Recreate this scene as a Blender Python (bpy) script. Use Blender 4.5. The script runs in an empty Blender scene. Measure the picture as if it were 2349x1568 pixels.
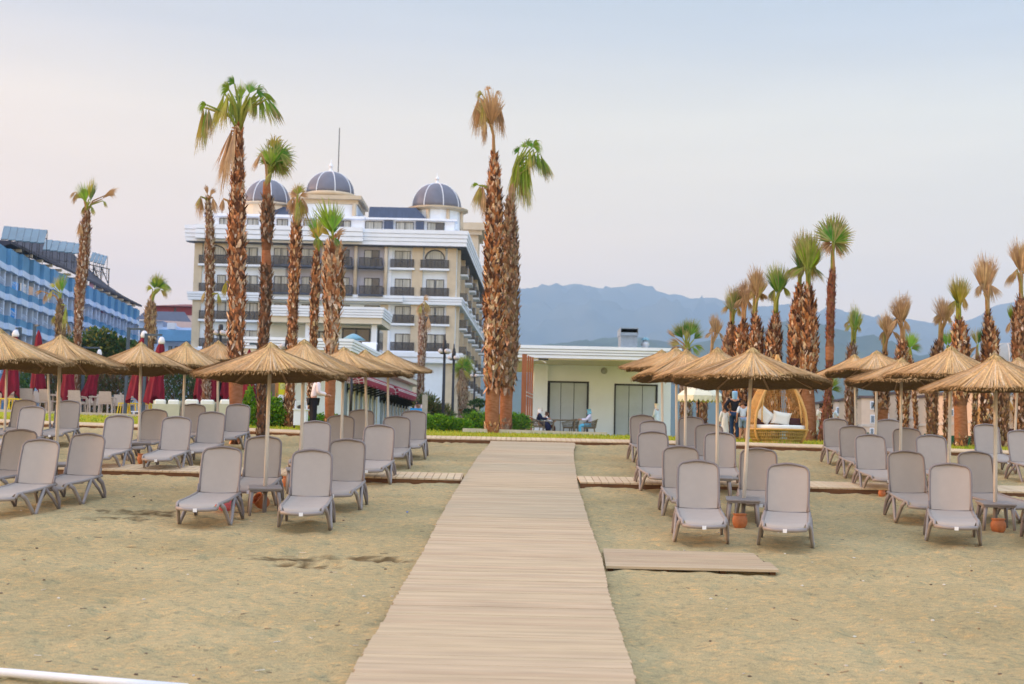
import bpy, bmesh, math, random
from mathutils import Vector, Matrix, noise
R = math.radians
sc = bpy.context.scene

# ------------------------------------------------------------------ camera
F = 3262.0
CX, CY = 1174.5, 784.0
PITCH, ROLL = math.atan(245 / F), R(1.25)
fw = Vector((0, math.cos(PITCH), math.sin(PITCH)))
up0 = Vector((0, -math.sin(PITCH), math.cos(PITCH)))
rt0 = Vector((1, 0, 0))
rt = rt0 * math.cos(ROLL) + up0 * math.sin(ROLL)
up = up0 * math.cos(ROLL) - rt0 * math.sin(ROLL)
cd = bpy.data.cameras.new("camera")
cam = bpy.data.objects.new("camera", cd)
sc.collection.objects.link(cam)
cam.matrix_world = Matrix(((rt.x, up.x, -fw.x, 0), (rt.y, up.y, -fw.y, 0), (rt.z, up.z, -fw.z, 0), (0, 0, 0, 1)))
cd.sensor_width = 36
cd.lens = F / 2349 * 36
cd.clip_start = 0.3
cd.clip_end = 60000
cd.dof.use_dof = True
cd.dof.focus_distance = 23
cd.dof.aperture_fstop = 2.4
sc.camera = cam

# ------------------------------------------------------------------ sky and sun
SUN_EL, SUN_AZ = R(13), R(-87)        # azimuth from +Y, clockwise positive: low in the west, just beyond the line of the loungers
w = bpy.data.worlds.new("World")
sc.world = w
w.use_nodes = True
nt = w.node_tree
nt.nodes.clear()
N = nt.nodes.new
out = N("ShaderNodeOutputWorld")
bg = N("ShaderNodeBackground")
bg2 = N("ShaderNodeBackground")
add = N("ShaderNodeAddShader")
sky = N("ShaderNodeTexSky")
sky.sky_type = 'NISHITA'
sky.sun_disc = False
sky.sun_elevation = SUN_EL
sky.sun_rotation = SUN_AZ
bg2.inputs[1].default_value = 0.05
nt.links.new(sky.outputs[0], bg2.inputs[0])
tc = N("ShaderNodeTexCoord")
sp = N("ShaderNodeSeparateXYZ")
nt.links.new(tc.outputs["Generated"], sp.inputs[0])
rmp = N("ShaderNodeValToRGB")
cr = rmp.color_ramp
def stops(cr, lst):
    while len(cr.elements) > 1:
        cr.elements.remove(cr.elements[-1])
    cr.elements[0].position = lst[0][0]
    cr.elements[0].color = (*lst[0][1], 1)
    for p, c in lst[1:]:
        e = cr.elements.new(p)
        e.color = (*c, 1)
stops(cr, [(0.0, (1.74, 1.04, .44)), (.06, (1.72, 1.06, .46)), (.115, (1.58, 1.06, .52)), (.17, (1.28, .97, .56)), (.23, (1.08, .92, .64)),
           (.28, (.72, .70, .64)), (.33, (.56, .62, .66)), (.5, (.92, 1.0, 1.1)), (1.0, (1.36, 1.46, 1.58))])
nt.links.new(sp.outputs[2], rmp.inputs[0])
# warm and pinkish towards the sun, cooler away from it
mr = N("ShaderNodeMapRange")
mr.inputs["From Min"].default_value = -.45
mr.inputs["From Max"].default_value = .45
nt.links.new(sp.outputs[0], mr.inputs[0])
rx = N("ShaderNodeValToRGB")
stops(rx.color_ramp, [(0, (1.22, 1.03, .92)), (.3, (1.08, 1.0, .96)), (.6, (1, 1, 1.0)), (1, (.90, .96, 1.06))])
nt.links.new(mr.outputs[0], rx.inputs[0])
mx = N("ShaderNodeMix")
mx.data_type = 'RGBA'
mx.blend_type = 'MULTIPLY'
mx.inputs[0].default_value = 1
nt.links.new(rmp.outputs[0], mx.inputs[6])
nt.links.new(rx.outputs[0], mx.inputs[7])
# faint streaky cloud
mp = N("ShaderNodeMapping")
mp.inputs["Scale"].default_value = (2, 2, 14)
nt.links.new(tc.outputs["Generated"], mp.inputs[0])
ns = N("ShaderNodeTexNoise")
ns.inputs["Scale"].default_value = 2.2
ns.inputs["Detail"].default_value = 5
nt.links.new(mp.outputs[0], ns.inputs[0])
cr3 = N("ShaderNodeValToRGB")
stops(cr3.color_ramp, [(.38, (.97, .965, .97)), (.68, (1.03, 1.02, 1.02))])
nt.links.new(ns.outputs[0], cr3.inputs[0])
mx2 = N("ShaderNodeMix")
mx2.data_type = 'RGBA'
mx2.blend_type = 'MULTIPLY'
mx2.inputs[0].default_value = 1
nt.links.new(mx.outputs[2], mx2.inputs[6])
nt.links.new(cr3.outputs[0], mx2.inputs[7])
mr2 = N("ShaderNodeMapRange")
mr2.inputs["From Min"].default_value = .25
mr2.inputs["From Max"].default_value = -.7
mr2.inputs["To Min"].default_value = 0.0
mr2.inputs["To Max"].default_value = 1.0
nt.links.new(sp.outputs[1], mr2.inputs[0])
ry_ = N("ShaderNodeValToRGB")            # sky behind the camera brightened and cooled to light surfaces facing it
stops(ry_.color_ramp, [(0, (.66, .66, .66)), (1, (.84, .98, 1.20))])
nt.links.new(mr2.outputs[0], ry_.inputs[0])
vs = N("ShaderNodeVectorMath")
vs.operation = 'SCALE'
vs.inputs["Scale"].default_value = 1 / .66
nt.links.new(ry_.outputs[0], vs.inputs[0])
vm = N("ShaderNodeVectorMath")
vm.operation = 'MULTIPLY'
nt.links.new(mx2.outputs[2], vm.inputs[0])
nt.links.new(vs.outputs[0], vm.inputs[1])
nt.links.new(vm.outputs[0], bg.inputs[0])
bg.inputs[1].default_value = 1.0
nt.links.new(bg.outputs[0], add.inputs[0])
nt.links.new(bg2.outputs[0], add.inputs[1])
nt.links.new(add.outputs[0], out.inputs[0])

sl = bpy.data.lights.new("sun", 'SUN')
sun = bpy.data.objects.new("sun", sl)
sc.collection.objects.link(sun)
sl.energy = 5.0
sl.angle = R(4)
sl.color = (1.0, .52, .24)
sd = Vector((math.sin(SUN_AZ) * math.cos(SUN_EL), math.cos(SUN_AZ) * math.cos(SUN_EL), math.sin(SUN_EL)))
sun.rotation_euler = sd.to_track_quat('Z', 'Y').to_euler()
sc.view_settings.view_transform = 'Standard'
sc.view_settings.look = 'None'
sc.view_settings.exposure = 0.0
sc.view_settings.gamma = 1
sc.render.engine = 'CYCLES'
sc.cycles.max_bounces = 6
sc.cycles.volume_bounces = 1
sc.cycles.use_denoising = True

# ------------------------------------------------------------------ places
def ray(x, y):
    return fw * F + rt * (x - CX) - up * (y - CY)
def at(x, y, Y):
    d = ray(x, y)
    return d * (Y / d.y)
SL = 0.0733
H0 = 2.74
def gp(x, y, h=0.0):
    """point h above the sand plane seen at pixel x, y"""
    d = ray(x, y)
    return d * ((-H0 + h) / (d.z - SL * d.y))
def lerp_tab(t, x):
    if x <= t[0][0]:
        return t[0][1]
    for (a, b), (c, d) in zip(t, t[1:]):
        if x <= c:
            return b + (d - b) * (x - a) / (c - a)
    return t[-1][1]
CURB = [(-40, 48.5), (-12.8, 42.0), (-7.5, 41.0), (-2.4, 39.4), (1.8, 39.5), (6.3, 39.5), (12, 38.7), (40, 35)]
def curb(x):
    return lerp_tab(CURB, x)
def sandz(x, y):
    if y > 11.5:
        return -H0 + SL * y
    return max(-3.4, -H0 + SL * 11.5 + (y - 11.5) * .05)
def lawnz(x, y):
    c = curb(x)
    s = lerp_tab([(-9, .050), (-3, .038), (2, .034)], x)
    d = y - c
    z = sandz(x, c) + .06 + s * min(d, 9) + .006 * max(0, min(d, 40) - 9)
    return z
def gz(x, y):
    return sandz(x, y) if y < curb(x) else lawnz(x, y)

# ------------------------------------------------------------------ materials
MATS = {}
def mat(name, col, rough=.75, var=.12, scale=6, bump=0.0, bscale=60, metal=0.0, spec=.3, detail=6, col2=None, coord="Object", stretch=None, trans=0.0):
    if name in MATS:
        return MATS[name]
    m = bpy.data.materials.new(name)
    m.use_nodes = True
    t = m.node_tree
    b = t.nodes["Principled BSDF"]
    b.inputs["Roughness"].default_value = rough
    b.inputs["Metallic"].default_value = metal
    b.inputs["Specular IOR Level"].default_value = spec
    if trans:
        b.inputs["Transmission Weight"].default_value = trans
    tc = t.nodes.new("ShaderNodeTexCoord")
    src = tc.outputs[coord]
    if stretch:
        mp = t.nodes.new("ShaderNodeMapping")
        mp.inputs["Scale"].default_value = stretch
        t.links.new(src, mp.inputs[0])
        src = mp.outputs[0]
    n = t.nodes.new("ShaderNodeTexNoise")
    n.inputs["Scale"].default_value = scale
    n.inputs["Detail"].default_value = detail
    n.inputs["Roughness"].default_value = .6
    t.links.new(src, n.inputs[0])
    r = t.nodes.new("ShaderNodeValToRGB")
    c2 = col2 or tuple(min(1, c * (1 + var)) for c in col)
    c1 = tuple(c * (1 - var) for c in col)
    stops(r.color_ramp, [(.3, c1), (.7, c2)])
    t.links.new(n.outputs[0], r.inputs[0])
    t.links.new(r.outputs[0], b.inputs["Base Color"])
    if bump:
        n2 = t.nodes.new("ShaderNodeTexNoise")
        n2.inputs["Scale"].default_value = bscale
        n2.inputs["Detail"].default_value = 4
        t.links.new(src, n2.inputs[0])
        bp = t.nodes.new("ShaderNodeBump")
        bp.inputs["Strength"].default_value = bump
        bp.inputs["Distance"].default_value = .02
        t.links.new(n2.outputs[0], bp.inputs["Height"])
        t.links.new(bp.outputs[0], b.inputs["Normal"])
    MATS[name] = m
    return m
def vmat(name, rough=.7, spec=.25, trans=0.0, var=.25, scale=25):
    """own colour of every leaf, straw or flake, stored with its faces"""
    if name in MATS:
        return MATS[name]
    m = bpy.data.materials.new(name)
    m.use_nodes = True
    t = m.node_tree
    b = t.nodes["Principled BSDF"]
    b.inputs["Roughness"].default_value = rough
    b.inputs["Specular IOR Level"].default_value = spec
    a = t.nodes.new("ShaderNodeAttribute")
    a.attribute_name = "Col"
    tc = t.nodes.new("ShaderNodeTexCoord")
    n = t.nodes.new("ShaderNodeTexNoise")
    n.inputs["Scale"].default_value = scale
    t.links.new(tc.outputs["Object"], n.inputs[0])
    r = t.nodes.new("ShaderNodeValToRGB")
    stops(r.color_ramp, [(.3, (1 - var,) * 3), (.7, (1 + var,) * 3)])
    t.links.new(n.outputs[0], r.inputs[0])
    mx = t.nodes.new("ShaderNodeMix")
    mx.data_type = 'RGBA'
    mx.blend_type = 'MULTIPLY'
    mx.inputs[0].default_value = 1
    t.links.new(a.outputs["Color"], mx.inputs[6])
    t.links.new(r.outputs[0], mx.inputs[7])
    t.links.new(mx.outputs[2], b.inputs["Base Color"])
    if trans:
        tr = t.nodes.new("ShaderNodeBsdfTranslucent")
        t.links.new(mx.outputs[2], tr.inputs[0])
        ms = t.nodes.new("ShaderNodeMixShader")
        ms.inputs[0].default_value = trans
        t.links.new(b.outputs[0], ms.inputs[1])
        t.links.new(tr.outputs[0], ms.inputs[2])
        t.links.new(ms.outputs[0], t.nodes["Material Output"].inputs[0])
    MATS[name] = m
    return m

# ------------------------------------------------------------------ mesh building
C = sc.collection
def wloc(o):
    v = Vector((0, 0, 0))
    while o is not None:
        v += o.location
        o = o.parent
    return v
class MB:
    def __init__(s):
        s.v, s.f, s.c, s.m, s.sm = [], [], [], [], []
        s.col = (1, 1, 1)
        s.mi = 0
        s.smooth = False
    def face(s, idx):
        s.f.append(tuple(idx)); s.c.append(s.col); s.m.append(s.mi); s.sm.append(s.smooth)
    def poly(s, pts, col=None):
        n = len(s.v)
        s.v.extend(Vector(p) for p in pts)
        if col is not None:
            s.col = col
        s.face(range(n, n + len(pts)))
    def box(s, x0, x1, y0, y1, z0, z1):
        n = len(s.v)
        for z in (z0, z1):
            s.v += [Vector((x0, y0, z)), Vector((x1, y0, z)), Vector((x1, y1, z)), Vector((x0, y1, z))]
        for q in ((0, 3, 2, 1), (4, 5, 6, 7), (0, 1, 5, 4), (1, 2, 6, 5), (2, 3, 7, 6), (3, 0, 4, 7)):
            s.face([n + i for i in q])
    def prism(s, pts, z0, z1, top=None):
        """pts: outline in x, y; z0/z1 numbers or functions of (x, y)"""
        f0 = z0 if callable(z0) else (lambda x, y: z0)
        f1 = z1 if callable(z1) else (lambda x, y: z1)
        n = len(s.v); k = len(pts)
        s.v += [Vector((p[0], p[1], f0(p[0], p[1]))) for p in pts]
        s.v += [Vector((p[0], p[1], f1(p[0], p[1]))) for p in pts]
        for i in range(k):
            j = (i + 1) % k
            s.face([n + i, n + j, n + k + j, n + k + i])
        s.face([n + k + i for i in range(k)])
        s.face([n + i for i in reversed(range(k))])
    def bar(s, a, b, w, h, upv=(0, 0, 1)):
        a, b = Vector(a), Vector(b)
        d = (b - a).normalized()
        u = Vector(upv)
        x = d.cross(u)
        if x.length < 1e-4:
            x = d.cross(Vector((1, 0, 0)))
        x.normalize()
        u = x.cross(d)
        n = len(s.v)
        for p in (a, b):
            for i, j in ((-1, -1), (1, -1), (1, 1), (-1, 1)):
                s.v.append(p + x * (i * w / 2) + u * (j * h / 2))
        for q in ((0, 1, 2, 3), (7, 6, 5, 4), (0, 4, 5, 1), (1, 5, 6, 2), (2, 6, 7, 3), (3, 7, 4, 0)):
            s.face([n + i for i in q])
    def tube(s, pts, rad, n=8, cap=True, closed=False, sx=1.0):
        pts = [Vector(p) for p in pts]
        k = len(pts)
        if not hasattr(rad, '__len__'):
            rad = [rad] * k
        base = len(s.v)
        px = None
        for i, p in enumerate(pts):
            if closed:
                d = pts[(i + 1) % k] - pts[i - 1]
            else:
                d = pts[min(i + 1, k - 1)] - pts[max(i - 1, 0)]
            d.normalize()
            if px is None:
                px = d.orthogonal().normalized()
                if abs(d.z) < .9:
                    px = d.cross(Vector((0, 0, 1))).normalized()
            px = (px - d * px.dot(d)).normalized()
            py = d.cross(px)
            for j in range(n):
                a = 2 * math.pi * j / n
                s.v.append(p + px * (math.cos(a) * rad[i] * sx) + py * (math.sin(a) * rad[i]))
        for i in range(k if closed else k - 1):
            i2 = (i + 1) % k
            for j in range(n):
                j2 = (j + 1) % n
                s.face([base + i * n + j, base + i * n + j2, base + i2 * n + j2, base + i2 * n + j])
        if cap and not closed:
            s.face([base + j for j in reversed(range(n))])
            s.face([base + (k - 1) * n + j for j in range(n)])
    def lathe(s, prof, n=24, c=(0, 0, 0), cap=True, a0=0.0):
        c = Vector(c)
        base = len(s.v)
        k = len(prof)
        for r_, z in prof:
            for j in range(n):
                a = a0 + 2 * math.pi * j / n
                s.v.append(c + Vector((math.cos(a) * r_, math.sin(a) * r_, z)))
        for i in range(k - 1):
            for j in range(n):
                j2 = (j + 1) % n
                s.face([base + i * n + j, base + i * n + j2, base + (i + 1) * n + j2, base + (i + 1) * n + j])
        if cap:
            s.face([base + j for j in reversed(range(n))])
            s.face([base + (k - 1) * n + j for j in range(n)])
    def ball(s, c, rx, ry=None, rz=None, n=12, k=8):
        ry = ry or rx; rz = rz or rx
        c = Vector(c)
        base = len(s.v)
        for i in range(k + 1):
            t = math.pi * i / k
            for j in range(n):
                a = 2 * math.pi * j / n
                s.v.append(c + Vector((math.sin(t) * math.cos(a) * rx, math.sin(t) * math.sin(a) * ry, -math.cos(t) * rz)))
        for i in range(k):
            for j in range(n):
                j2 = (j + 1) % n
                s.face([base + i * n + j, base + i * n + j2, base + (i + 1) * n + j2, base + (i + 1) * n + j])
    def build(s, name, mats, parent=None, kind=None):
        me = bpy.data.meshes.new(name)
        L = wloc(parent) if parent is not None else Vector((0, 0, 0))
        me.from_pydata([v - L for v in s.v], [], s.f)
        if not isinstance(mats, (list, tuple)):
            mats = [mats]
        for m in mats:
            me.materials.append(m)
        ca = me.color_attributes.new("Col", 'FLOAT_COLOR', 'CORNER')
        buf = []
        for f, c in zip(s.f, s.c):
            if len(c) == 3 and not hasattr(c[0], '__len__'):
                buf.extend((c[0], c[1], c[2], 1.0) * len(f))
            else:
                for q in c:
                    buf.extend((q[0], q[1], q[2], 1.0))
        ca.data.foreach_set("color", buf)
        me.polygons.foreach_set("material_index", s.m)
        me.polygons.foreach_set("use_smooth", s.sm)
        me.update()
        o = bpy.data.objects.new(name, me)
        C.objects.link(o)
        if parent is not None:
            o.parent = parent
        if kind:
            o["kind"] = kind
        return o
def thing(name, label, cat, loc=(0, 0, 0), group=None):
    o = bpy.data.objects.new(name, None)
    o.empty_display_size = .2
    C.objects.link(o)
    o.location = loc
    o["label"] = label
    o["category"] = cat
    if group:
        o["group"] = group
    return o
def tag(o, label, cat, group=None):
    o["label"] = label
    o["category"] = cat
    if group:
        o["group"] = group
    return o
def dup(o, parent=None):
    c = o.copy()
    C.objects.link(c)
    c.parent = parent
    for ch in list(o.children):
        dup(ch, c)
    return c
def wb(x0, y0, x1, y1, Y):
    """pixel rectangle on the frontal plane at depth Y -> X0, X1, Z0, Z1"""
    xm, ym = (x0 + x1) / 2, (y0 + y1) / 2
    return at(x0, ym, Y).x, at(x1, ym, Y).x, at(xm, y1, Y).z, at(xm, y0, Y).z
# ------------------------------------------------------------------ ground
def arr(a, b, n):
    return [a + (b - a) * i / n for i in range(n + 1)]
def sand_bump(x, y):
    p = Vector((x, y, 0))
    h = .030 * noise.noise(p * .8 + Vector((3, 1, 0))) + .030 * noise.noise(p * 2.6) + .030 * noise.noise(p * 6.0 + Vector((0, 9, 2)))
    # trampled hollows
    q = noise.noise(Vector((x * 3.1, y * 3.4, 4)))
    if q > .25:
        h -= (q - .25) * .11
    return h
TROUGHS = [gp(735, 1283), gp(840, 1281), gp(690, 1297), gp(300, 1172), gp(350, 1180), gp(270, 1190), gp(320, 1258), gp(720, 1200)]
def dark_scrape(x, y):
    h = 0
    for i, t in enumerate(TROUGHS):
        sx = (.75, .55, .35, .8, .8, .5, .6, .5)[i]
        d = ((x - t.x) / sx) ** 2 + ((y - t.y) / .16) ** 2
        if d < 4:
            h -= .055 * math.exp(-d) * (1 + .8 * noise.noise(Vector((x * 9, y * 9, 1))))
            h += .035 * math.exp(-(((x - t.x) / sx) ** 2 + ((y - t.y + .30) / .12) ** 2))
    return h
def make_sand():
    xs = [-160, -110, -75, -50, -36, -28, -23] + arr(-20, 20, 500) + [23, 28, 36, 50, 75, 110, 160]
    ys = [-60, -35, -20, -10, -3, 2, 6, 8.5]
    y = 10.0
    while y < 49.5:
        ys.append(y)
        y += .035 * (y / 10) ** 1.15
    b = MB()
    b.smooth = True
    W_ = len(xs)
    for y in ys:
        for x in xs:
            cy = curb(x)
            yy = min(y, cy + .25)
            z = sandz(x, yy)
            if abs(x) < 20 and y > 9:
                z += sand_bump(x, y)
                if y < 26:
                    z += dark_scrape(x, y)
                # packed level next to the boards
            b.v.append(Vector((x, yy, z - (.3 if y > cy + .2 else 0))))
    for j in range(len(ys) - 1):
        for i in range(W_ - 1):
            a = j * W_ + i
            b.face([a, a + 1, a + W_ + 1, a + W_])
    m = mat("sand_material", (.47, .37, .225), rough=.95, spec=.1)
    t = m.node_tree
    bs = t.nodes["Principled BSDF"]
    tcn = t.nodes.new("ShaderNodeTexCoord")
    def nz(scale, det, st=(1, 1, 1), ro=.6):
        mp_ = t.nodes.new("ShaderNodeMapping")
        mp_.inputs["Scale"].default_value = st
        t.links.new(tcn.outputs["Object"], mp_.inputs[0])
        n_ = t.nodes.new("ShaderNodeTexNoise")
        n_.inputs["Scale"].default_value = scale
        n_.inputs["Detail"].default_value = det
        n_.inputs["Roughness"].default_value = ro
        t.links.new(mp_.outputs[0], n_.inputs[0])
        return n_
    a1 = nz(.5, 2)
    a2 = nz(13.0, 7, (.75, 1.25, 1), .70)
    a3 = nz(70, 4)
    r1 = t.nodes.new("ShaderNodeValToRGB")
    stops(r1.color_ramp, [(.3, (.445, .35, .180)), (.7, (.545, .435, .235))])
    t.links.new(a1.outputs[0], r1.inputs[0])
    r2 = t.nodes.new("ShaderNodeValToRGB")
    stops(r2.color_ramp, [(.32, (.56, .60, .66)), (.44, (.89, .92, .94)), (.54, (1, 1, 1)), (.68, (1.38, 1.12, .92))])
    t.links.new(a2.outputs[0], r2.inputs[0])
    r3 = t.nodes.new("ShaderNodeValToRGB")
    stops(r3.color_ramp, [(.3, (.72, .72, .74)), (.7, (1.25, 1.24, 1.22))])
    t.links.new(a3.outputs[0], r3.inputs[0])
    m1 = t.nodes.new("ShaderNodeMix"); m1.data_type = 'RGBA'; m1.blend_type = 'MULTIPLY'; m1.inputs[0].default_value = 1
    m2 = t.nodes.new("ShaderNodeMix"); m2.data_type = 'RGBA'; m2.blend_type = 'MULTIPLY'; m2.inputs[0].default_value = 1
    t.links.new(r1.outputs[0], m1.inputs[6]); t.links.new(r2.outputs[0], m1.inputs[7])
    t.links.new(m1.outputs[2], m2.inputs[6]); t.links.new(r3.outputs[0], m2.inputs[7])
    # damp dug-up sand
    at_n = t.nodes.new("ShaderNodeAttribute"); at_n.attribute_name = "damp"
    m3 = t.nodes.new("ShaderNodeMix"); m3.data_type = 'RGBA'
    t.links.new(at_n.outputs["Fac"], m3.inputs[0])
    t.links.new(m2.outputs[2], m3.inputs[6]); m3.inputs[7].default_value = (.11, .07, .03, 1)
    t.links.new(m3.outputs[2], bs.inputs["Base Color"])
    bp = t.nodes.new("ShaderNodeBump"); bp.inputs["Strength"].default_value = .65; bp.inputs["Distance"].default_value = .06
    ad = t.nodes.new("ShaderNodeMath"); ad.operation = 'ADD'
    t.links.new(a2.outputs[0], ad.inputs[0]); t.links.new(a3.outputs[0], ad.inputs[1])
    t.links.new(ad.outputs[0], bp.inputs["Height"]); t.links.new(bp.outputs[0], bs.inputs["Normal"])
    o = b.build("sand", m, kind="structure")
    da = o.data.attributes.new("damp", 'FLOAT', 'POINT')
    vals = []
    for v in b.v:
        d_ = 0.0
        if abs(v.x) < 20 and 9 < v.y < 26:
            for i, tt in enumerate(TROUGHS[:7]):
                sx = (.85, .6, .4, 1.0, .9, .6, .7)[i]
                k = ((v.x - tt.x) / sx) ** 2 + ((v.y - tt.y) / .24) ** 2
                if k < 3:
                    e = math.exp(-k) * (1 + 1.6 * noise.noise(Vector((v.x * 5, v.y * 11, 3))) + .9 * noise.noise(Vector((v.x * 16, v.y * 20, 8))))
                    d_ = max(d_, e * (1.0, .8, .7, .7, .65, .7, .4)[i])
        vals.append(max(0, min(.9, (d_ - .22) * 2.4)))
    da.data.foreach_set("value", vals)
    return o
make_sand()

def strip(xs, yfun0, yfun1, n, zfun):
    b = MB(); b.smooth = True
    for x in xs:
        y0, y1 = yfun0(x), yfun1(x)
        for j in range(n + 1):
            y = y0 + (y1 - y0) * (j / n)
            b.v.append(Vector((x, y, zfun(x, y))))
    for i in range(len(xs) - 1):
        for j in range(n):
            a = i * (n + 1) + j
            b.face([a, a + n + 1, a + n + 2, a + 1])
    return b
lx = [-160, -120, -90, -60] + arr(-40, 40, 160) + [60, 90, 120, 160]
bl = strip(lx, lambda x: curb(x) + 1.0, lambda x: 82, 60, lambda x, y: lawnz(x, y) + .02 * noise.noise(Vector((x, y, 0))))
lawn_m = mat("lawn_material", (.30, .36, .02), rough=.95, scale=2.2, var=.3, bump=.8, bscale=30, spec=.05, col2=(.42, .39, .03))
bl.build("lawn", lawn_m, kind="structure")
# wide ground reaching the hills
def farz(x, y):
    if y < 80:
        return lawnz(x, y) - .35
    z = lawnz(x, 110) - .1
    if y > 230:
        z -= min(8, (y - 230) * .02)
    return z
ys_far = [40, 50, 60, 70, 79, 82, 90, 100, 115, 140, 170, 200, 235, 300, 400, 600, 1000, 2000, 4000, 7000, 9700]
bf = MB(); bf.smooth = True
xf = [-9000, -5000, -2500, -1200, -600, -300, -160, -100, -60, -30, 0, 30, 60, 100, 160, 300, 600, 1200, 2500, 5000, 9000]
for y in ys_far:
    for x in xf:
        bf.v.append(Vector((x, max(y, curb(x) + 2) if y < 45 else y, farz(max(-40, min(40, x)), y) - (0.0 if y > 81 else .1))))
for j in range(len(ys_far) - 1):
    for i in range(len(xf) - 1):
        a = j * len(xf) + i
        bf.face([a, a + 1, a + len(xf) + 1, a + len(xf)])
bf.build("ground", mat("far_ground", (.16, .15, .09), rough=.95, scale=.05, var=.4, col2=(.10, .14, .06)), kind="structure")

# short grass blades along the near edge of the lawn
random.seed(4)
gb = MB()
for k in range(15000):
    x = random.uniform(-17, 16)
    t = random.random() ** 1.6
    y = curb(x) + 1.05 + t * 11
    z = lawnz(x, y)
    h = random.uniform(.035, .085) * (1.6 if random.random() < .05 else 1)
    a = random.uniform(0, math.pi)
    dx, dy = math.cos(a) * .02, math.sin(a) * .02
    lx_, ly_ = random.uniform(-.03, .03), random.uniform(-.03, .03)
    g = random.random()
    c = (.32 + .16 * g, .33 + .08 * g, .02 + .02 * g) if noise.noise(Vector((x * .4, y * .6, 0))) > -.15 else (.14 + .1 * g, .27 + .06 * g, .02)
    gb.poly([(x - dx, y - dy, z - .01), (x + dx, y + dy, z - .01), (x + lx_, y + ly_, z + h)], c)
g_ = gb.build("grass", vmat("leaf_material", trans=.25), kind="stuff")
g_["label"] = "short yellow green lawn grass behind the boardwalk"
g_["category"] = "grass"

random.seed(99)
pb = MB()
for k in range(420):
    y = 11.5 + 24 * random.random() ** 1.5
    x = random.uniform(-.38, .38) * y
    z = sandz(x, y) + sand_bump(x, y)
    if abs(x - .3) < 1.5:
        continue
    c = random.choice([(.55, .48, .38), (.20, .15, .10), (.12, .09, .06), (.62, .58, .50), (.30, .20, .11)])
    r_ = random.uniform(.008, .022)
    pb.col = c
    if random.random() < .45:
        a = random.uniform(0, 3.14)
        L = random.uniform(.04, .13)
        pb.bar((x, y, z + .008), (x + math.cos(a) * L, y + math.sin(a) * L, z + .01), .008, .006)
    else:
        pb.ball((x, y, z + r_ * .3), r_, r_ * .8, r_ * .5, 7, 4)
pbo = pb.build("debris", vmat("pebble_material", var=.2), kind="stuff")
pbo["label"] = "small pebbles, shells and straw bits strewn on the sand"
pbo["category"] = "debris"

# ------------------------------------------------------------------ wooden walkway and boardwalks
wood = mat("board_wood", (.56, .42, .30), rough=.7, scale=1.6, var=.22, stretch=(1.0, 9, 9), bump=.25, bscale=30, detail=8, spec=.2)
def plank_mat(name, c1, c2, c3):
    m = vmat(name, rough=.7, spec=.2, var=.13, scale=2.2)
    t = m.node_tree
    for n_ in t.nodes:
        if n_.type == 'TEX_NOISE':
            mp_ = t.nodes.new("ShaderNodeMapping")
            mp_.inputs["Scale"].default_value = (.55, 4.5, 4.5)
            tcn = [q for q in t.nodes if q.type == 'TEX_COORD'][0]
            t.links.new(tcn.outputs["Object"], mp_.inputs[0])
            t.links.new(mp_.outputs[0], n_.inputs[0])
            n_.inputs["Detail"].default_value = 6
    return m
pm = plank_mat("plank_material", 0, 0, 0)
def pcol():
    g = random.random()
    base = random.choice([(.485, .365, .228), (.47, .35, .22), (.50, .38, .24), (.47, .34, .215), (.48, .36, .232)])
    k = .975 + .05 * g
    return tuple(c * k for c in base)
LE = [(1124, 1016), (1095, 1047.5), (1068.5, 1089), (1038.5, 1134), (1006.6, 1190), (982, 1242), (963.5, 1276), (933.5, 1325), (903.5, 1377.5), (881, 1419), (847, 1475), (821, 1516), (798, 1565), (770, 1620)]
RE = [(1320, 1019), (1316, 1032.5), (1317, 1055), (1323, 1092.5), (1327, 1119), (1338.5, 1152.5), (1350, 1194), (1361, 1224), (1372, 1254), (1382, 1284), (1389, 1317.5), (1395, 1351), (1406, 1392.5), (1425, 1452.5), (1443.5, 1505), (1453, 1535), (1460, 1568), (1468, 1610)]
WH = .07
def edge_tab(E):
    t = sorted(((p.y, p.x) for p in (gp(a, b_, WH) for a, b_ in E)))
    return t
TL, TR = edge_tab(LE), edge_tab(RE)
random.seed(11)
wk = thing("wooden_walkway", "wide pale plank walkway running up the sand between the loungers", "walkway", (0.3, 24, sandz(0, 24)))
def board_run(parent, y0, y1, xl, xr, h, pitch=.115, gap=.003):
    b = MB()
    y = y0
    i = 0
    seams = [gp(1230, q).y for q in (1068, 1127, 1199, 1413)]
    while y < y1:
        i += 1
        j = random.uniform(-.012, .012)
        seam = any(y <= q < y + pitch for q in seams)
        dz = random.uniform(-.0012, .0012)
        g = gap + (.022 if seam else 0)
        ya, yb = y, min(y + pitch - g, y1)
        b.col = pcol()
        if seam:
            b.col = tuple(c * .9 for c in b.col)
        pts = [(xl(ya) + j, ya), (xr(ya) + j * .7, ya), (xr(yb) + j * .7, yb), (xl(yb) + j, yb)]
        b.prism(pts, lambda x_, y_: sandz(x_, y_) + h - .03 + dz, lambda x_, y_: sandz(x_, y_) + h + dz)
        y += pitch
    return b.build("planking", pm, parent)
board_run(wk, 8.5, 39.25, lambda y: lerp_tab(TL, y), lambda y: lerp_tab(TR, y), WH)
dark_wood = mat("dark_board_edge", (.12, .055, .025), rough=.8, scale=3, var=.3)
jo = MB()
for side, T_ in ((0, TL), (1, TR), (2, None)):
    pts = []
    for y in arr(8.6, 39.1, 60):
        x = (lerp_tab(TL, y) + .08) if side == 0 else (lerp_tab(TR, y) - .08) if side == 1 else (lerp_tab(TL, y) + lerp_tab(TR, y)) / 2
        pts.append(Vector((x, y, sandz(x, y) + WH - .10)))
    for a, c in zip(pts, pts[1:]):
        jo.bar(a, c, .06, .13)
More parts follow.
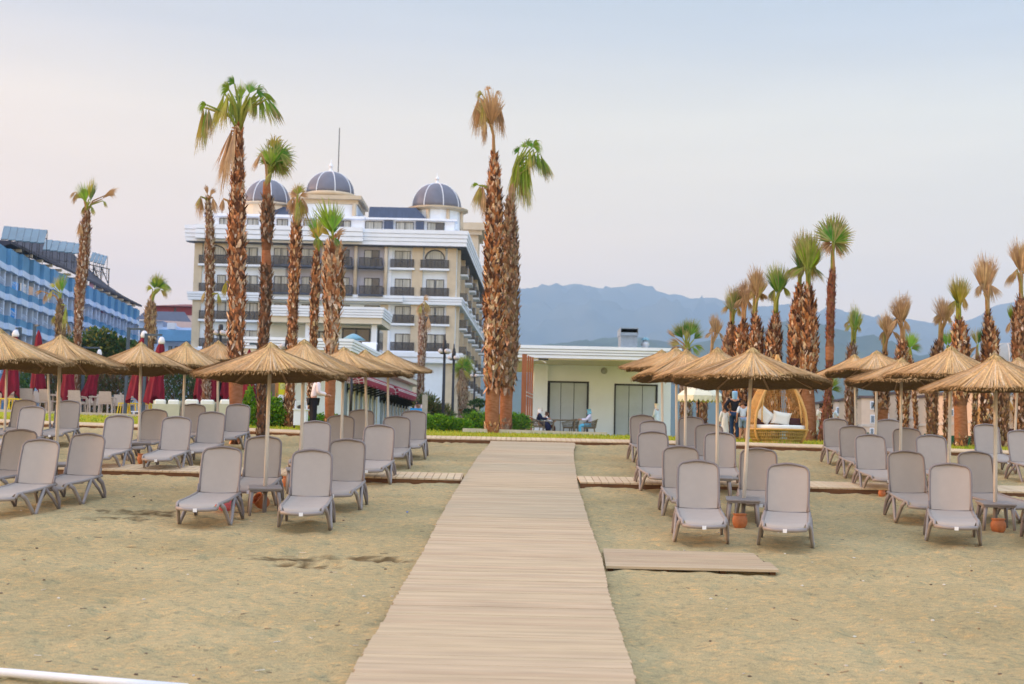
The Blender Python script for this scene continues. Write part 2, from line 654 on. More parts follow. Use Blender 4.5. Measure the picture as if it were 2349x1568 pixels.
jo.build("joist", dark_wood, wk)

def side_walk(name, label, xa, xb, yf, depth, h, fascia, skirt=.10):
    """boards laid across a strip from xa to xb whose near edge is yf(x)"""
    t = thing(name, label, "boardwalk", ((xa + xb) / 2, yf((xa + xb) / 2), sandz(0, yf(0))), "narrow boardwalks across the sand")
    b = MB()
    x = xa
    pitch = .14
    while x < xb:
        x2 = min(x + pitch - .012, xb)
        b.col = tuple(c * 1.22 for c in pcol())
        pts = [(x, yf(x)), (x2, yf(x2)), (x2, yf(x2) + depth), (x, yf(x) + depth)]
        b.prism(pts, lambda x_, y_: sandz(x_, y_) + h - .03, lambda x_, y_: sandz(x_, y_) + h)
        x += pitch
    b.build("planking", pm, t)
    b = MB()
    for x in arr(xa, xb - 2, max(1, int((xb - xa) / 2.4))):
        x2 = min(x + (xb - xa) / max(1, int((xb - xa) / 2.4)) - .015, xb)
        for yo in (0.03, depth - .03):
            pa = Vector((x, yf(x) + yo, sandz(x, yf(x) + yo) + h - .03 - skirt / 2))
            pb = Vector((x2, yf(x2) + yo, sandz(x2, yf(x2) + yo) + h - .03 - skirt / 2))
            b.bar(pa, pb, .04, skirt)
    b.build("fascia_board", mat("fascia_wood", (.15, .065, .025), rough=.7, scale=2, var=.35, stretch=(1, 8, 8)), t)
    return t
fy = lambda x: lerp_tab([(-20, 28.9), (-1.3, 27.75), (1.5, 27.7), (20, 27.6)], x)
side_walk("cross_boardwalk", "narrow boardwalk with brown edge crossing the sand among the loungers west of the walkway", -19, lerp_tab(TL, 28.3) - .03, fy, 1.25, .10, 0)
side_walk("cross_boardwalk", "narrow boardwalk with brown edge crossing the sand among the loungers beside the daybed side", lerp_tab(TR, 28.3) + .03, 19, fy, 1.25, .10, 0)
side_walk("lawn_boardwalk", "long boardwalk with dark brown fascia along the front edge of the lawn", -19, 19, lambda x: curb(x) - .05, 1.15, .10, 0, .13)

# loose panel of boards lying on the sand
pl = thing("board_panel", "loose weathered board panel lying flat on the sand beside the walkway", "boards", gp(1580, 1280))
b = MB()
random.seed(5)
pa, pb_, pc, pd = gp(1383, 1251, .09), gp(1742, 1262, .09), gp(1787, 1300, .09), gp(1390, 1291, .09)
n_ = 9
for i in range(n_):
    t0, t1 = i / n_, (i + .93) / n_
    a0 = pd.lerp(pa, t0); a1 = pd.lerp(pa, t1)
    b0 = pc.lerp(pb_, t0); b1 = pc.lerp(pb_, t1)
    if 4 <= i:
        b0 = b0 + Vector((-.08, 0, 0)); b1 = b1 + Vector((-.08, 0, 0))
    b.col = tuple(c * .9 for c in pcol())
    b.prism([(a0.x, a0.y), (b0.x, b0.y), (b1.x, b1.y), (a1.x, a1.y)], lambda x_, y_: sandz(x_, y_) + .025, lambda x_, y_: sandz(x_, y_) + .055)
b.build("planking", pm, pl)
b = MB()
for t0 in (.03, .35, .68, .97):
    a0 = pd.lerp(pc, t0); a1 = pa.lerp(pb_, t0)
    b.bar((a0.x, a0.y + .06, sandz(0, a0.y) - .01), (a1.x, a1.y - .03, sandz(0, a1.y) - .01), .07, .068)
b.build("joist", dark_wood, pl)

# white pipe lying at the bottom edge
b = MB(); b.smooth = True
p0, p1 = gp(-140, 1531, .05), gp(430, 1578, .05)
b.tube([p0, p0.lerp(p1, .3) + Vector((0, .02, 0)), p0.lerp(p1, .7), p1], .035, 10)
tag(b.build("white_pipe", mat("white_plastic", (.72, .72, .74), rough=.4, var=.05)), "thin white pipe lying on the sand at the waterside", "pipe")

# ------------------------------------------------------------------ mountains
def ridge(name, prof, Y, depth, col, col2, seed, rows=32):
    b = MB(); b.smooth = True
    n = 260
    x0, x1 = prof[0][0], prof[-1][0]
    K = 0
    for i in range(n + 1):
        xp = x0 + (x1 - x0) * i / n
        yp = lerp_tab(prof, xp)
        top = at(xp, yp, Y)
        for j in range(rows + 1):
            t = j / rows
            tt = (t * 1.2)
            y = Y - depth + depth * tt
            prof_h = (math.sin(min(1, tt) * math.pi / 2) ** 1.1) if tt <= 1 else max(0, 1 - (tt - 1) * 5)
            X = top.x * (1 + 0.0 * t)
            nn = noise.fractal(Vector((X * .0016 + seed, y * .0016, 0)), 1.0, 2.0, 6)
            nn2 = noise.fractal(Vector((X * .006 + seed, 0, 5)), 1.0, 2.0, 4)
            sp_ = math.sin(min(1, tt) * math.pi) if tt < 1 else 0
            h = top.z * prof_h * (1 - .5 * sp_ * min(1, abs(nn) * 1.6)) - 0.0
            if tt >= .97:
                h += nn2 * top.z * .008
            b.v.append(Vector((X, y, -8 + h + 8 * prof_h)))
    for i in range(n):
        for j in range(rows):
            a = i * (rows + 1) + j
            b.face([a, a + rows + 1, a + rows + 2, a + 1])
    m = mat(name + "_slope", col, rough=.95, scale=.004, var=.3, col2=col2, detail=8, spec=.02)
    return b.build("mountains" if "moun" in name else "hills", m, kind="structure")
MAIN = [(-700, 930), (-200, 860), (300, 800), (700, 760), (1000, 715), (1090, 690), (1195, 666), (1250, 659), (1310, 652), (1350, 660), (1400, 666), (1440, 658), (1462, 656), (1478, 650), (1495, 659),
        (1520, 667), (1532, 674), (1553, 671), (1574, 681), (1625, 688), (1657, 695), (1700, 700), (1741, 703), (1808, 700), (1866, 716), (1916, 720), (1946, 721), (2020, 737), (2088, 744),
        (2136, 748), (2210, 727), (2263, 698), (2308, 695), (2349, 690), (2500, 670), (2900, 700), (3300, 800)]
ridge("mountain_range", MAIN, 9000, 3500, (.05, .07, .04), (.10, .11, .07), 2.0)
MID = [(700, 960), (1000, 870), (1100, 830), (1200, 800), (1300, 785), (1450, 775), (1560, 790), (1640, 775), (1700, 765), (1757, 745), (1789, 733), (1819, 732), (1866, 748), (1893, 760), (1940, 768), (1986, 788), (2040, 806),
       (2100, 815), (2150, 806), (2230, 822), (2400, 840), (2700, 860), (3000, 930)]
ridge("wooded_hill", MID, 4200, 1500, (.03, .055, .025), (.06, .09, .04), 7.0)
# ------------------------------------------------------------------ shared building materials
white_m = mat("white_render", (.74, .80, .88), rough=.8, scale=.8, var=.05)
white2_m = mat("white_trim", (.78, .82, .90), rough=.7, scale=.8, var=.04)
beige_m = mat("beige_stone", (.57, .475, .35), rough=.85, scale=1.2, var=.08)
lav_m = mat("lavender_render", (.42, .42, .50), rough=.85, scale=.7, var=.06)
soff_m = mat("cream_soffit", (.66, .58, .46), rough=.85, scale=.7, var=.05)
glass_m = mat("curtained_glass", (.30, .33, .33), rough=.12, scale=.9, var=.55, spec=.6, stretch=(6, 1, .15), col2=(.52, .54, .52))
dglass_m = mat("dark_glass", (.05, .055, .075), rough=.12, scale=.6, var=.5, spec=.6)
tint_m = mat("tinted_rail_glass", (.045, .048, .06), rough=.2, scale=.8, var=.25, spec=.5)
_b = tint_m.node_tree.nodes["Principled BSDF"]; _b.inputs["Alpha"].default_value = .55
dframe_m = mat("dark_frame", (.03, .032, .045), rough=.5)
dark_m = mat("dark_blue_grey", (.06, .07, .10), rough=.6, scale=1.5, var=.3)  # dark blue-grey for the deep soffit, wide balcony slabs and grille
slate_m = mat("slate_roof", (.055, .075, .13), rough=.55, scale=1.5, var=.25, stretch=(8, 1, .3))
dome_m = mat("lead_dome", (.15, .155, .20), rough=.5, scale=.8, var=.15)
wood_slat = mat("brown_slat", (.30, .10, .04), rough=.65, scale=3, var=.2, stretch=(4, 4, .4))
black_m = mat("black_metal", (.02, .02, .025), rough=.45)
post_m = mat("blue_grey_post", (.055, .085, .12), rough=.5)

def bx(name, m, parent, *boxes):
    b = MB()
    for q in boxes:
        b.box(*q)
    return b.build(name, m, parent)

def window(parent, X0, X1, Z0, Z1, y, panes=2, dark=(), gm=None, name="window", fw_=.07, dep=.10, arch=False):
    """frame standing proud of the wall at depth y (facing the sea), glass child"""
    b = MB()
    ym = y - dep
    b.box(X0, X1, ym, y - .003, Z0, Z0 + fw_)
    b.box(X0, X1, ym, y - .003, Z1 - fw_, Z1)
    for i in range(panes + 1):
        xx = X0 + (X1 - X0 - fw_) * i / panes
        b.box(xx, xx + fw_, ym + .004, y - .004, Z0 + fw_, Z1 - fw_)
    f = b.build(name, dframe_m, parent)
    for i in range(panes):
        xa = X0 + (X1 - X0 - fw_) * i / panes + fw_
        xb = X0 + (X1 - X0 - fw_) * (i + 1) / panes
        b = MB()
        b.box(xa, xb, y - .035, y - .01, Z0 + fw_, Z1 - fw_)
        b.build("glass_pane", dglass_m if i in dark else (gm or glass_m), f)
    return f

# ------------------------------------------------------------------ the domed hotel
HY = 163.0
def hx(x, y):
    return at(x, y, HY).x
def hz(y, x=924):
    return at(x, y + (x - 924) * .0218, HY).z
hotel = thing("domed_hotel", "large cream and white hotel with three grey ribbed domes behind the tall palms", "hotel", (-22, HY, lawnz(-22, HY)))
GZ = lawnz(-22, HY) - .3
XL, XR = hx(445, 700), hx(1046, 700)
DEP = 26
dirx = .030          # the east wing runs a little away from straight back
# main body
ztop = hz(566)
b = MB(); b.box(XL, XR, HY, HY + DEP, GZ, ztop); b.build("wall", white_m, hotel)
# east wing body (long, follows back)
b = MB()
yA, yB = HY + DEP, HY + 60
def wx(y): return XR + (y - HY) * dirx
b.prism([(wx(yA) - 14, yA + .002), (wx(yA) - .3, yA + .002), (wx(yB) - .3, yB), (wx(yB) - 14, yB)], GZ, ztop)
b.build("wing_wall", beige_m, hotel)
# lavender recessed bays in the middle, beige piers
b = MB(); b.box(hx(655, 640), hx(888, 640), HY - .10, HY - .002, hz(684), ztop - .01); b.build("wall_panel", lav_m, hotel)
for i, (xa, xb) in enumerate(((445, 463), (524, 549), (945, 969), (1026, 1046))):
    b = MB(); b.box(hx(xa, 640), hx(xb, 640), HY - .32, HY - .003, GZ, ztop - .02); b.build("stone_pier", beige_m, hotel)
for xa in (600, 668, 738, 812, 881):
    b = MB(); b.smooth = True
    b.tube([(hx(xa + 4, 640), HY - .55, hz(690)), (hx(xa + 4, 640), HY - .55, hz(568))], .22, 12)
    b.build("column", beige_m, hotel)
for xa in (600, 881):
    b = MB(); b.box(hx(xa - 9, 740), hx(xa + 9, 740), HY - .24, HY - .003, GZ, hz(700)); b.build("stone_pier", beige_m, hotel)
# white pilaster
b = MB(); b.box(hx(889, 640), hx(898, 640), HY - .22, HY - .003, GZ, ztop - .03); b.build("pilaster", white2_m, hotel)
# cornices: stacked mouldings, along the front and along the east side
def cornice(y_top, y_bot, over, steps, xl, xr, side_len, mname="cornice"):
    zt, zb = hz(y_top, 924), hz(y_bot, 924)
    b = MB()
    for i in range(steps):
        z0 = zb + (zt - zb) * i / steps
        z1 = zb + (zt - zb) * (i + 1) / steps - .035
        ov = over * (.86 + .14 * i / max(1, steps - 1))
        ya = HY - ov
        pts = [(xl - ov * .95, ya), (xr + ov, ya), (xr + ov + side_len * dirx, HY + side_len), (xr - .4 + side_len * dirx, HY + side_len), (xr - .4, HY + 1), (xl + .2, HY + 1), (xl - ov * .95, HY + 1)]
        b.prism(pts, z0, z1 if i < steps - 1 else z1 + .035)
    o = b.build(mname, white2_m, hotel)
    b = MB()
    ov = over * .84
    b.prism([(xl - ov * .9, HY - ov), (xr + ov, HY - ov), (xr + ov + side_len * dirx, HY + side_len - .1), (xr - .3 + side_len * dirx, HY + side_len - .1), (xr - .3, HY + .9), (xl + .1, HY + .9)], zb - .12, zb - .002)
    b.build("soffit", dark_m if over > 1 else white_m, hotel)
cornice(529.5, 565, 1.25, 4, XL, XR, 60)
cornice(680, 696, .75, 3, XL, XR, 60)
cornice(808, 829, .9, 2, XL, XR, 30)
# a raised block of the top cornice between the second and fifth bay
b = MB()
for i in range(3):
    z0 = hz(560) + i * .55
    b.box(hx(455, 540), hx(858 - 22, 540), HY - 1.75 - .06 * i, HY - 1.28, z0, z0 + .50)
b.build("cornice", white2_m, hotel)
b = MB()
for i in range(2):
    z0 = hz(694) + i * .36
    b.box(hx(600, 690), hx(925, 690), HY - 1.2 - .05 * i, HY - .78, z0, z0 + .33)
b.build("cornice", white2_m, hotel)
# windows with tinted balcony rails
BAYS = [(466, 522, 'a'), (553, 592, 'w'), (627, 662, 'l'), (690, 728, 'l'), (766, 803, 'l'), (834, 872, 'l'), (904, 943, 'w'), (973, 1023, 'a')]
ROWS = [575, 639, 702, 765]
random.seed(9)
for ri, ry in enumerate(ROWS):
    for bi, (xa, xb, ty) in enumerate(BAYS):
        if ri == 2 and 670 < xa < 880:
            z0, z1 = hz(ry + 24), hz(ry)
        else:
            z0, z1 = hz(ry + 40), hz(ry)
        if ri == 3 and 690 <= xa < 880:
            continue
        X0, X1 = hx(xa + 1.5, ry + 20), hx(xb - 1.5, ry + 20)
        wall_y = HY - (.10 if ty == 'l' and ri < 2 else 0)
        dk = (1,) if (bi in (5,) and ri < 2) or random.random() < .06 else ()
        if ty == 'a' and ri == 0:
            # arched opening: one frame with an arched head
            f = window(hotel, X0 + .1, X1 - .1, z0, z1 - .9, wall_y, 3, (), glass_m)
            b = MB()
            n_ = 14
            cx_ = (X0 + X1) / 2; rw = (X1 - X0) / 2 - .1
            pts = [(cx_ - rw, z1 - .9)] + [(cx_ - rw * math.cos(math.pi * i / n_), z1 - .9 + .95 * math.sin(math.pi * i / n_)) for i in range(n_ + 1)]
            n0 = len(b.v)
            b.poly([(px_, wall_y - .03, pz_) for px_, pz_ in pts[1:]])
            b.build("glass_pane", glass_m, f)
            b = MB()
            b.tube([(cx_ - (rw + .05) * math.cos(math.pi * i / n_), wall_y - .14, z1 - .9 + 1.05 * math.sin(math.pi * i / n_)) for i in range(n_ + 1)], .07, 6)
            b.build("arch_frame", dframe_m, hotel)
            b = MB()
            # beige infill round the arch
            for i in range(n_):
                a0, a1 = math.pi * i / n_, math.pi * (i + 1) / n_
                xo0, xo1 = cx_ - (rw + .1) * math.cos(a0), cx_ - (rw + .1) * math.cos(a1)
                b.poly([(xo0, wall_y - .30, z1 - .9 + 1.1 * math.sin(a0)), (xo1, wall_y - .30, z1 - .9 + 1.1 * math.sin(a1)), (xo1, wall_y - .30, ztop - .05), (xo0, wall_y - .30, ztop - .05)])
            b.build("arch_surround", beige_m, hotel)
        elif ty == 'a':
            m_ = (X0 + X1) / 2
            window(hotel, X0 + .15, X0 + 1.15, z0, z1, wall_y, 1)
            window(hotel, X1 - 1.15, X1 - .15, z0, z1, wall_y, 1)
        else:
            window(hotel, X0, X1, z0, z1, wall_y, 2, dk)
        # balcony
        if ri == 2 and 670 < xa < 880:
            continue
        rz1, rz0 = hz(ry + 21.5), hz(ry + 40)
        out_ = {'a': .55, 'w': .55, 'l': 1.35}[ty]
        Xa, Xb = X0 - .45, X1 + .45
        b = MB()
        b.box(Xa, Xb, HY - out_, HY - out_ + .04, rz0, rz1)
        b.box(Xa, Xa + .04, HY - out_ + .042, HY - .35, rz0, rz1)
        b.box(Xb - .04, Xb, HY - out_ + .042, HY - .35, rz0, rz1)
        ra = b.build("balcony_rail", tint_m, hotel)
        b = MB()
        b.box(Xa - .03, Xb + .03, HY - out_ - .03, HY - out_ + .06, rz1 + .002, rz1 + .06)
        for q in range(5):
            xx = Xa + (Xb - Xa - .05) * q / 4
            b.box(xx, xx + .05, HY - out_ - .02, HY - out_ - .002, rz0 + .02, rz1)
        b.build("handrail", dframe_m, ra)
        b = MB()
        b.box(Xa - .08, Xb + .08, HY - out_ - .08, HY - .33, rz0 - .24, rz0 - .004)
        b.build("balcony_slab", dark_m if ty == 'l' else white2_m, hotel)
# attic storey
az0, az1 = ztop + 1.7, hz(503)
b = MB(); b.box(hx(470, 510), hx(1042, 510), HY + .8, HY + DEP - 1, ztop + .01, az1); b.build("attic_wall", white_m, hotel)
b = MB(); b.box(hx(462, 500), hx(836, 500), HY + .2, HY + 2.2, az1 + .003, az1 + .3); b.box(hx(838, 500), hx(1048, 500), HY + .3, HY + 2.2, az1 + .003, az1 + .22); b.build("attic_cornice", white2_m, hotel)
for xa, xb, dk in ((500, 521, ()), (564, 590, ()), (632, 658, ()), (694, 722, ()), (770, 803, (0,)), (836, 876, ()), (907, 948, ()), (979, 1019, (1,))):
    window(hotel, hx(xa, 515), hx(xb, 515), hz(527.5), hz(506), HY + .79, 2, dk)
for xa, xb in ((880, 901), (953, 972)):
    b = MB()
    b.prism([(hx(xa, 515), HY + .35), (hx(xb, 515), HY + .35), (hx(xb, 515), HY + .78), (hx(xa, 515), HY + .78)], hz(529), hz(505))
    b.build("slate_panel", slate_m, hotel)
# slate mansard, roof plant
b = MB()
za, zb = az1 + .05, hz(468)
xa, xb = hx(843, 480), hx(963, 480)
v0 = [(xa, HY + 1.0, za), (xb + 1.0, HY + 1.0, za), (xb + 1.0, HY + 9, za), (xa, HY + 9, za)]
v1 = [(xa, HY + 2.2, zb), (xb - .6, HY + 2.2, zb), (xb - .6, HY + 8, zb), (xa, HY + 8, zb)]
for i in range(4):
    j = (i + 1) % 4
    b.poly([v0[i], v0[j], v1[j], v1[i]])
b.poly(v1)
b.build("mansard_roof", slate_m, hotel)
b = MB()
xa2, xb2 = hx(640, 490), hx(668, 490)
b.poly([(hx(600, 490), HY + 1.2, za), (hx(668, 490), HY + 1.2, za), (hx(668, 490), HY + 3, hz(470)), (hx(600, 490), HY + 3, hz(470))])
b.box(hx(600, 490), hx(668, 490), HY + 3.01, HY + 8, za, hz(470))
b.build("mansard_roof", slate_m, hotel)
bx("roof_plant", slate_m, hotel, (hx(822, 455), hx(862, 455), HY + 12, HY + 15, az1, hz(449)), (hx(858, 455), hx(872, 455), HY + 12.5, HY + 15, az1, hz(457)))
# tower block under the middle dome
def block(x0, x1, y_base, y_top, Yf, depth, cm=beige_m):
    X0, X1 = hx(x0, y_top), hx(x1, y_top)
    b = MB(); b.box(X0 + .5, X1 - .5, Yf, Yf + depth, hz(y_base), hz(y_top) - .9); b.build("tower_wall", white_m, hotel)
    b = MB()
    zt = hz(y_top)
    v0 = [(X0 + .35, Yf - .15), (X1 - .35, Yf - .15), (X1 - .35, Yf + depth), (X0 + .35, Yf + depth)]
    b.prism(v0, zt - .95, zt - .45)
    v1 = [(X0 - .05, Yf - .55), (X1 + .05, Yf - .55), (X1 + .05, Yf + depth + .3), (X0 - .05, Yf + depth + .3)]
    b.prism(v1, zt - .448, zt)
    b.build("tower_cornice", cm, hotel)
    for xx in (X0 + .75, X1 - .75):
        b = MB(); b.smooth = True
        b.tube([(xx, Yf - .32, hz(y_base)), (xx, Yf - .32, zt - .96)], .24, 12)
        b.build("column", beige_m, hotel)
    return X0, X1, zt
def dome(xc, y_base, y_top, r_px, y_fin, Yc):
    s = Yc / HY
    X = at(xc, y_base, Yc).x
    zb, zt = at(xc, y_base, Yc).z, at(xc, y_top, Yc).z
    r_ = r_px * Yc / F
    h = zt - zb
    b = MB(); b.smooth = True
    prof = [(r_ * math.cos(a) ** .92 if a < 1.55 else .02, h * math.sin(a)) for a in arr(0, math.pi / 2 - .02, 12)]
    b.lathe(prof, 40, (X, Yc, zb))
    d = b.build("dome", dome_m, hotel)
    for k in range(8):
        a0 = 2 * math.pi * (k + .42) / 8
        b = MB()
        b.tube([(X + math.cos(a0) * p[0] * 1.006, Yc + math.sin(a0) * p[0] * 1.006, zb + p[1]) for p in prof], .05, 6)
        b.build("dome_rib", white2_m, d)
    b = MB(); b.smooth = True
    zf = at(xc, y_fin, Yc).z
    H_ = zf - zt
    b.lathe([(.30, 0), (.30, .1 * H_), (.17, .12 * H_), (.17, .42 * H_), (.27, .45 * H_), (.24, .52 * H_), (.12, .62 * H_), (.05, .78 * H_), (.02, H_)], 12, (X, Yc, zt - .05))
    b.build("finial", white2_m, d)
    b = MB(); b.smooth = True
    b.lathe([(r_ + .18, -.45), (r_ + .18, -.05), (r_ + .05, .0)], 40, (X, Yc, zb))
    b.build("dome_ring", beige_m, d)
block(666, 826, 532, 447, HY + 1.5, 8)
dome(757, 446, 394, 56, 364, HY + 6)
# right dome base: polygonal
rb = MB()
Xc = at(1003, 480, HY + 5).x; zc = at(1003, 481, HY + 5).z
rb.lathe([(3.0, -2.6), (3.0, -.4)], 16, (Xc, HY + 5, zc), a0=.2)
rb.build("tower_wall", white_m, hotel)
rb = MB(); rb.lathe([(3.15, -.42), (3.7, -.2), (3.75, -.02), (3.3, 0)], 16, (Xc, HY + 5, zc), a0=.2); rb.build("tower_cornice", beige_m, hotel)
for k in range(8):
    a0 = 2 * math.pi * k / 8 - .3
    rb = MB(); rb.smooth = True
    rb.tube([(Xc + 3.1 * math.cos(a0), HY + 5 + 3.1 * math.sin(a0), zc - 2.6), (Xc + 3.1 * math.cos(a0), HY + 5 + 3.1 * math.sin(a0), zc - .42)], .2, 8)
    rb.build("column", beige_m, hotel)
dome(1001, 479, 421, 58, 396, HY + 5)
rb = MB(); Xl = at(612, 470, HY + 5).x; zl = at(612, 471, HY + 5).z
rb.lathe([(3.0, -1.8), (3.0, -.3), (3.4, -.15), (3.4, 0)], 16, (Xl, HY + 5, zl)); rb.build("tower_wall", soff_m, hotel)
dome(613, 470, 412, 54, 392, HY + 5)
b = MB(); b.tube([at(774, 450, HY + 9), at(779, 293, HY + 9)], .06, 6); b.build("antenna_mast", dframe_m, hotel)
# far stair tower on the east wing
YT = HY + 30
X0, X1 = at(1068, 560, YT).x, at(1097, 560, YT).x
zt = at(1085, 512, YT).z
bx("stair_tower", beige_m, hotel, (X0, X1, YT, YT + 8, ztop - 1, zt - 1.6), (X0 - .5, X1 + .5, YT - .5, YT + 8.5, zt - 1.598, zt - 1.0), (X0 - .9, X1 + .9, YT - .9, YT + 9, zt - .998, zt))
# east wing bays: boxed balconies stepping back
for ri, ry in enumerate(ROWS + [830]):
    for k in range(6):
        yy = HY + 5 + k * 8.6
        z0 = hz(ry + 40); z1 = hz(ry)
        X = wx(yy) - .02
        b = MB()
        b.box(X, X + .10, yy, yy + 2.4, z0, z1)
        f = b.build("window", dframe_m, hotel)
        b = MB(); b.box(X + .101, X + .12, yy + .12, yy + 2.28, z0 + .1, z1 - .1); b.build("glass_pane", glass_m, f)
        b = MB(); b.box(X + .13, X + 1.0, yy - .5, yy + 2.9, z0 - .22, z0); b.build("balcony_slab", white2_m, hotel)
        b = MB()
        b.box(X + .95, X + 1.0, yy - .48, yy + 2.88, z0 + .002, hz(ry + 20))
        b.box(X + .14, X + .948, yy - .48, yy - .43, z0 + .002, hz(ry + 20))
        b.build("balcony_rail", tint_m, hotel)
for k in range(7):
    yy = HY + .6 + k * 8.6
    b = MB(); b.box(wx(yy) - .1, wx(yy) + .35, yy, yy + 1.0, GZ, ztop - .15); b.build("stone_pier", beige_m, hotel)
# east wing side skin on the main body
b = MB(); b.box(XR + .001, XR + .05, HY + 1.0, HY + DEP, GZ, ztop - .16); b.build("wall_panel", beige_m, hotel)

# front block: white terrace box over dark glazing
FY = 128.0
fb = thing("terrace_block", "white flat-roofed block with dark glazing in front of the domed hotel", "building", (at(780, 750, FY).x, FY, lawnz(0, FY)))
X0, X1 = at(600, 720, FY).x, at(878, 720, FY).x
zt, zm, zb = at(840, 704, FY).z, at(840, 728, FY).z, at(840, 742, FY).z
b = MB()
for i in range(4):
    z0 = zm + (zt - zm) * i / 4; z1 = zm + (zt - zm) * (i + 1) / 4 - (.03 if i < 3 else 0)
    ov = .12 * i / 3
    b.prism([(X0, FY - ov), (X1 + ov, FY - ov), (X1 + ov + .2, FY + 7), (X0, FY + 7)], z0, z1)
b.build("parapet", white2_m, fb)
b = MB(); b.prism([(X0, FY + .15), (X1 - .1, FY + .15), (X1 + .1, FY + 7), (X0, FY + 7)], zb, zm - .004); b.build("soffit", soff_m, fb)
b = MB(); b.box(X0, X1 - 1.0, FY + 2.2, FY + 7, lawnz(0, FY) - .5, zb - .004); b.build("wall", white_m, fb)
zb2 = at(820, 790, FY).z
for xa, xb in ((785, 850),):
    window(fb, at(xa, 760, FY + 2.2).x, at(xb, 760, FY + 2.2).x, zb2, zb - .25, FY + 2.19, 2, (0, 1), name="window", fw_=.12)
window(fb, at(712, 760, FY + 2.2).x, at(772, 760, FY + 2.2).x, zb2, zb - .6, FY + 2.19, 3, (2,), name="window", fw_=.1)
for xa in (700, 852):
    b = MB(); b.box(at(xa, 760, FY + .6).x, at(xa + 12, 760, FY + .6).x, FY + .6, FY + 1.2, lawnz(0, FY) - .5, zb - .003); b.build("pillar", white2_m, fb)
b = MB(); b.box(at(868, 765, FY + 5).x, at(877, 765, FY + 5).x, FY + 2.25, FY + 6, zb2 - 1, zb - .3); b.build("side_window", dglass_m, fb)

# ------------------------------------------------------------------ low service building with striped awnings
AY = 66.0
ab = thing("pool_building", "low white building with a stepped white fascia and grey glass panels along its east side", "building", (at(700, 900, AY).x, AY, lawnz(-6, AY)))
X0, X1 = at(545, 800, AY).x, at(806, 790, AY).x
X2 = at(971, 865, 97.8).x
zt, zm, zb = at(800, 777, AY).z, at(800, 803.5, AY).z, at(800, 812, AY).z
gzA = lawnz(-6, AY) - .3
sx = (X2 - X1) / 31.8
b = MB()
for i in range(4):
    z0 = zm + (zt - zm) * i / 4; z1 = zm + (zt - zm) * (i + 1) / 4 - (.022 if i < 3 else 0)
    ov = .09 * i / 3
    b.prism([(X0, AY - ov), (X1 + ov, AY - ov), (X1 + ov + sx * 31.8, AY + 31.8), (X0, AY + 31.8)], z0, z1)
b.build("fascia", white2_m, ab)
b = MB(); b.prism([(X0, AY + .1), (X1 - .08, AY + .1), (X1 - .08 + sx * 31.8, AY + 31.7), (X0, AY + 31.7)], zm - .30, zm - .004); b.build("soffit", soff_m, ab)
WY = AY + 2.0
XW = at(787, 900, WY).x
b = MB(); b.prism([(X0 + 1.8, WY), (XW, WY), (XW + sx * 29, WY + 29), (X0 + 1.8, WY + 29)], gzA, zm - .305); b.build("wall", white_m, ab)
# front: dark stone recess and grey piers
stone = mat("brown_stone", (.20, .17, .16), rough=.9, scale=4, var=.25)
b = MB(); b.box(at(588, 900, WY).x, at(632, 900, WY).x, WY - .12, WY - .003, gzA, at(610, 858, WY).z); b.build("stone_panel", stone, ab)
for xa, xb in ((663, 671),):
    b = MB(); b.box(at(xa, 900, AY + .3).x, at(xb, 900, AY + .3).x, AY + .3, AY + .9, gzA, zm - .306); b.build("pier", mat("grey_pier", (.36, .33, .31)), ab)
# grey glass panels on the east side with cream posts
panel_m = mat("grey_panel_glass", (.20, .25, .29), rough=.25, scale=.7, var=.12, spec=.5)
def sideX(y): return XW + sx * (y - WY)
k = 0
y = WY + .3
while y < WY + 27:
    if not (WY + 10.6 < y < WY + 13.2):
        b = MB(); b.box(sideX(y) + .004, sideX(y) + .05, y, y + 1.45, gzA + .1, at(790, 873, WY).z); b.build("glass_panel", panel_m, ab)
        b = MB(); b.box(sideX(y) + .004, sideX(y) + .12, y + 1.47, y + 1.6, gzA + .1, at(790, 873, WY).z); b.build("post", soff_m, ab)
    y += 1.62
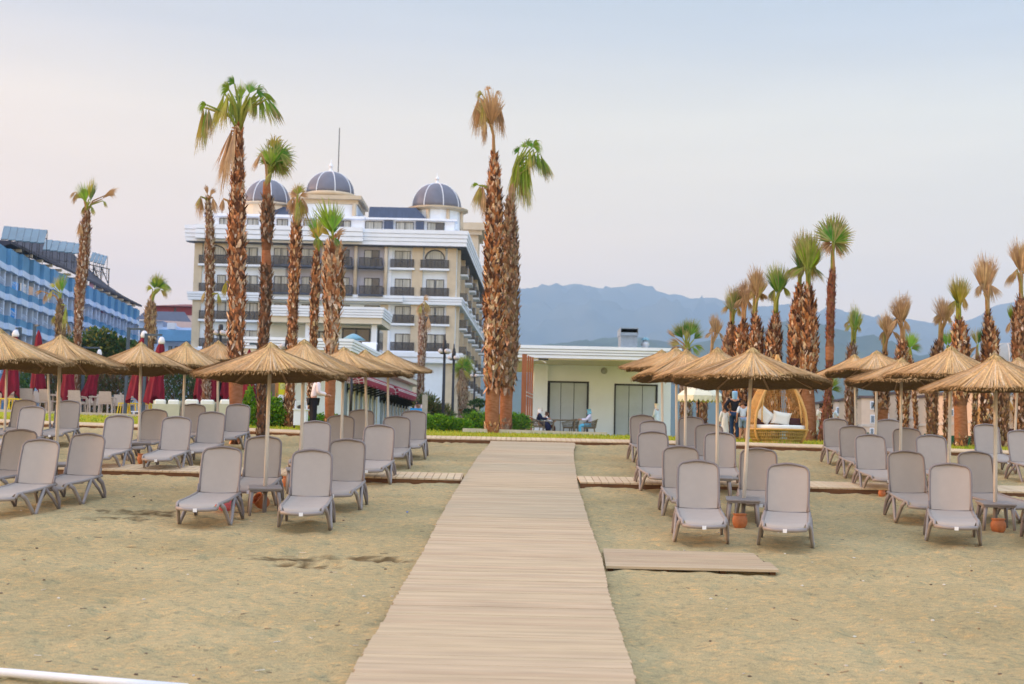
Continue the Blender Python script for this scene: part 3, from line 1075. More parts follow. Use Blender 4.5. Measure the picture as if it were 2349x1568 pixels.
# awnings
aw_m = mat("maroon_cloth", (.27, .018, .045), rough=.85, scale=3, var=.15)
stripe_m = mat("pale_stripe", (.62, .52, .52), rough=.85)
def awning(lab, y0, y1, z_top, drop, proj):
    t = thing("striped_awning", lab, "awning", (sideX(y0), y0, z_top - drop), "striped awnings on the pool building")
    b = MB()
    n_ = 28
    prof = [(0.02, 0), (.35, -.05), (.7, -.16), (.95, -.38), (1.0, -.62), (1.0, -.80)]
    prof = [(p * proj, q / .80 * drop) for p, q in prof]
    for i in range(n_):
        ya, yb_ = y0 + (y1 - y0) * i / n_, y0 + (y1 - y0) * (i + 1) / n_
        for (pa, qa), (pb, qb) in zip(prof, prof[1:]):
            b.poly([(sideX(ya) + pa, ya, z_top + qa), (sideX(ya) + pb, ya, z_top + qb), (sideX(yb_) + pb, yb_, z_top + qb), (sideX(yb_) + pa, yb_, z_top + qa)])
    # near gusset
    b.poly([(sideX(y0), y0, z_top - drop)] + [(sideX(y0) + p_, y0, z_top + q_) for p_, q_ in prof])
    # scalloped edge
    m_ = 60
    for i in range(m_):
        ya, yb_ = y0 + (y1 - y0) * i / m_, y0 + (y1 - y0) * (i + 1) / m_
        xx = sideX(ya) + prof[-1][0]
        b.poly([(xx, ya, z_top - drop), (xx, yb_, z_top - drop), (xx, (ya + yb_) / 2 + .12, z_top - drop - .09), (xx, (ya + yb_) / 2 - .12, z_top - drop - .09)])
    o = b.build("cloth", aw_m, t)
    b = MB()
    for zz in (.25, .33, .60, .68):
        # stripes parallel to the wall
        for i in range(n_):
            ya, yb_ = y0 + (y1 - y0) * i / n_, y0 + (y1 - y0) * (i + 1) / n_
            def P(u):
                # u 0..1 along profile
                L_ = len(prof) - 1
                k_ = min(L_ - 1, int(u * L_)); f = u * L_ - k_
                return prof[k_][0] + (prof[k_ + 1][0] - prof[k_][0]) * f + .012, prof[k_][1] + (prof[k_ + 1][1] - prof[k_][1]) * f + .012
            a_, c_ = P(zz), P(zz + .045)
            b.poly([(sideX(ya) + a_[0], ya, z_top + a_[1]), (sideX(ya) + c_[0], ya, z_top + c_[1]), (sideX(yb_) + c_[0], yb_, z_top + c_[1]), (sideX(yb_) + a_[0], yb_, z_top + a_[1])])
    for r_ in (.35, .62, .86):
        pts = [(sideX(y0) + p_ * r_ , y0 - .012, z_top - drop + (drop + q_) * r_) for p_, q_ in prof]
        for a_, c_ in zip(pts, pts[1:]):
            b.bar(a_, c_, .01, .035)
    for p_, q_ in prof[1:5]:
        b.bar((sideX(y0), y0 - .014, z_top - drop), (sideX(y0) + p_, y0 - .014, z_top + q_), .01, .03)
    b.build("stripe", stripe_m, o)
    for i in range(int((y1 - y0) / 1.6) + 1):
        yy = y0 + .2 + i * 1.6
        if yy < y1:
            b = MB()
            b.bar((sideX(yy) + .03, yy, z_top - drop - .28), (sideX(yy) + prof[-1][0] - .04, yy, z_top - drop + .02), .08, .10)
            b.bar((sideX(yy) + .05, yy, z_top - drop - .45), (sideX(yy) + .05, yy, z_top - .1), .08, .08)
            b.build("bracket", black_m, t)
za1 = at(800, 850, WY + 1).z
awning("longer maroon striped awning on the pool building, nearer the beach", WY + .8, WY + 11.5, za1, .62, 1.0)
awning("second maroon striped awning with a triangular side end, farther along the pool building", WY + 12.6, WY + 27, za1, .70, 1.1)

# roof vent with a blue cap and an air conditioner box
b = MB(); b.smooth = True
p = at(910 - 0, 0, 1)
vp = at(811, 777, AY + 6)
b.tube([vp + Vector((0, 0, -.5)), vp], .18, 10)
b.lathe([(.62, 0), (.35, .18), (.12, .30), (.0, .32)], 16, vp + Vector((0, 0, -.05)))
tag(b.build("roof_cowl", mat("blue_cowl", (.18, .36, .46), rough=.5)), "small blue-capped vent cowl on the pool building's roof", "vent")
t = thing("air_conditioner", "white air conditioner box on the pool building's roof edge", "air conditioner", at(850, 812, AY + 22))
b = MB(); b.box(-.55, .35, 0, .8, -.2, .75); q_ = b.build("casing", white2_m, None); q_.parent = t
b = MB(); b.box(.352, .37, .1, .7, -.1, .65); q_ = b.build("grille", dark_m, None); q_.parent = t

# ------------------------------------------------------------------ white pavilion
PY = 70.0
pv_ = thing("white_pavilion", "single-storey white pavilion with a moulded flat roof edge and two grey folding shutters", "pavilion", (at(1380, 1000, PY).x, PY, lawnz(3, PY)))
X0, X1 = at(1225, 900, PY).x, at(1539, 900, PY).x
FYp = 65.8
zt, zm = at(1261, 792.5, FYp).z, at(1261, 820.6, FYp).z
Xa, Xb = at(1166, 810, FYp).x, at(1556, 810, FYp).x
gzP = lawnz(3, PY) - .3
b = MB()
hts = [0, .30, .52, .74, 1.0]
for i in range(4):
    z0 = zm + (zt - zm) * hts[i]; z1 = zm + (zt - zm) * hts[i + 1] - (.02 if i < 3 else 0)
    ov = (.0, .05, .09, .14)[i]
    b.box(Xa - ov, Xb + ov, FYp - ov, PY + 7.5, z0, z1)
b.build("fascia", white2_m, pv_)
b = MB(); b.box(Xa + .06, Xb - .06, FYp + .12, PY + 7.4, zm - .055, zm - .003); b.build("soffit", soff_m, pv_)
DR = [(1253, 1350, 874, 1000), (1408.5, 1508, 880.5, 1004)]
b = MB()
rects = []
xs_ = [X0]
for xa, xb, ya, yb_ in DR:
    q0, q1, w0_, w1_ = wb(xa, ya, xb, yb_, PY)
    rects.append((q0, q1, w0_, w1_))
# wall with real openings
def wall_piece(xa, xb, za_, zb_):
    b.box(xa, xb, PY, PY + .25, za_, zb_)
ztop_w = zm - .058
wall_piece(X0, rects[0][0], gzP, ztop_w)
wall_piece(rects[0][1], rects[1][0], gzP, ztop_w)
wall_piece(rects[1][1], X1, gzP, ztop_w)
for q in rects:
    wall_piece(q[0], q[1], q[3], ztop_w)
b.box(X0, X0 + .25, PY + .252, PY + 7, gzP, ztop_w)
b.box(X1 - .25, X1, PY + .252, PY + 7, gzP, ztop_w)
b.box(X0 + .252, X1 - .252, PY + 6.75, PY + 7, gzP, ztop_w)
b.build("wall", white_m, pv_)
b = MB(); b.box(X0 - .02, X0 + .65, PY - .30, PY - .003, gzP, ztop_w); b.build("pilaster", white_m, pv_)
shut_m = mat("grey_shutter", (.42, .48, .54), rough=.55, scale=1.5, var=.06)
for (q0, q1, w0_, w1_) in rects:
    t = bpy.data.objects.new("shutter", None)
    f_ = MB()
    f_.box(q0, q0 + .07, PY - .03, PY + .12, gzP, w1_)
    f_.box(q1 - .07, q1, PY - .03, PY + .12, gzP, w1_)
    f_.box(q0 + .072, q1 - .072, PY - .03, PY + .12, w1_ - .08, w1_)
    fr = f_.build("shutter_frame", dframe_m, pv_)
    wdt = (q1 - q0 - .14) / 3
    for i in range(3):
        b = MB()
        b.box(q0 + .075 + wdt * i + (.10 if i == 0 and q0 < 3 else 0), q0 + .07 + wdt * (i + 1) - .025, PY + .02 + .01 * i, PY + .06 + .01 * i, gzP, w1_ - .083)
        b.build("shutter_leaf", shut_m, fr)
    b = MB(); b.box(q0 + .05, q1 - .05, PY + .1201, PY + .14, gzP, w1_ - .02); b.build("backing", dframe_m, fr)
b = MB(); b.smooth = True
b.lathe([(.001, 0), (.10, 0), (.16, .03), (.16, .06)], 20)
o = b.build("wall_lamp", mat("lamp_grey", (.40, .42, .44)), None)
o.location = at(1386, 850, PY - .07); o.rotation_euler = (R(90), 0, 0); o.location.y = PY - .001
tag(o, "round grey bulkhead lamp on the pavilion wall between the shutters", "lamp")
b = MB(); b.smooth = True
pa, pb_ = at(1248, 845, PY - .1), at(1243.5, 952, PY - .1)
b.tube([pa, pa.lerp(pb_, .5), pb_], .035, 8)
yp = b.build("yellow_pipe", mat("yellow_paint", (.75, .50, .02), rough=.5))
tag(yp, "thin yellow gas pipe running down the pavilion wall", "pipe")
b = MB(); q = pa.lerp(pb_, .72); b.box(q.x - .06, q.x + .06, PY - .2, PY - .05, q.z - .1, q.z + .12); b.build("valve", black_m, yp)
# floodlight under the eave
fl = thing("flood_light", "small black flood light on an arm under the pavilion's eave", "light", at(1235, 826, FYp))
b = MB(); b.bar(Vector((-.9, 0, .0)), Vector((.1, -.25, .0)), .03, .03); b.bar(Vector((.1, -.25, 0)), Vector((.35, -.35, -.12)), .03, .03); q_ = b.build("arm", white2_m, None); q_.parent = fl
b = MB(); b.box(.0, .45, -.40, -.25, .0, .07); q_ = b.build("lamp_head", black_m, None); q_.parent = fl
# roof duct and vent
t = thing("roof_duct", "large grey roof duct with a dark hooded opening on the pavilion", "duct", at(1441, 797, 70.5))
q0, q1, w0_, w1_ = wb(1422, 770, 1460, 800, 70.5)
b = MB(); b.box(q0, q1, 70.0, 71.7, w0_, w1_)
zA = at(1441, 756, 70.5).z
b.box(q0 - .03, q0 + .0, 69.8, 71.9, w1_ + .002, zA); b.box(q1, q1 + .03, 69.8, 71.9, w1_ + .002, zA)
b.box(q0 - .03, q1 + .03, 69.8, 71.9, zA + .002, zA + .05); b.box(q0 + .002, q1 - .002, 71.84, 71.9, w1_ + .002, zA)
b.box(q0 - .02, q1 + .02, 69.85, 69.999, w1_ - .02, w1_ + .12)
b.build("casing", mat("grey_duct", (.22, .27, .31), rough=.5), t)
b = MB(); b.box(q0 + .01, q1 - .01, 71.0, 71.1, w1_ + .01, zA); b.build("opening", mat("dark_opening", (.012, .014, .018)), t)
t = thing("roof_vent", "small round metal fan vent on the pavilion roof", "vent", at(1480, 798, 70.5))
b = MB(); b.smooth = True
b.lathe([(.14, 0), (.14, .12), (.20, .15), (.22, .28), (.14, .34), (.12, .42)], 14, at(1480, 800, 70.5)); b.build("fan_body", mat("vent_metal", (.42, .45, .47), rough=.4, metal=.4), t)
b = MB(); b.smooth = True
b.lathe([(.20, .44), (.20, .50), (.05, .58), (.0, .59)], 14, at(1480, 800, 70.5)); b.build("cowl", mat("blue_cowl", (.18, .36, .46)), t)
# brown timber fins beside the pavilion, on a pale plinth
ws = thing("timber_screen", "screen of four tall brown timber fins at the pavilion's corner", "screen", at(1208, 990, 61))
for i, (xa, xb, yt, dy) in enumerate(((1196, 1207.5, 812, 0), (1208.5, 1213, 815.5, .9), (1213.8, 1217.6, 817.5, 1.8), (1218.3, 1222.5, 818.5, 2.7))):
    Yf = 60.5 + dy
    q0, q1, w0_, w1_ = wb(xa, yt, xb, 991, Yf)
    b = MB(); b.box(q0, q1, Yf, Yf + .08, lawnz(1, 60) - .1, w1_)
    b.build("fin", wood_slat, ws)
b = MB()
for zz in (at(1210, 900, 61).z, at(1210, 908, 61).z, at(1210, 953, 61).z):
    b.bar((at(1207, 900, 61).x, 60.45, zz), (at(1222, 900, 63.2).x, 63.3, zz), .03, .03)
b.build("cross_rod", mat("chrome", (.6, .6, .6), rough=.3, metal=.6), ws)
# pale planter kerb
b = MB()
pk0, pk1 = at(1061, 985, 48.0), at(1393, 992, 50.0)
n_ = 24
for i in range(n_):
    a_, c_ = pk0.lerp(pk1, i / n_), pk0.lerp(pk1, (i + .985) / n_)
    b.prism([(a_.x, a_.y), (c_.x, c_.y), (c_.x, c_.y + .3), (a_.x, a_.y + .3)], lambda x_, y_: lawnz(x_, y_) - .05, lambda x_, y_: lawnz(x_, y_) + .12)
kb = b.build("kerb", mat("pale_kerb", (.58, .49, .37), rough=.85, scale=3, var=.12)); kb["kind"] = "structure"
b = MB()
x0_, x1_ = at(1150, 990, 48).x, at(1420, 990, 48).x
b.prism([(pk0.x + .5, pk0.y + .31), (pk1.x, pk1.y + .31), (pk1.x + .4, PY - .31), (pk0.x + 1, PY - .31)], lambda x_, y_: lawnz(x_, y_) - .05, lambda x_, y_: lawnz(x_, y_) + .05)
tr_ = b.build("paving", mat("terrace_paving", (.42, .38, .33), rough=.85, scale=2)); tr_["kind"] = "structure"

# ------------------------------------------------------------------ blue hotel at the far left
BH = thing("blue_hotel", "long blue hotel with stepped balconies and roof panels stretching away at the photo's left side", "hotel", (-54, 170, lawnz(-54, 170)))
blue1 = mat("blue_render", (.16, .37, .62), rough=.8, scale=.7, var=.1)
blue2 = mat("pale_blue_render", (.56, .68, .88), rough=.8, scale=.7, var=.08)
blue3 = mat("deep_blue_parapet", (.11, .28, .48), rough=.8, scale=.7, var=.1)
roof_m = mat("dark_tile_roof", (.05, .05, .07), rough=.8, scale=20, var=.4)
panelm = mat("solar_panel", (.10, .19, .27), rough=.2, scale=.8, var=.15, spec=.6)
def bX(y, off=0.0): return -52.4 - .056 * (y - 145) + off
zf = [17.55 - 3.0 * i for i in range(6)]    # floor slab tops
BY0, BY1 = 112.0, 213.0
b = MB(); b.prism([(bX(BY0) - 12, BY0), (bX(BY0) - 1.6, BY0), (bX(BY1) - 1.6, BY1), (bX(BY1) - 12, BY1)], -1, 20.3); b.build("wall", blue1, BH)
PW = 4.2
nb = int((BY1 - BY0) / PW)
random.seed(12)
for fi, z in enumerate(zf):
    # one stepped slab edge and one stepped parapet per floor
    sl_, pp_ = MB(), MB()
    for k in range(nb):
        y0 = BY0 + k * PW; y1 = y0 + PW
        Xo = bX(y0)
        stp = .35
        sl_.prism([(Xo - 2, y0 + .01), (Xo + .72, y0 + .01), (Xo + .05, y1 - .01), (Xo - 2, y1 - .01)], z - .42, z + (.22 if fi else .2))
        hgt = 1.0 if fi else 1.9
        pp_.prism([(Xo - 1.5, y0 + .03), (Xo + .6, y0 + .03), (Xo - .06, y1 - .03), (Xo - .2, y1 - .03), (Xo + .4, y0 + .16), (Xo - 1.5, y0 + .16)], z + .224, z + hgt)
    sl_.build("balcony_slab", blue2, BH)
    pp_.build("balcony_parapet", blue3 if fi else blue3, BH)
    hr = MB()
    for k in range(nb):
        y0 = BY0 + k * PW
        Xo = bX(y0)
        hr.bar((Xo + .85, y0 + .1, z + 1.5), (Xo - .1, y0 + PW - .1, z + 1.5), .06, .06)
        for q in range(4):
            hr.bar((Xo + .82 - q * .25, y0 + .2 + q * 1.1, z + 1.1), (Xo + .82 - q * .25, y0 + .2 + q * 1.1, z + 1.5), .04, .04)
    if fi:
        hr.build("handrail", blue2, BH)
    if fi == 5:
        continue
    # party walls and doors below this slab (i.e. the floor beneath)
    for k in range(nb):
        y0 = BY0 + k * PW
        Xo = bX(y0)
        b = MB(); b.box(Xo - 1.6, Xo - .05, y0 + PW - .32, y0 + PW - .06, z - 2.77, z - .425); b.build("party_wall", blue2, BH)
        if 135 < y0:
            b = MB(); b.box(Xo - 1.59, Xo - 1.50, y0 + .15, y0 + 1.6, z - 2.77, z - .7); b.build('balcony_door', dglass_m, BH); b = MB(); b.box(Xo - 1.6, Xo + .1, y0 + 1.9, y0 + 2.1, z - 2.77, z - .425); b.build('party_wall', blue2, BH); b = MB(); b.box(Xo - 1.59, Xo - 1.50, y0 + 2.3, y0 + 3.6, z - 2.77, z - .7); b.build("balcony_door", dglass_m, BH)
# laundry on the balconies: each piece a thing of its own
LC = [((.05, .35, .85), "bright blue"), ((.75, .72, .70), "white"), ((.70, .48, .35), "peach"), ((.30, .04, .10), "dark red"), ((.05, .12, .12), "dark green"), ((.02, .25, .7), "royal blue"), ((.55, .30, .40), "pink")]
spots = [(118 / 1, 697, 0, "bright blue towel over the blue hotel's upper balcony rail"), (52, 661, 1, "pale towel on the blue hotel's upper balcony, by the two blue ones"), (34, 658, 0, "light blue towel hanging at the blue hotel's second floor"),
         (72, 668, 2, "peach towels hanging beside the small palm on the blue hotel"), (30, 718, 5, "royal blue towel on the blue hotel's lower balcony"), (236, 705, 3, "dark red towel on the blue hotel beyond the spiky palm"), (258, 715, 4, "dark green cloth hanging in a blue hotel balcony beyond the spiky palm"),
         (209, 657, 6, "small red cloth at the blue hotel's top parapet")]
for x, y, ci, lab in spots[1:]:
    # find depth on the facade plane
    Yq = 150.0
    for _ in range(20):
        X_ = bX(Yq) + .06
        d = ray(x, y)
        Yq = X_ / d.x * d.y
    p = at(x, y, Yq)
    b = MB()
    for q in range(6):
        b.poly([(p.x + .03 * (q % 2), Yq - .9 + q * .3, p.z + .5), (p.x + .03 * ((q + 1) % 2), Yq - .6 + q * .3, p.z + .5), (p.x + .05 * ((q + 1) % 2), Yq - .6 + q * .3, p.z - .75), (p.x + .05 * (q % 2), Yq - .9 + q * .3, p.z - .75 + .1 * (q % 3))])
    o = b.build("towel", mat("cloth_%s" % LC[ci][1].replace(" ", "_"), LC[ci][0], rough=.9))
    md = o.modifiers.new("thick", 'SOLIDIFY'); md.thickness = .03
    tag(o, lab, "towel", "laundry on the blue hotel balconies")
# roof: dark tiles behind, far eave overhang, roof terrace, stairs hut
b = MB()
for k in range(16):
    ya, yb_ = 146 + k * 4.2, 146 + (k + 1) * 4.2
    rise = lambda y_: lerp_tab([(146, .0), (160, .2), (175, .7), (192, .95), (213, .25)], y_)
    q_ = [Vector((bX(ya) + .4, ya, 20.35)), Vector((bX(yb_) + .4, yb_, 20.35)), Vector((bX(yb_) - 6, yb_, 20.5 + 6 * rise(yb_))), Vector((bX(ya) - 6, ya, 20.5 + 6 * rise(ya)))]
    b.poly(q_); b.poly([v - Vector((0, 0, .3)) for v in reversed(q_)])
    b.poly([q_[0], q_[0] - Vector((0, 0, .3)), q_[1] - Vector((0, 0, .3)), q_[1]])
    if k == 0:
        b.poly([q_[0], q_[3], q_[3] - Vector((0, 0, 3)), q_[0] - Vector((0, 0, .3))])
b.build("roof", roof_m, BH)
bx("eave_beam", mat("eave_brown", (.14, .09, .08)), BH)
eb = [o for o in BH.children if o.name.startswith("eave_beam")][0]
bpy.data.objects.remove(eb)
for k in range(nb):
    y0 = BY0 + k * PW
    if y0 > 148:
        bx("rafter", soff_m, BH, (bX(y0) - .9, bX(y0) + .3, y0 + .2, y0 + .45, 19.7, 20.0))
bx("stair_hut", mat("peach_wall", (.55, .33, .20)), BH, (bX(140) - 7, bX(140) - 3, 140, 144, 20, 22.4))
# solar racks
def rack(x0, y0, x1, y1, Y, n, lab):
    t = thing("solar_rack", lab, "solar panels", at((x0 + x1) / 2, y1, Y), "solar racks on the blue hotel roof")
    for i in range(n):
        xa = x0 + (x1 - x0) * i / n + .3; xb = x0 + (x1 - x0) * (i + 1) / n - .4
        dy = (y1 - y0) * .0 + (i / n) * 10
        a_ = at(xa + 7, y0 + dy, Y + 2); c_ = at(xb + 7, y0 + dy + .4, Y + 2)
        d_ = at(xb, y1 + dy, Y); e_ = at(xa, y1 + dy, Y)
        b = MB(); b.poly([a_, c_, d_, e_]); o = b.build("panel", panelm, t)
        md = o.modifiers.new("thick", 'SOLIDIFY'); md.thickness = .12
        b = MB(); b.bar(e_, e_ + Vector((0, 0, -1.8)), .06, .06); b.bar(c_, c_ + Vector((0, 0, -3)), .06, .06); b.bar(e_ + Vector((0, 0, -.9)), c_ + Vector((0, 0, -2.4)), .05, .05)
        b.build("rack_frame", dframe_m, t)
rack(2, 520, 102, 550, 150, 6, "row of solar panels on a rack at the near corner of the blue hotel's roof")
rack(98, 551, 182, 574, 168, 5, "middle row of solar panels on the blue hotel's dark roof")
rack(205, 580, 240, 600, 190, 4, "short row of solar panels at the far end of the blue hotel's roof")
b = MB()
for (xa, ya, xb, yb_) in ((200, 605, 252, 617), (200, 605, 200, 645), (214, 608, 216, 650), (232, 612, 232, 655), (250, 617, 248, 665), (214, 608, 232, 655), (232, 612, 248, 650), (106, 545, 106, 590), (60, 540, 60, 590)):
    b.bar(at(xa, ya, 192), at(xb, yb_, 192), .12, .12)
b.build("steel_frame", dframe_m, BH)
# small blue and white annex, and the red-roofed house between the hotels
an = thing("blue_annex", "small pale blue building with balconies in front of the red-roofed house", "building", (at(370, 760, 185).x, 185, 1))
q0, q1, w0_, w1_ = wb(318, 735, 372, 840, 185)
b = MB(); b.box(q0, q1, 185, 195, 0, w1_); b.build("wall", blue2, an)
r0, r1, s0, s1 = wb(372, 722, 446, 850, 180)
b = MB(); b.box(r0, r1 + 3, 180, 195, 0, s1 - 1.6); b.build("wall", blue2, an)
b = MB(); b.box(r0 - .2, r1 + 3, 178.8, 179.99, s1 - 3.4, s1 - 2.0); b.build("balcony_parapet", blue1, an)
b = MB(); b.box(r0 - .3, r1 + 3, 178.6, 180.5, s1 - 7.4, s1 - 6.4); b.build("balcony_slab", white2_m, an)
b = MB(); b.poly([(q0 - .4, 184.5, w1_ + .1), (r0 + 2.6, 184.5, w1_ - .1), (r0 + .6, 189, w1_ + 1.6), (q0 - .4, 189, w1_ + 1.6)]); b.build("roof", slate_m, an)
for xx in (388, 402, 418, 432):
    window(an, at(xx, 775, 180).x, at(xx + 8, 775, 180).x, s1 - 5.9, s1 - 4.0, 179.99, 1)
for xx in (322, 338, 352):
    window(an, at(xx, 760, 185).x, at(xx + 10, 760, 185).x, w1_ - 3, w1_ - 1.2, 184.99, 2)
b = MB(); c_ = at(395, 748, 179.5); b.box(c_.x - .5, c_.x + .5, 178.9, 179.7, c_.z - .4, c_.z + .4); b.build("air_conditioner", white2_m, an)
rh = thing("red_roof_house", "distant pink house with a dark red tiled hip roof beside the domed hotel", "house", (at(402, 760, 240).x, 240, 1))
q0, q1, w0_, w1_ = wb(352, 703, 475, 722, 240)
b = MB(); b.box(q0, q1, 240, 256, 0, w0_); b.build("wall", mat("pink_wall", (.60, .46, .46), rough=.85), rh)
b = MB(); b.box(q0 + .1, q1 - .1, 239.9, 256, w0_ + .004, w1_); b.build("upper_storey", mat("maroon_wall", (.24, .045, .055), rough=.8), rh)
za_, zc_ = w1_ + .004, at(405, 688, 240).z
b = MB()
v0 = [(q0 - .6, 239.2, za_), (q1 + .6, 239.2, za_), (q1 + .6, 257, za_), (q0 - .6, 257, za_)]
v1 = [(at(402, 690, 240).x, 247, zc_), (at(452, 690, 240).x, 247, zc_)]
b.poly([v0[0], v0[1], v1[1], v1[0]]); b.poly([v0[2], v0[3], v1[0], v1[1]]); b.poly([v0[3], v0[0], v1[0]]); b.poly([v0[1], v0[2], v1[1]])
b.build("roof", mat("red_tiles", (.20, .07, .075), rough=.8, scale=12, var=.25), rh)
window(rh, at(400, 712, 240).x, at(404, 712, 240).x, w0_ + .2, w1_ - .2, 239.89, 1, (0,))

# ------------------------------------------------------------------ beige houses at the right
hb_m = mat("beige_house", (.68, .54, .42), rough=.85, scale=.8, var=.06)
hw_m = mat("pale_house_band", (.62, .56, .50), rough=.85)
def house(x0, x1, yt, Y, wins, lab, depth=11, roof="box", m=None):
    t = thing("beige_house", lab, "house", (at((x0 + x1) / 2, 990, Y).x, Y, lawnz(0, Y) - 1), "beige houses beyond the palms")
    q0, q1, w0_, w1_ = wb(x0, yt, x1, 1040, Y)
    b = MB(); b.box(q0, q1, Y, Y + depth, -2, w1_); b.build("wall", m or hb_m, t)
    b = MB(); b.box(q0 - .2, q1 + .2, Y - .2, Y + depth + .2, w1_ + .003, w1_ + .28); b.build("roof", mat("brown_flat_roof", (.13, .09, .09)), t)
    for zz in (3.2, 6.4, 9.6):
        if w1_ - zz > 0:
            b = MB(); b.box(q0 - .07, q1 + .07, Y - .07, Y + depth, w1_ - zz, w1_ - zz + .30); b.build("band", hw_m, t)
    for (xa, ya, xb, yb_) in wins:
        a_, c_, d_, e_ = wb(xa, ya, xb, yb_, Y)
        b = MB(); b.box(a_ - .1, c_ + .1, Y - .06, Y - .003, d_ - .1, e_ + .1); f = b.build("window", white2_m, t)
        b = MB(); b.box(a_, c_, Y - .10, Y - .061, d_, e_); b.build("glass_pane", mat("blue_grey_glass", (.16, .22, .28), rough=.15), f)
    return t
house(1914, 1942, 921, 175, [(1920, 935, 1925, 948)], "farthest beige house seen between the slender palm and the shaggy trunk")
house(1976, 2009, 913, 160, [(1998, 922, 2007, 937), (1998, 953, 2005, 969), (1997, 983, 2003, 994)], "beige house with roof antennas seen between two umbrella poles")
house(2035, 2062, 920, 175, [(2040, 950, 2045, 960)], "narrow beige house half hidden by shaggy palm trunks")
house(2092, 2132, 898, 165, [(2110, 980, 2114, 990)], "taller sunlit beige house behind the thin drooping palm")
house(2176, 2252, 905, 150, [(2225, 936, 2233, 951), (2224, 976, 2234, 994), (2180, 940, 2186, 952)], "wide beige house behind the sturdy palm trunks")
house(2290, 2420, 893, 140, [(2308, 898, 2322, 905)], "pale apartment house at the photo's right edge behind the daybed")
house(1905, 1920, 935, 210, [], "tiny distant beige house by the slender palm")
b = MB(); b.smooth = True
gd = at(2310, 845, 230)
b.lathe([(5.8 * math.cos(a_), 3.9 * math.sin(a_)) for a_ in arr(0, 1.5, 8)], 24, (gd.x, 230, at(2310, 843, 230).z))
gt = thing("domed_hall", "low round hall with a ribbed grey dome beyond the palms near the photo's right edge", "building", (gd.x, 230, 0))
b.build("dome", mat("ribbed_grey_dome", (.28, .30, .30), rough=.6, scale=6, var=.3, stretch=(1, 1, 8)), gt)
b = MB(); b.smooth = True
zz = at(2310, 843, 230).z
b.lathe([(5.5, -zz - 2), (5.5, -.3)], 28, (gd.x, 230, zz)); b.build("wall", hw_m, gt)
b = MB(); b.lathe([(5.9, -.3), (5.95, -.02)], 28, (gd.x, 230, zz)); b.build("cornice", hb_m, gt)
for k in range(12):
    a_ = 2 * math.pi * (k + .5) / 12
    b = MB(); b.tube([(gd.x + math.cos(a_) * 5.85 * math.cos(e_), 230 + math.sin(a_) * 5.85 * math.cos(e_), zz + 3.95 * math.sin(e_)) for e_ in arr(0, 1.5, 8)], .07, 5); b.build("dome_rib", hw_m, gt)
# distant town: small pale houses at the mountain's foot
random.seed(31)
for i in range(26):
    xp = random.choice([random.uniform(1185, 1420), random.uniform(1880, 2300), random.uniform(1960, 2010)])
    Yd = random.uniform(700, 1500)
    p = at(xp, 1000, Yd)
    wdt, hgt = random.uniform(8, 18), random.uniform(6, 14)
    zb = -7
    b = MB(); b.box(p.x - wdt / 2, p.x + wdt / 2, Yd, Yd + wdt, zb, zb + hgt + (Yd * random.uniform(.015, .03)))
    if False:
        pass
    o = b.build("distant_house", mat("far_wall", (.62, .55, .48), rough=.9))
    tag(o, "tiny pale house of the far town below the mountains", "house", "far town houses")
# ------------------------------------------------------------------ palms
leaf_m = vmat("leaf_material", trans=.25)
frond_m = vmat("frond_material", rough=.6, spec=.25, trans=.30, var=.2, scale=4)
bark_m = mat("palm_bark", (.21, .09, .045), rough=.95, scale=7, var=.5, bump=1.0, bscale=25, col2=(.24, .115, .06), spec=.05)
smooth_m = mat("palm_trunk_smooth", (.36, .13, .055), rough=.9, scale=5, var=.35, bump=.8, bscale=18, stretch=(1, 1, 3.0), col2=(.36, .17, .09), spec=.05)
boot_m = vmat("boot_material", rough=.9, spec=.08, var=.3, scale=14)
GREEN = [(.08, .27, .02), (.16, .36, .02), (.055, .20, .025), (.22, .38, .02)]
YEL = [(.34, .37, .02), (.26, .35, .02), (.38, .33, .03)]
DRY = [(.52, .34, .18), (.44, .27, .14), (.60, .42, .24), (.38, .24, .14)]
BRN = [(.42, .21, .08), (.34, .17, .075), (.48, .27, .12)]
def mixc(a, b, t):
    return tuple(p + (q - p) * t for p, q in zip(a, b))
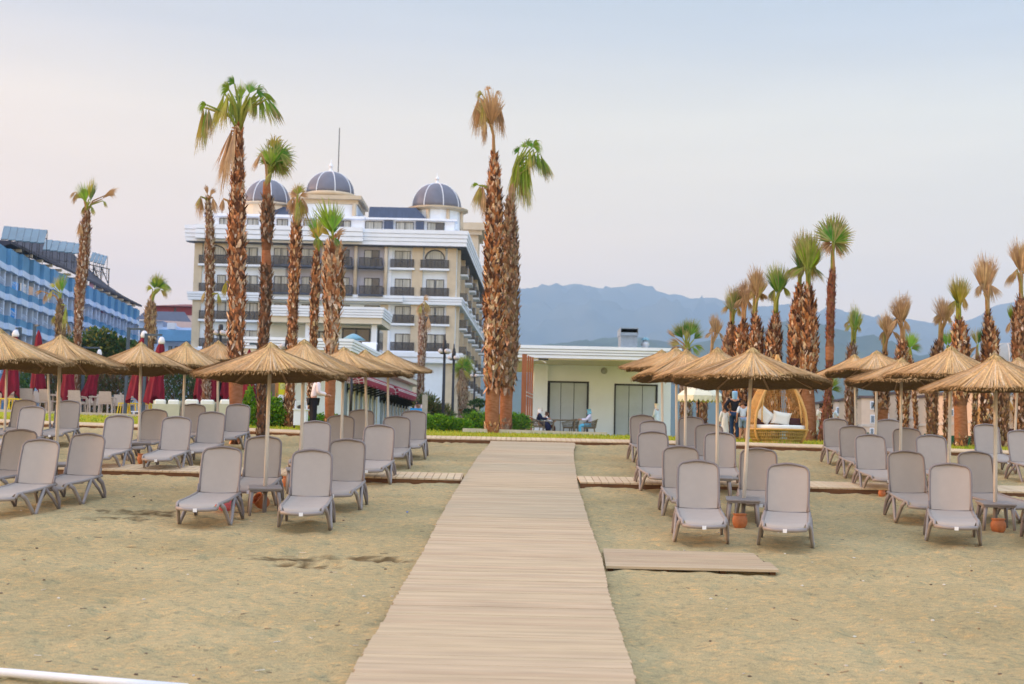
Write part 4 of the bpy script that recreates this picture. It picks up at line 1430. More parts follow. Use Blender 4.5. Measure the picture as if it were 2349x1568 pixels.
def fan(b, p, d, L, openg, grav, col, tip, dry, nrm, n=22, ragged=.12):
    """a fan leaf: hastula at p, pointing along d, blades spread +-openg degrees in the plane facing nrm"""
    d = d.normalized()
    s = d.cross(nrm)
    if s.length < 1e-3:
        s = d.orthogonal()
    s.normalize()
    nn = s.cross(d).normalized()
    for i in range(n):
        u = -1 + 2 * (i + .5) / n
        a = R(openg) * u
        dir_ = (d * math.cos(a) + s * math.sin(a) + nn * (.10 * ((i % 2) * 2 - 1) + random.uniform(-.1, .1))).normalized()
        Li = L * (1 - .30 * abs(u) ** 1.5) * random.uniform(1 - ragged, 1 + ragged * .4)
        steps = 6
        w0 = max(L * R(openg) * 2 / n * .5, .014)
        prev = None
        q = p.copy()
        dd = dir_.copy()
        side = (dir_.cross(nn)).normalized()
        cc = mixc(col, random.choice(DRY), min(1, max(0, random.gauss(dry, .22))))
        g = random.uniform(.75, 1.25)
        cc = tuple(x * g for x in cc)
        for k in range(steps + 1):
            t = k / steps
            wd = w0 * (t / .45 if t < .45 else max(.10, 1 - (t - .45) / .55 * .95)) * 1.05
            cur = (q - side * wd, q + side * wd)
            if prev and k > 0:
                tc_ = mixc(cc, tip, max(0, (t - .55) / .45) * (.35 + .6 * dry))
                b.poly([prev[0], prev[1], cur[1], cur[0]], tc_)
            prev = cur
            gr = grav * (.25 + 1.5 * t)
            dd = (dd + Vector((0, 0, -1)) * gr * (.5 + .5 * (1 - abs(dd.z)))).normalized() if gr else dd
            if t > .6:
                dd = (dd + Vector((random.uniform(-.12, .12), random.uniform(-.12, .12), random.uniform(-.10, .03)))).normalized()
            q = q + dd * (Li / steps)
def palm(name, label, Y, trunk, leaves, smooth=None, boots=1.0, bootcol=None, seed=0, group=None, bsz=.15):
    """trunk: [(x, y, width px)] bottom first; leaves: (x, y, angle, L px, open, grav, colour key, dry[, nfan])"""
    random.seed(seed * 13 + 5)
    k = Y / F
    pts = [(at(x, y, Y), w_ * k / 2) for x, y, w_ in trunk]
    p0 = pts[0][0]
    base = Vector((p0.x, Y, gz(p0.x, Y) - .05))
    t = thing(name, label, "palm", base, group or "palm trees on the lawn")
    path = [(base, pts[0][1] * 1.12)] + [(p, r_) for p, r_ in pts if p.z > base.z + .15]
    # resample
    dense = []
    for (a, ra), (c, rc) in zip(path, path[1:]):
        n = max(1, int((c - a).length / .22))
        for i in range(n):
            u = i / n
            dense.append((a.lerp(c, u), ra + (rc - ra) * u))
    dense.append(path[-1])
    def is_smooth(z):
        if not smooth:
            return False
        for (s0, s1) in smooth:
            za, zb = at(p0.x, s0, Y).z if False else at(trunk[0][0], s0, Y).z, at(trunk[0][0], s1, Y).z
            if min(za, zb) <= z <= max(za, zb):
                return True
        return False
    ba, bs_ = MB(), MB()
    b = MB(); b.smooth = True
    n = 14
    core = []
    for i, (p, r_) in enumerate(dense):
        sm = is_smooth(p.z)
        core.append(r_ * (1.0 if sm else .80))
    for i, (p, r_) in enumerate(dense):
        for j in range(n):
            a = 2 * math.pi * j / n
            dv = Vector((math.cos(a), math.sin(a), 0))
            rr = core[i] * (1 + .09 * noise.noise(Vector((math.cos(a) * 2, math.sin(a) * 2 + seed, p.z * 4))) + (.03 if i % 2 else -.02))
            b.v.append(p + dv * rr)
    for i in range(len(dense) - 1):
        sm = is_smooth((dense[i][0].z + dense[i + 1][0].z) / 2)
        b.mi = 1 if sm else 0
        for j in range(n):
            j2 = (j + 1) % n
            b.face([i * n + j, i * n + j2, (i + 1) * n + j2, (i + 1) * n + j])
    b.mi = 0
    b.face([(len(dense) - 1) * n + j for j in range(n)])
    b.build("trunk", [bark_m, smooth_m], t)
    # old leaf bases
    b = MB()
    bc = bootcol or [(.40, .17, .075), (.30, .125, .06), (.50, .27, .14), (.44, .33, .24), (.11, .05, .03), (.60, .44, .31), (.34, .14, .06), (.09, .045, .03)]
    tot = 0
    for (p, r_), (p2, r2) in zip(dense, dense[1:]):
        if is_smooth(p.z):
            continue
        ln = (p2 - p).length
        cnt = boots * ln * (2 * math.pi * r_) * 150
        cnt = int(cnt) + (random.random() < cnt % 1)
        for _ in range(cnt):
            u = random.random()
            q = p.lerp(p2, u)
            rr = (r_ + (r2 - r_) * u)
            a = random.uniform(0, 2 * math.pi)
            dv = Vector((math.cos(a), math.sin(a), 0))
            tv = Vector((-math.sin(a), math.cos(a), 0))
            upd = random.choice([1, 1, 1, -1, 1])
            ln_ = bsz * 1.25 * random.uniform(.6, 1.25) * min(1.2, .5 + r_ * 2.2)
            w_ = ln_ * random.uniform(.22, .42)
            tilt = random.uniform(-.35, .35)
            q0 = q + dv * rr * .74
            ax = (Vector((0, 0, upd)) + tv * tilt + dv * random.uniform(.12, .5)).normalized()
            q1 = q0 + ax * ln_ * .55 + dv * .01
            q2 = q0 + ax * ln_ + dv * random.uniform(-.01, .05)
            c = random.choice(bc)
            g = random.uniform(.65, 1.25)
            c = tuple(x * g for x in c)
            b.poly([q0 - tv * w_ * .5, q0 + tv * w_ * .5, q1 + tv * w_ * .55, q1 - tv * w_ * .55], c)
            b.poly([q1 - tv * w_ * .55, q1 + tv * w_ * .55, q2 + tv * w_ * .15, q2 - tv * w_ * .15], tuple(x * 1.15 for x in c))
            tot += 1
    if tot:
        b.build("leaf_bases", boot_m, t)
    # crown
    b = MB()
    top = dense[-1][0]
    for lf in leaves:
        ex, ey, ang, Lp, op, gr, key, dry = lf[:8]
        e = at(ex, ey, Y + random.uniform(-.35, .35))
        pal = {"g": GREEN, "y": YEL, "d": DRY, "b": BRN}[key]
        col = random.choice(pal)
        a = R(ang)
        depth = random.uniform(-.35, .35)
        d = Vector((math.sin(a), depth, math.cos(a)))
        # petiole
        start = top + Vector((random.uniform(-.04, .04), random.uniform(-.04, .04), -.12))
        if len(lf) > 8:
            start = at(lf[8][0], lf[8][1], Y)
        mid = Vector(((start.x * .7 + e.x * .3), (start.y + e.y) / 2, start.z * .35 + e.z * .65))
        pet = [start, start.lerp(mid, .5), mid, mid.lerp(e, .6), e]
        b.smooth = True
        b.col = tuple(x * 1.1 for x in mixc((.24, .30, .04) if key in "gy" else (.34, .19, .07), random.choice(DRY), dry * .6))
        b.tube(pet, [.055, .045, .035, .028, .022], 6)
        b.smooth = False
        nrm = Vector((random.uniform(-.5, .5), -1, random.uniform(-.35, .35)))
        nf = 26 if Lp * k > .8 else 20
        fan(b, e, d, Lp * k, op, gr, col, random.choice(DRY), dry, nrm, nf)
    if leaves:
        b.build("crown", frond_m, t)
    return t
def tuft(cx, cy, L, n, keys, dry, spread=22, droop=1, seed=1, op=23, g=.015):
    spread *= .55
    L *= 1.2
    """a tied-up looking tuft: n fans rising from (cx, cy), some short ones folding down"""
    random.seed(seed)
    out_ = []
    for i in range(n):
        u = -1 + 2 * (i + .5) / n
        out_.append((cx + u * 4, cy + abs(u) * 6 + random.uniform(-4, 12), u * spread * 1.25 + random.uniform(-5, 5), L * random.uniform(.72, 1.0) * (1 - .12 * abs(u)), op * random.uniform(.6, 1.1), g, random.choice(keys), dry))
    for i in range(droop + 1):
        sgn = 1 if i % 2 else -1
        out_.append((cx + sgn * random.uniform(6, 11), cy + random.uniform(-12, 6), sgn * random.uniform(118, 172), L * random.uniform(.30, .5), 20, .12, random.choice(keys), min(1, dry + .2)))
    return out_
# ---- the tall ones by the hotel
palm("palm_tree", "tallest fan palm, thick orange trunk and drooping green crown, before the domed hotel", 37,
     [(541, 985, 28), (541, 925, 30), (541, 872, 32), (541, 862, 36), (541, 810, 40), (543, 700, 44), (543, 560, 46), (544, 480, 42), (546, 400, 34), (547, 340, 27), (549, 290, 18)],
     [(474, 240, -75, 36, 46, .9, "g", .05), (467, 246, 188, 114, 8, .0, "y", .12), (473, 246, 183, 104, 7, .0, "g", .15), (479, 248, 174, 86, 9, .0, "g", .5),
      (526, 206, -50, 42, 50, .8, "g", .05), (515, 214, 190, 118, 8, .0, "y", .08), (523, 214, 184, 104, 8, .0, "y", .15), (531, 214, 177, 84, 9, .0, "g", .1), (538, 192, -40, 36, 40, .7, "g", .1),
      (553, 224, -4, 46, 28, .03, "g", .05), (549, 236, -10, 36, 26, .3, "g", .1), (572, 214, 12, 38, 40, .15, "g", .05), (566, 220, 188, 64, 11, .0, "y", .15), (574, 222, 178, 50, 10, .0, "g", .2),
      (588, 213, 58, 44, 50, .8, "g", .04), (596, 218, 170, 72, 11, .04, "g", .12), (605, 222, 155, 84, 11, .08, "g", .15), (613, 226, 142, 78, 11, .14, "g", .35), (586, 220, 182, 62, 10, .02, "g", .25), (598, 214, 95, 60, 24, .5, "g", .1),
      (533, 292, 191, 175, 7, .02, "d", 1), (540, 290, 184, 150, 7, .02, "b", .9), (530, 300, 188, 130, 8, .02, "b", .9), (512, 455, 185, 36, 20, .1, "b", .9, (528, 470)), (519, 645, 185, 42, 14, .05, "y", 0, (530, 655))],
     smooth=[(985, 872)], seed=1)
palm("palm_tree", "dark-trunked palm with round shaggy green head and a bare band, beside the tallest palm", 39,
     [(600, 975, 24), (599, 878, 25), (604, 789, 28), (608, 729, 28), (611, 670, 31), (611, 628, 32), (611, 608, 22), (611, 574, 20), (612, 556, 30), (613, 520, 36), (614, 486, 36), (612, 456, 20), (612, 417, 17)],
     [(622, 378, -8, 62, 40, .12, "g", .15), (628, 372, 12, 66, 40, .12, "g", .1), (632, 372, 32, 66, 40, .25, "g", .1), (634, 376, 60, 60, 40, .4, "g", .15), (634, 382, 95, 52, 35, .4, "g", .3),
      (620, 378, -35, 45, 35, .3, "g", .2), (628, 360, 150, 62, 26, .3, "g", .35), (622, 352, 175, 62, 22, .2, "y", .3), (640, 350, 120, 55, 26, .4, "g", .4), (638, 345, 80, 48, 30, .5, "g", .2),
      (628, 340, 20, 40, 60, .5, "y", .1), (600, 352, -150, 52, 9, .25, "d", .9), (606, 345, -130, 30, 12, .4, "b", .9), (622, 395, 200, 40, 14, .1, "y", .3)],
     smooth=[(610, 572), (457, 415)], bootcol=[(.10, .07, .05), (.16, .10, .07), (.07, .05, .04), (.30, .22, .16), (.22, .11, .06)], seed=2)
palm("palm_tree", "thin pale-trunked palm with withered brown fronds at the hotel's far left bays", 52,
     [(476, 810, 20), (479, 783, 21), (482, 670, 21), (481, 622, 24), (482, 530, 24), (479, 480, 17), (478, 452, 10)],
     [(476, 446, -12, 26, 18, .05, "b", .8), (462, 452, 186, 58, 18, .12, "b", .6), (460, 450, 195, 40, 20, .2, "y", .5), (488, 452, 168, 44, 18, .1, "b", .9), (482, 448, 25, 24, 20, .3, "d", .8), (474, 455, 180, 40, 14, .1, "b", .8),
      (500, 672, 165, 34, 16, .2, "y", .5, (486, 675)), (470, 668, 195, 30, 16, .2, "y", .6, (478, 670))],
     bootcol=[(.36, .30, .26), (.28, .20, .16), (.42, .34, .28), (.22, .12, .08), (.16, .09, .06)], seed=3)
palm("palm_tree", "palm with hanging brown and green head in front of the hotel's middle bays", 46,
     [(668, 815, 24), (670, 789, 24), (673, 700, 26), (676, 611, 28), (678, 574, 31), (679, 530, 30), (680, 500, 14)],
     [(680, 452, -42, 36, 28, .5, "b", .7), (682, 446, -10, 30, 30, .2, "y", .5), (684, 446, 18, 32, 30, .3, "y", .4), (688, 450, 50, 34, 28, .5, "b", .5), (678, 456, 192, 52, 18, .1, "b", .8),
      (690, 458, 168, 66, 18, .1, "y", .4), (684, 465, 180, 60, 14, .05, "y", .3), (694, 455, 155, 50, 16, .3, "b", .7), (672, 452, 205, 40, 18, .3, "b", .8), (680, 448, 0, 34, 40, .6, "d", .6)], seed=4)
palm("palm_tree", "slim palm with small upright green fronds beside the large fan leaf palm", 48,
     [(717, 815, 20), (718, 789, 20), (722, 700, 24), (725, 626, 24), (726, 581, 15), (728, 568, 8)],
     [(729, 548, -10, 78, 26, .03, "g", .05), (731, 545, 6, 60, 30, .05, "y", .1), (728, 550, -25, 40, 30, .2, "y", .2), (733, 548, 150, 25, 25, .3, "g", .3), (725, 545, -170, 22, 25, .2, "g", .2)], seed=5)
palm("palm_tree", "shaggy-trunked palm with one big bright green fan leaf on top", 43,
     [(756, 968, 22), (756, 952, 22), (758, 878, 24), (760, 868, 24), (760, 798, 28), (761, 750, 32), (762, 700, 40), (764, 640, 46), (765, 600, 44), (766, 574, 30), (766, 556, 12)],
     [(760, 533, -14, 86, 34, .0, "g", .02), (764, 528, 2, 72, 34, .0, "g", .02), (768, 545, 150, 26, 34, .2, "g", .05), (761, 540, 10, 60, 24, .0, "g", 0), (756, 540, -45, 30, 20, .1, "y", .1), (787, 640, 178, 60, 12, .1, "b", .8, (772, 640)), (768, 548, 30, 40, 14, .3, "d", .9)],
     smooth=[(985, 866)], bsz=.24, bootcol=[(.42, .30, .20), (.50, .38, .27), (.34, .16, .08), (.40, .20, .10), (.22, .10, .05), (.36, .27, .20)], seed=6)
palm("palm_tree", "short withered palm standing alone before the hotel's right-hand balconies", 85,
     [(966, 850, 18), (968, 811, 20), (970, 763, 24), (967, 722, 15), (968, 705, 9)],
     [(968, 695, -150, 34, 26, .25, "b", .8), (973, 690, 150, 36, 26, .25, "y", .6), (972, 690, 30, 22, 30, .5, "b", .8), (975, 695, 170, 38, 20, .1, "b", .9), (983, 725, 178, 45, 14, .05, "b", .8, (975, 720)), (965, 700, 185, 30, 20, .1, "y", .5)],
     bootcol=[(.36, .30, .26), (.28, .20, .16), (.42, .34, .28), (.22, .12, .08)], seed=7)
palm("palm_tree", "thick orange-lit palm by the walkway's end with a folded brown and green crown", 48.5,
     [(1129, 983, 33), (1129, 940, 32), (1130, 900, 32), (1131, 892, 40), (1132, 840, 46), (1132, 798, 47), (1131, 700, 47), (1133, 600, 46), (1134, 494, 40), (1133, 440, 35), (1134, 398, 25), (1134, 366, 18), (1134, 354, 12)],
     [(1126, 284, -18, 84, 26, .02, "y", .4), (1127, 284, -6, 88, 22, .0, "d", .6), (1128, 284, 6, 84, 22, .0, "b", .5), (1129, 284, 12, 72, 24, .0, "d", .8), (1124, 286, -28, 60, 14, .1, "y", .35),
      (1106, 216, -60, 26, 46, .9, "y", .3, (1126, 284)), (1120, 206, -10, 18, 50, .6, "b", .5, (1126, 284)), (1138, 214, 50, 24, 44, .9, "d", .7, (1128, 284)),
      (1098, 222, 186, 100, 12, .0, "d", .8, (1124, 284)), (1104, 226, 182, 98, 12, .0, "b", .5, (1124, 284)), (1110, 236, 180, 84, 13, .0, "y", .45, (1124, 284)), (1140, 226, 178, 100, 11, .0, "d", .9, (1128, 284)), (1147, 240, 172, 84, 6, .02, "b", .7, (1128, 284)), (1114, 262, 182, 80, 7, .0, "d", .9, (1126, 290)),
      (1102, 424, 190, 70, 18, .08, "y", .35, (1122, 435)), (1106, 424, 178, 62, 16, .05, "b", .8, (1122, 435)), (1098, 424, -60, 30, 24, .8, "g", .1, (1122, 435)), (1110, 430, 180, 80, 10, .05, "d", .8, (1122, 440))],
     smooth=[(990, 893)], bsz=.2, seed=8)
palm("palm_tree", "brown shaggy palm with bright green arching crown, close behind the thick walkway palm", 50,
     [(1160, 975, 27), (1160, 951, 28), (1162, 900, 29), (1163, 890, 38), (1166, 840, 44), (1169, 798, 42), (1171, 700, 40), (1172, 600, 38), (1171, 540, 34), (1170, 494, 26), (1170, 455, 17)],
     [(1203, 338, 5, 24, 60, .8, "g", .05), (1212, 334, 30, 26, 60, .8, "g", .04), (1222, 336, 62, 42, 50, .8, "g", .06), (1190, 348, -40, 24, 50, .8, "g", .05),
      (1240, 352, 164, 74, 9, .03, "g", .25), (1232, 346, 170, 66, 10, .02, "g", .12), (1245, 362, 152, 60, 9, .06, "g", .4), (1224, 342, 176, 58, 10, .0, "g", .08), (1215, 342, 176, 70, 10, .0, "y", .1),
      (1206, 346, 174, 142, 7, .0, "g", .12), (1198, 350, 179, 140, 8, .0, "g", .08), (1190, 356, 183, 130, 8, .0, "y", .1), (1183, 372, 187, 110, 8, .0, "y", .15), (1196, 380, 176, 110, 8, .0, "y", .3), (1205, 400, 172, 100, 7, .0, "g", .35), (1180, 400, 186, 84, 8, .0, "b", .4)],
     smooth=[(985, 893)], bsz=.2, bootcol=[(.20, .12, .08), (.30, .22, .16), (.15, .08, .05), (.36, .20, .12), (.25, .20, .15)], seed=9)
# ---- left
palm("palm_tree", "tall spiky-headed palm before the blue hotel, at the photo's far left", 60,
     [(176, 815, 18), (178, 790, 19), (181, 720, 24), (184, 659, 27), (190, 620, 28), (193, 585, 28), (196, 526, 25), (200, 495, 16), (201, 478, 9)],
     [(197, 462, -18, 50, 34, .02, "g", .05), (205, 455, 6, 54, 16, .02, "y", .1), (207, 462, 10, 52, 12, .0, "g", .1), (190, 455, -50, 28, 20, .4, "y", .3), (176, 442, 200, 30, 20, .2, "b", .7), (173, 440, -120, 22, 26, .5, "d", .7),
      (234, 456, 48, 48, 11, .08, "b", .4), (240, 448, 60, 36, 16, .4, "b", .6), (236, 460, 130, 22, 22, .4, "g", .4), (196, 470, -165, 30, 20, .1, "y", .4), (208, 470, 155, 30, 16, .1, "g", .4), (183, 508, 186, 42, 16, .05, "b", .9, (192, 515)), (187, 515, 180, 34, 14, .05, "d", .9, (192, 520))],
     bootcol=[(.30, .18, .11), (.24, .12, .07), (.42, .34, .27), (.18, .09, .06), (.36, .28, .22)], seed=10)
palm("palm_tree", "short hairy palm between the blue hotel and the red-roofed house", 76,
     [(345, 830, 12), (345, 800, 14), (345, 772, 24), (344, 740, 28), (346, 715, 24), (347, 696, 12)],
     [(356, 662, -14, 36, 34, .05, "g", .1), (360, 660, 8, 40, 36, .08, "g", .1), (363, 660, 38, 36, 36, .3, "g", .15), (366, 660, 72, 36, 32, .4, "g", .25), (350, 662, -60, 26, 30, .5, "y", .3), (352, 668, 200, 30, 20, .2, "b", .7), (368, 664, 120, 30, 26, .4, "y", .5), (376, 655, 85, 28, 20, .5, "g", .2)],
     bsz=.22, bootcol=[(.26, .17, .10), (.34, .25, .16), (.20, .12, .08)], seed=11)
palm("palm_tree", "small green-stemmed palm in front of the blue balconies, behind the second umbrella", 78,
     [(138, 830, 18), (139, 778, 22), (138, 745, 21), (138, 715, 17), (139, 690, 8)],
     [(142, 670, 2, 54, 22, .02, "g", .1), (137, 668, -12, 42, 26, .1, "y", .2), (126, 660, -40, 28, 22, .4, "y", .3), (120, 665, 200, 32, 20, .2, "y", .4), (98, 668, -80, 26, 20, .3, "b", .5), (106, 672, 185, 30, 20, .2, "b", .7), (152, 700, 176, 70, 8, .02, "g", .2), (126, 722, 200, 30, 20, .2, "y", .4), (155, 740, 165, 36, 14, .1, "b", .6)],
     bsz=.24, bootcol=[(.20, .13, .09), (.30, .22, .15), (.14, .09, .06)], seed=12)
# ---- right
LOW = 1004
def rp(label, Y, trunk, leaves, seed, **kw):
    trunk = [(a_, b_, c_ * 1.12) for a_, b_, c_ in trunk]
    return palm("palm_tree", label, Y, trunk, leaves, seed=seed, group="row of trimmed palms at the east end of the lawn", **kw)
DK = [(.20, .11, .07), (.30, .16, .09), (.09, .05, .035), (.42, .30, .22), (.40, .20, .11)]
palm("palm_tree", "low bushy palm rising over the white pavilion's roof end", 62,
     [(1574, 1000, 30), (1574, 900, 34), (1575, 830, 26), (1576, 806, 16)],
     [(1566, 775, -34, 42, 34, .03, "g", .15), (1571, 770, -12, 40, 34, .0, "g", .1), (1577, 768, 5, 42, 34, .0, "g", .1), (1583, 770, 22, 46, 32, .0, "g", .15), (1592, 778, 42, 36, 30, .05, "g", .2), (1560, 790, -70, 34, 30, .1, "y", .6),
      (1550, 775, -48, 30, 14, .0, "d", .9), (1594, 792, 100, 32, 30, .2, "g", .3), (1560, 795, -100, 30, 24, .2, "b", .7), (1576, 780, 0, 30, 30, .1, "y", .4), (1588, 795, 140, 30, 24, .1, "g", .2)],
     seed=20, bootcol=[(.32, .27, .25), (.22, .17, .15), (.40, .36, .33), (.14, .10, .08)])
palm("palm_tree", "thin leaning palm with a single dry brown tuft beside the low bushy one", 60,
     [(1608, 1000, 26), (1612, 900, 30), (1626, 840, 16), (1631, 815, 13)], tuft(1643, 757, 44, 5, "dd", .85, 26, 2, 21), seed=21, bootcol=DK)
rp("palm with olive tuft, first of the rising row", 52.5, [(1672, LOW, 26), (1672, 870, 32), (1673, 800, 33), (1677, 760, 20), (1678, 742, 9)], tuft(1683, 700, 56, 6, "gyd", .4, 26, 2, 22), 22, bootcol=DK)
rp("palm with orange-brown tuft, second of the rising row", 52, [(1700, LOW, 26), (1700, 870, 32), (1701, 800, 34), (1701, 775, 35), (1705, 752, 20), (1706, 737, 9)], tuft(1710, 692, 62, 6, "ddb", .85, 22, 2, 23), 23)
rp("palm with grey-brown tuft and a hanging dead stem, third of the rising row", 51.5, [(1734, LOW, 26), (1734, 870, 32), (1735, 800, 36), (1736, 760, 30), (1733, 735, 18), (1731, 717, 9)],
   tuft(1738, 668, 66, 6, "dyd", .65, 26, 3, 24) + [(1752, 775, 165, 40, 6, 0, "g", .2, (1742, 750))], 24)
rp("palm with a green upright fan tuft, fourth of the rising row", 51, [(1776, LOW, 26), (1776, 900, 30), (1773, 820, 38), (1776, 780, 40), (1778, 745, 24), (1780, 717, 10)], tuft(1786, 664, 72, 7, "ggg", .2, 30, 2, 25), 25)
rp("left palm of the close twin pair with rough wide trunk", 50.5, [(1822, LOW, 28), (1822, 900, 34), (1830, 820, 44), (1828, 742, 32), (1830, 700, 26), (1834, 660, 14)], tuft(1842, 610, 84, 6, "gyd", .3, 24, 2, 26), 26, bsz=.2)
rp("taller palm of the close twin pair, its lower trunk ringed and pale", 49.5, [(1855, LOW, 32), (1855, 960, 31), (1851, 900, 30), (1852, 890, 36), (1856, 812, 38), (1856, 742, 36), (1855, 700, 28), (1853, 660, 12)],
   tuft(1856, 610, 86, 7, "gyg", .2, 34, 3, 27), 27, smooth=[(1010, 895)], bsz=.2)
rp("tall slender palm with a round green fan head, tallest on the east side", 49, [(1882, LOW, 15), (1889, 975, 18), (1897, 930, 20), (1900, 900, 18), (1903, 825, 17), (1904, 765, 20), (1906, 696, 20), (1907, 650, 21), (1911, 618, 12)],
   [(1909, 553, -3, 66, 62, .0, "g", .02), (1912, 551, 14, 64, 62, .0, "g", .02), (1910, 554, -24, 64, 56, .02, "g", .3), (1914, 556, 42, 56, 50, .05, "g", .3), (1912, 556, 100, 52, 40, .25, "g", .4), (1908, 558, -95, 40, 36, .3, "b", .6), (1911, 552, 4, 70, 56, .0, "g", .3),
    (1916, 560, 150, 42, 26, .15, "d", .7), (1906, 562, -150, 36, 26, .15, "b", .6)], 28, smooth=[(830, 790)], boots=1.0, bsz=.12, bootcol=[(.20, .07, .05), (.28, .10, .06), (.14, .05, .04)])
rp("small palm with loose green fronds at the slender palm's foot", 50, [(1900, LOW, 14), (1900, 950, 18), (1900, 905, 10)], [(1903, 892, -8, 44, 30, .05, "g", .1), (1905, 892, 20, 40, 30, .1, "g", .1), (1900, 895, -50, 36, 24, .3, "y", .4), (1908, 895, 60, 34, 26, .3, "g", .1), (1902, 900, 150, 26, 30, .2, "g", .2)], 29)
rp("little palm with a blue-green tuft right of the slender palm", 54, [(1952, LOW, 24), (1952, 900, 28), (1953, 830, 26), (1955, 800, 20), (1957, 788, 9)], tuft(1960, 745, 52, 5, "ggy", .2, 24, 2, 30), 30, bootcol=[(.34, .28, .26), (.22, .16, .14), (.16, .10, .08)])
rp("leaning palm with green and tan tuft, left of the bushy dry pair", 51, [(2022, LOW, 26), (2022, 960, 25), (2022, 940, 34), (2022, 880, 36), (2025, 840, 24), (2029, 812, 14)], tuft(2037, 765, 58, 5, "ydd", .6, 24, 2, 31), 31, smooth=[(1010, 945)], bootcol=DK)
rp("palm with wide dry tuft standing over the lowest umbrella", 50, [(2072, LOW, 24), (2072, 940, 28), (2072, 870, 36), (2069, 812, 28), (2071, 785, 16)], tuft(2067, 735, 68, 7, "ddd", .85, 24, 2, 32), 32)
rp("small palm with a round green fan tucked behind the wide dry tuft", 56, [(2102, LOW, 10), (2100, 940, 12), (2094, 860, 10), (2088, 815, 7)], [(2086, 800, -4, 46, 30, .0, "g", .1), (2088, 798, 20, 46, 30, .05, "g", .05), (2090, 800, 60, 34, 30, .3, "g", .2), (2084, 802, -60, 26, 24, .3, "y", .4)], 33, boots=1.1)
rp("palm with grey-brown and green tuft, left of the yellow-green one", 49, [(2138, LOW, 24), (2138, 930, 27), (2140, 880, 30), (2150, 812, 28), (2156, 782, 16)], tuft(2168, 728, 62, 6, "ddy", .6, 28, 2, 34), 34, bootcol=DK)
rp("thin palm with small green fan half behind the yellow-green one", 54, [(2170, LOW, 12), (2171, 900, 13), (2172, 830, 10), (2173, 815, 7)], [(2172, 792, -10, 40, 26, .0, "g", .2), (2176, 790, 14, 44, 26, .05, "g", .1), (2178, 795, 60, 28, 26, .3, "g", .3)], 35, boots=1.1)
rp("sturdy palm with yellow-green fan tuft, third from the photo's right edge", 46, [(2205, LOW, 27), (2204, 960, 26), (2203, 930, 26), (2203, 918, 36), (2203, 870, 40), (2203, 812, 46), (2202, 765, 36), (2199, 733, 14)], tuft(2201, 688, 66, 6, "yyg", .15, 28, 2, 36), 36, smooth=[(1010, 925)])
rp("small palm with brown-green fan leaning on its neighbour", 51, [(2234, LOW, 12), (2238, 900, 13), (2243, 830, 9), (2243, 815, 7)], [(2241, 790, -8, 46, 24, .0, "y", .5), (2244, 788, 14, 46, 22, .0, "g", .2), (2240, 795, -120, 30, 20, .2, "b", .8)], 37, boots=1.1)
rp("sturdy palm with a tall dry straw-brown tuft, second from the photo's right edge", 46, [(2262, LOW, 26), (2264, 920, 28), (2268, 870, 34), (2271, 812, 40), (2272, 770, 36), (2267, 735, 18), (2266, 715, 9)], tuft(2260, 660, 86, 7, "ddd", .88, 18, 3, 38), 38)
rp("thick palm cut by the photo's right edge with a side shoot of green", 47, [(2342, LOW, 30), (2342, 900, 34), (2340, 812, 38), (2340, 742, 38), (2342, 705, 26), (2343, 684, 14)],
   tuft(2343, 620, 84, 6, "dyd", .65, 26, 0, 39) + [(2333, 625, -125, 48, 26, .35, "d", .95), (2320, 735, -6, 42, 22, .0, "g", .05, (2334, 745)), (2318, 738, -160, 30, 20, .2, "d", .9, (2334, 745))], 39, bootcol=DK)
rp("dark leaning palm trunk rising behind the second daybed", 52, [(2300, LOW, 22), (2302, 930, 26), (2306, 880, 28), (2310, 860, 20)], [], 40, bootcol=DK)
rp("dark palm trunk behind the first daybed's opening", 53, [(1752, LOW, 26), (1752, 930, 28), (1752, 880, 28)], [], 41, bootcol=DK)
palm("palm_tree", "small garden palm with a skirt of dead leaves behind the lamp posts", 88,
     [(1062, 950, 24), (1062, 900, 26), (1062, 870, 22), (1062, 850, 14)],
     [(1062, 842, a_, 34, 34, .12, "g", .1) for a_ in (-95, -60, -30, 0, 30, 60, 95)] + [(1062, 848, a_, 34, 24, .25, "y", .3) for a_ in (-130, 130)] + [(1060, 856, a_, 60, 18, .03, "d", .9) for a_ in (172, 182, 190)],
     seed=42, bootcol=[(.30, .22, .16), (.36, .28, .20)])
# ------------------------------------------------------------------ sun loungers
frame_m = mat("taupe_plastic", (.20, .17, .165), rough=.45, var=.06, spec=.35)
leg_m = mat("leg_plastic", (.28, .245, .23), rough=.45, var=.06, spec=.35)
sling_m = mat("taupe_sling", (.375, .325, .285), rough=.75, var=.05, scale=3, bump=.15, bscale=400)
tag_m = mat("white_tag", (.8, .8, .82), rough=.5, var=.02)
SLM = Matrix.Rotation(math.atan(SL), 4, 'X')
BA = R(71)
def outline(w0, w1, L, r):
    """closed outline (u, t): u across, t up the back"""
    pts = [(-w0, 0.0)]
    pts += [(-w0 + (w0 - w1) * (t / L) - .0, t) for t in arr(L * .15, L - r, 4)]
    for k in range(1, 7):
        a = math.pi - k * math.pi / 2 / 6
        pts.append((-w1 + r + math.cos(a) * r, L - r + math.sin(a) * r))
    for k in range(1, 5):
        q = k / 5
        pts.append((-w1 + r + (2 * w1 - 2 * r) * q, L + .03 * math.sin(q * math.pi)))
    for k in range(0, 7):
        a = math.pi / 2 - k * math.pi / 2 / 6
        pts.append((w1 - r + math.cos(a) * r, L - r + math.sin(a) * r))
    pts += [(w1 + (w0 - w1) * (1 - t / L), t) for t in reversed(arr(L * .15, L - r, 4))][1:]
    pts.append((w0, 0.0))
    return pts
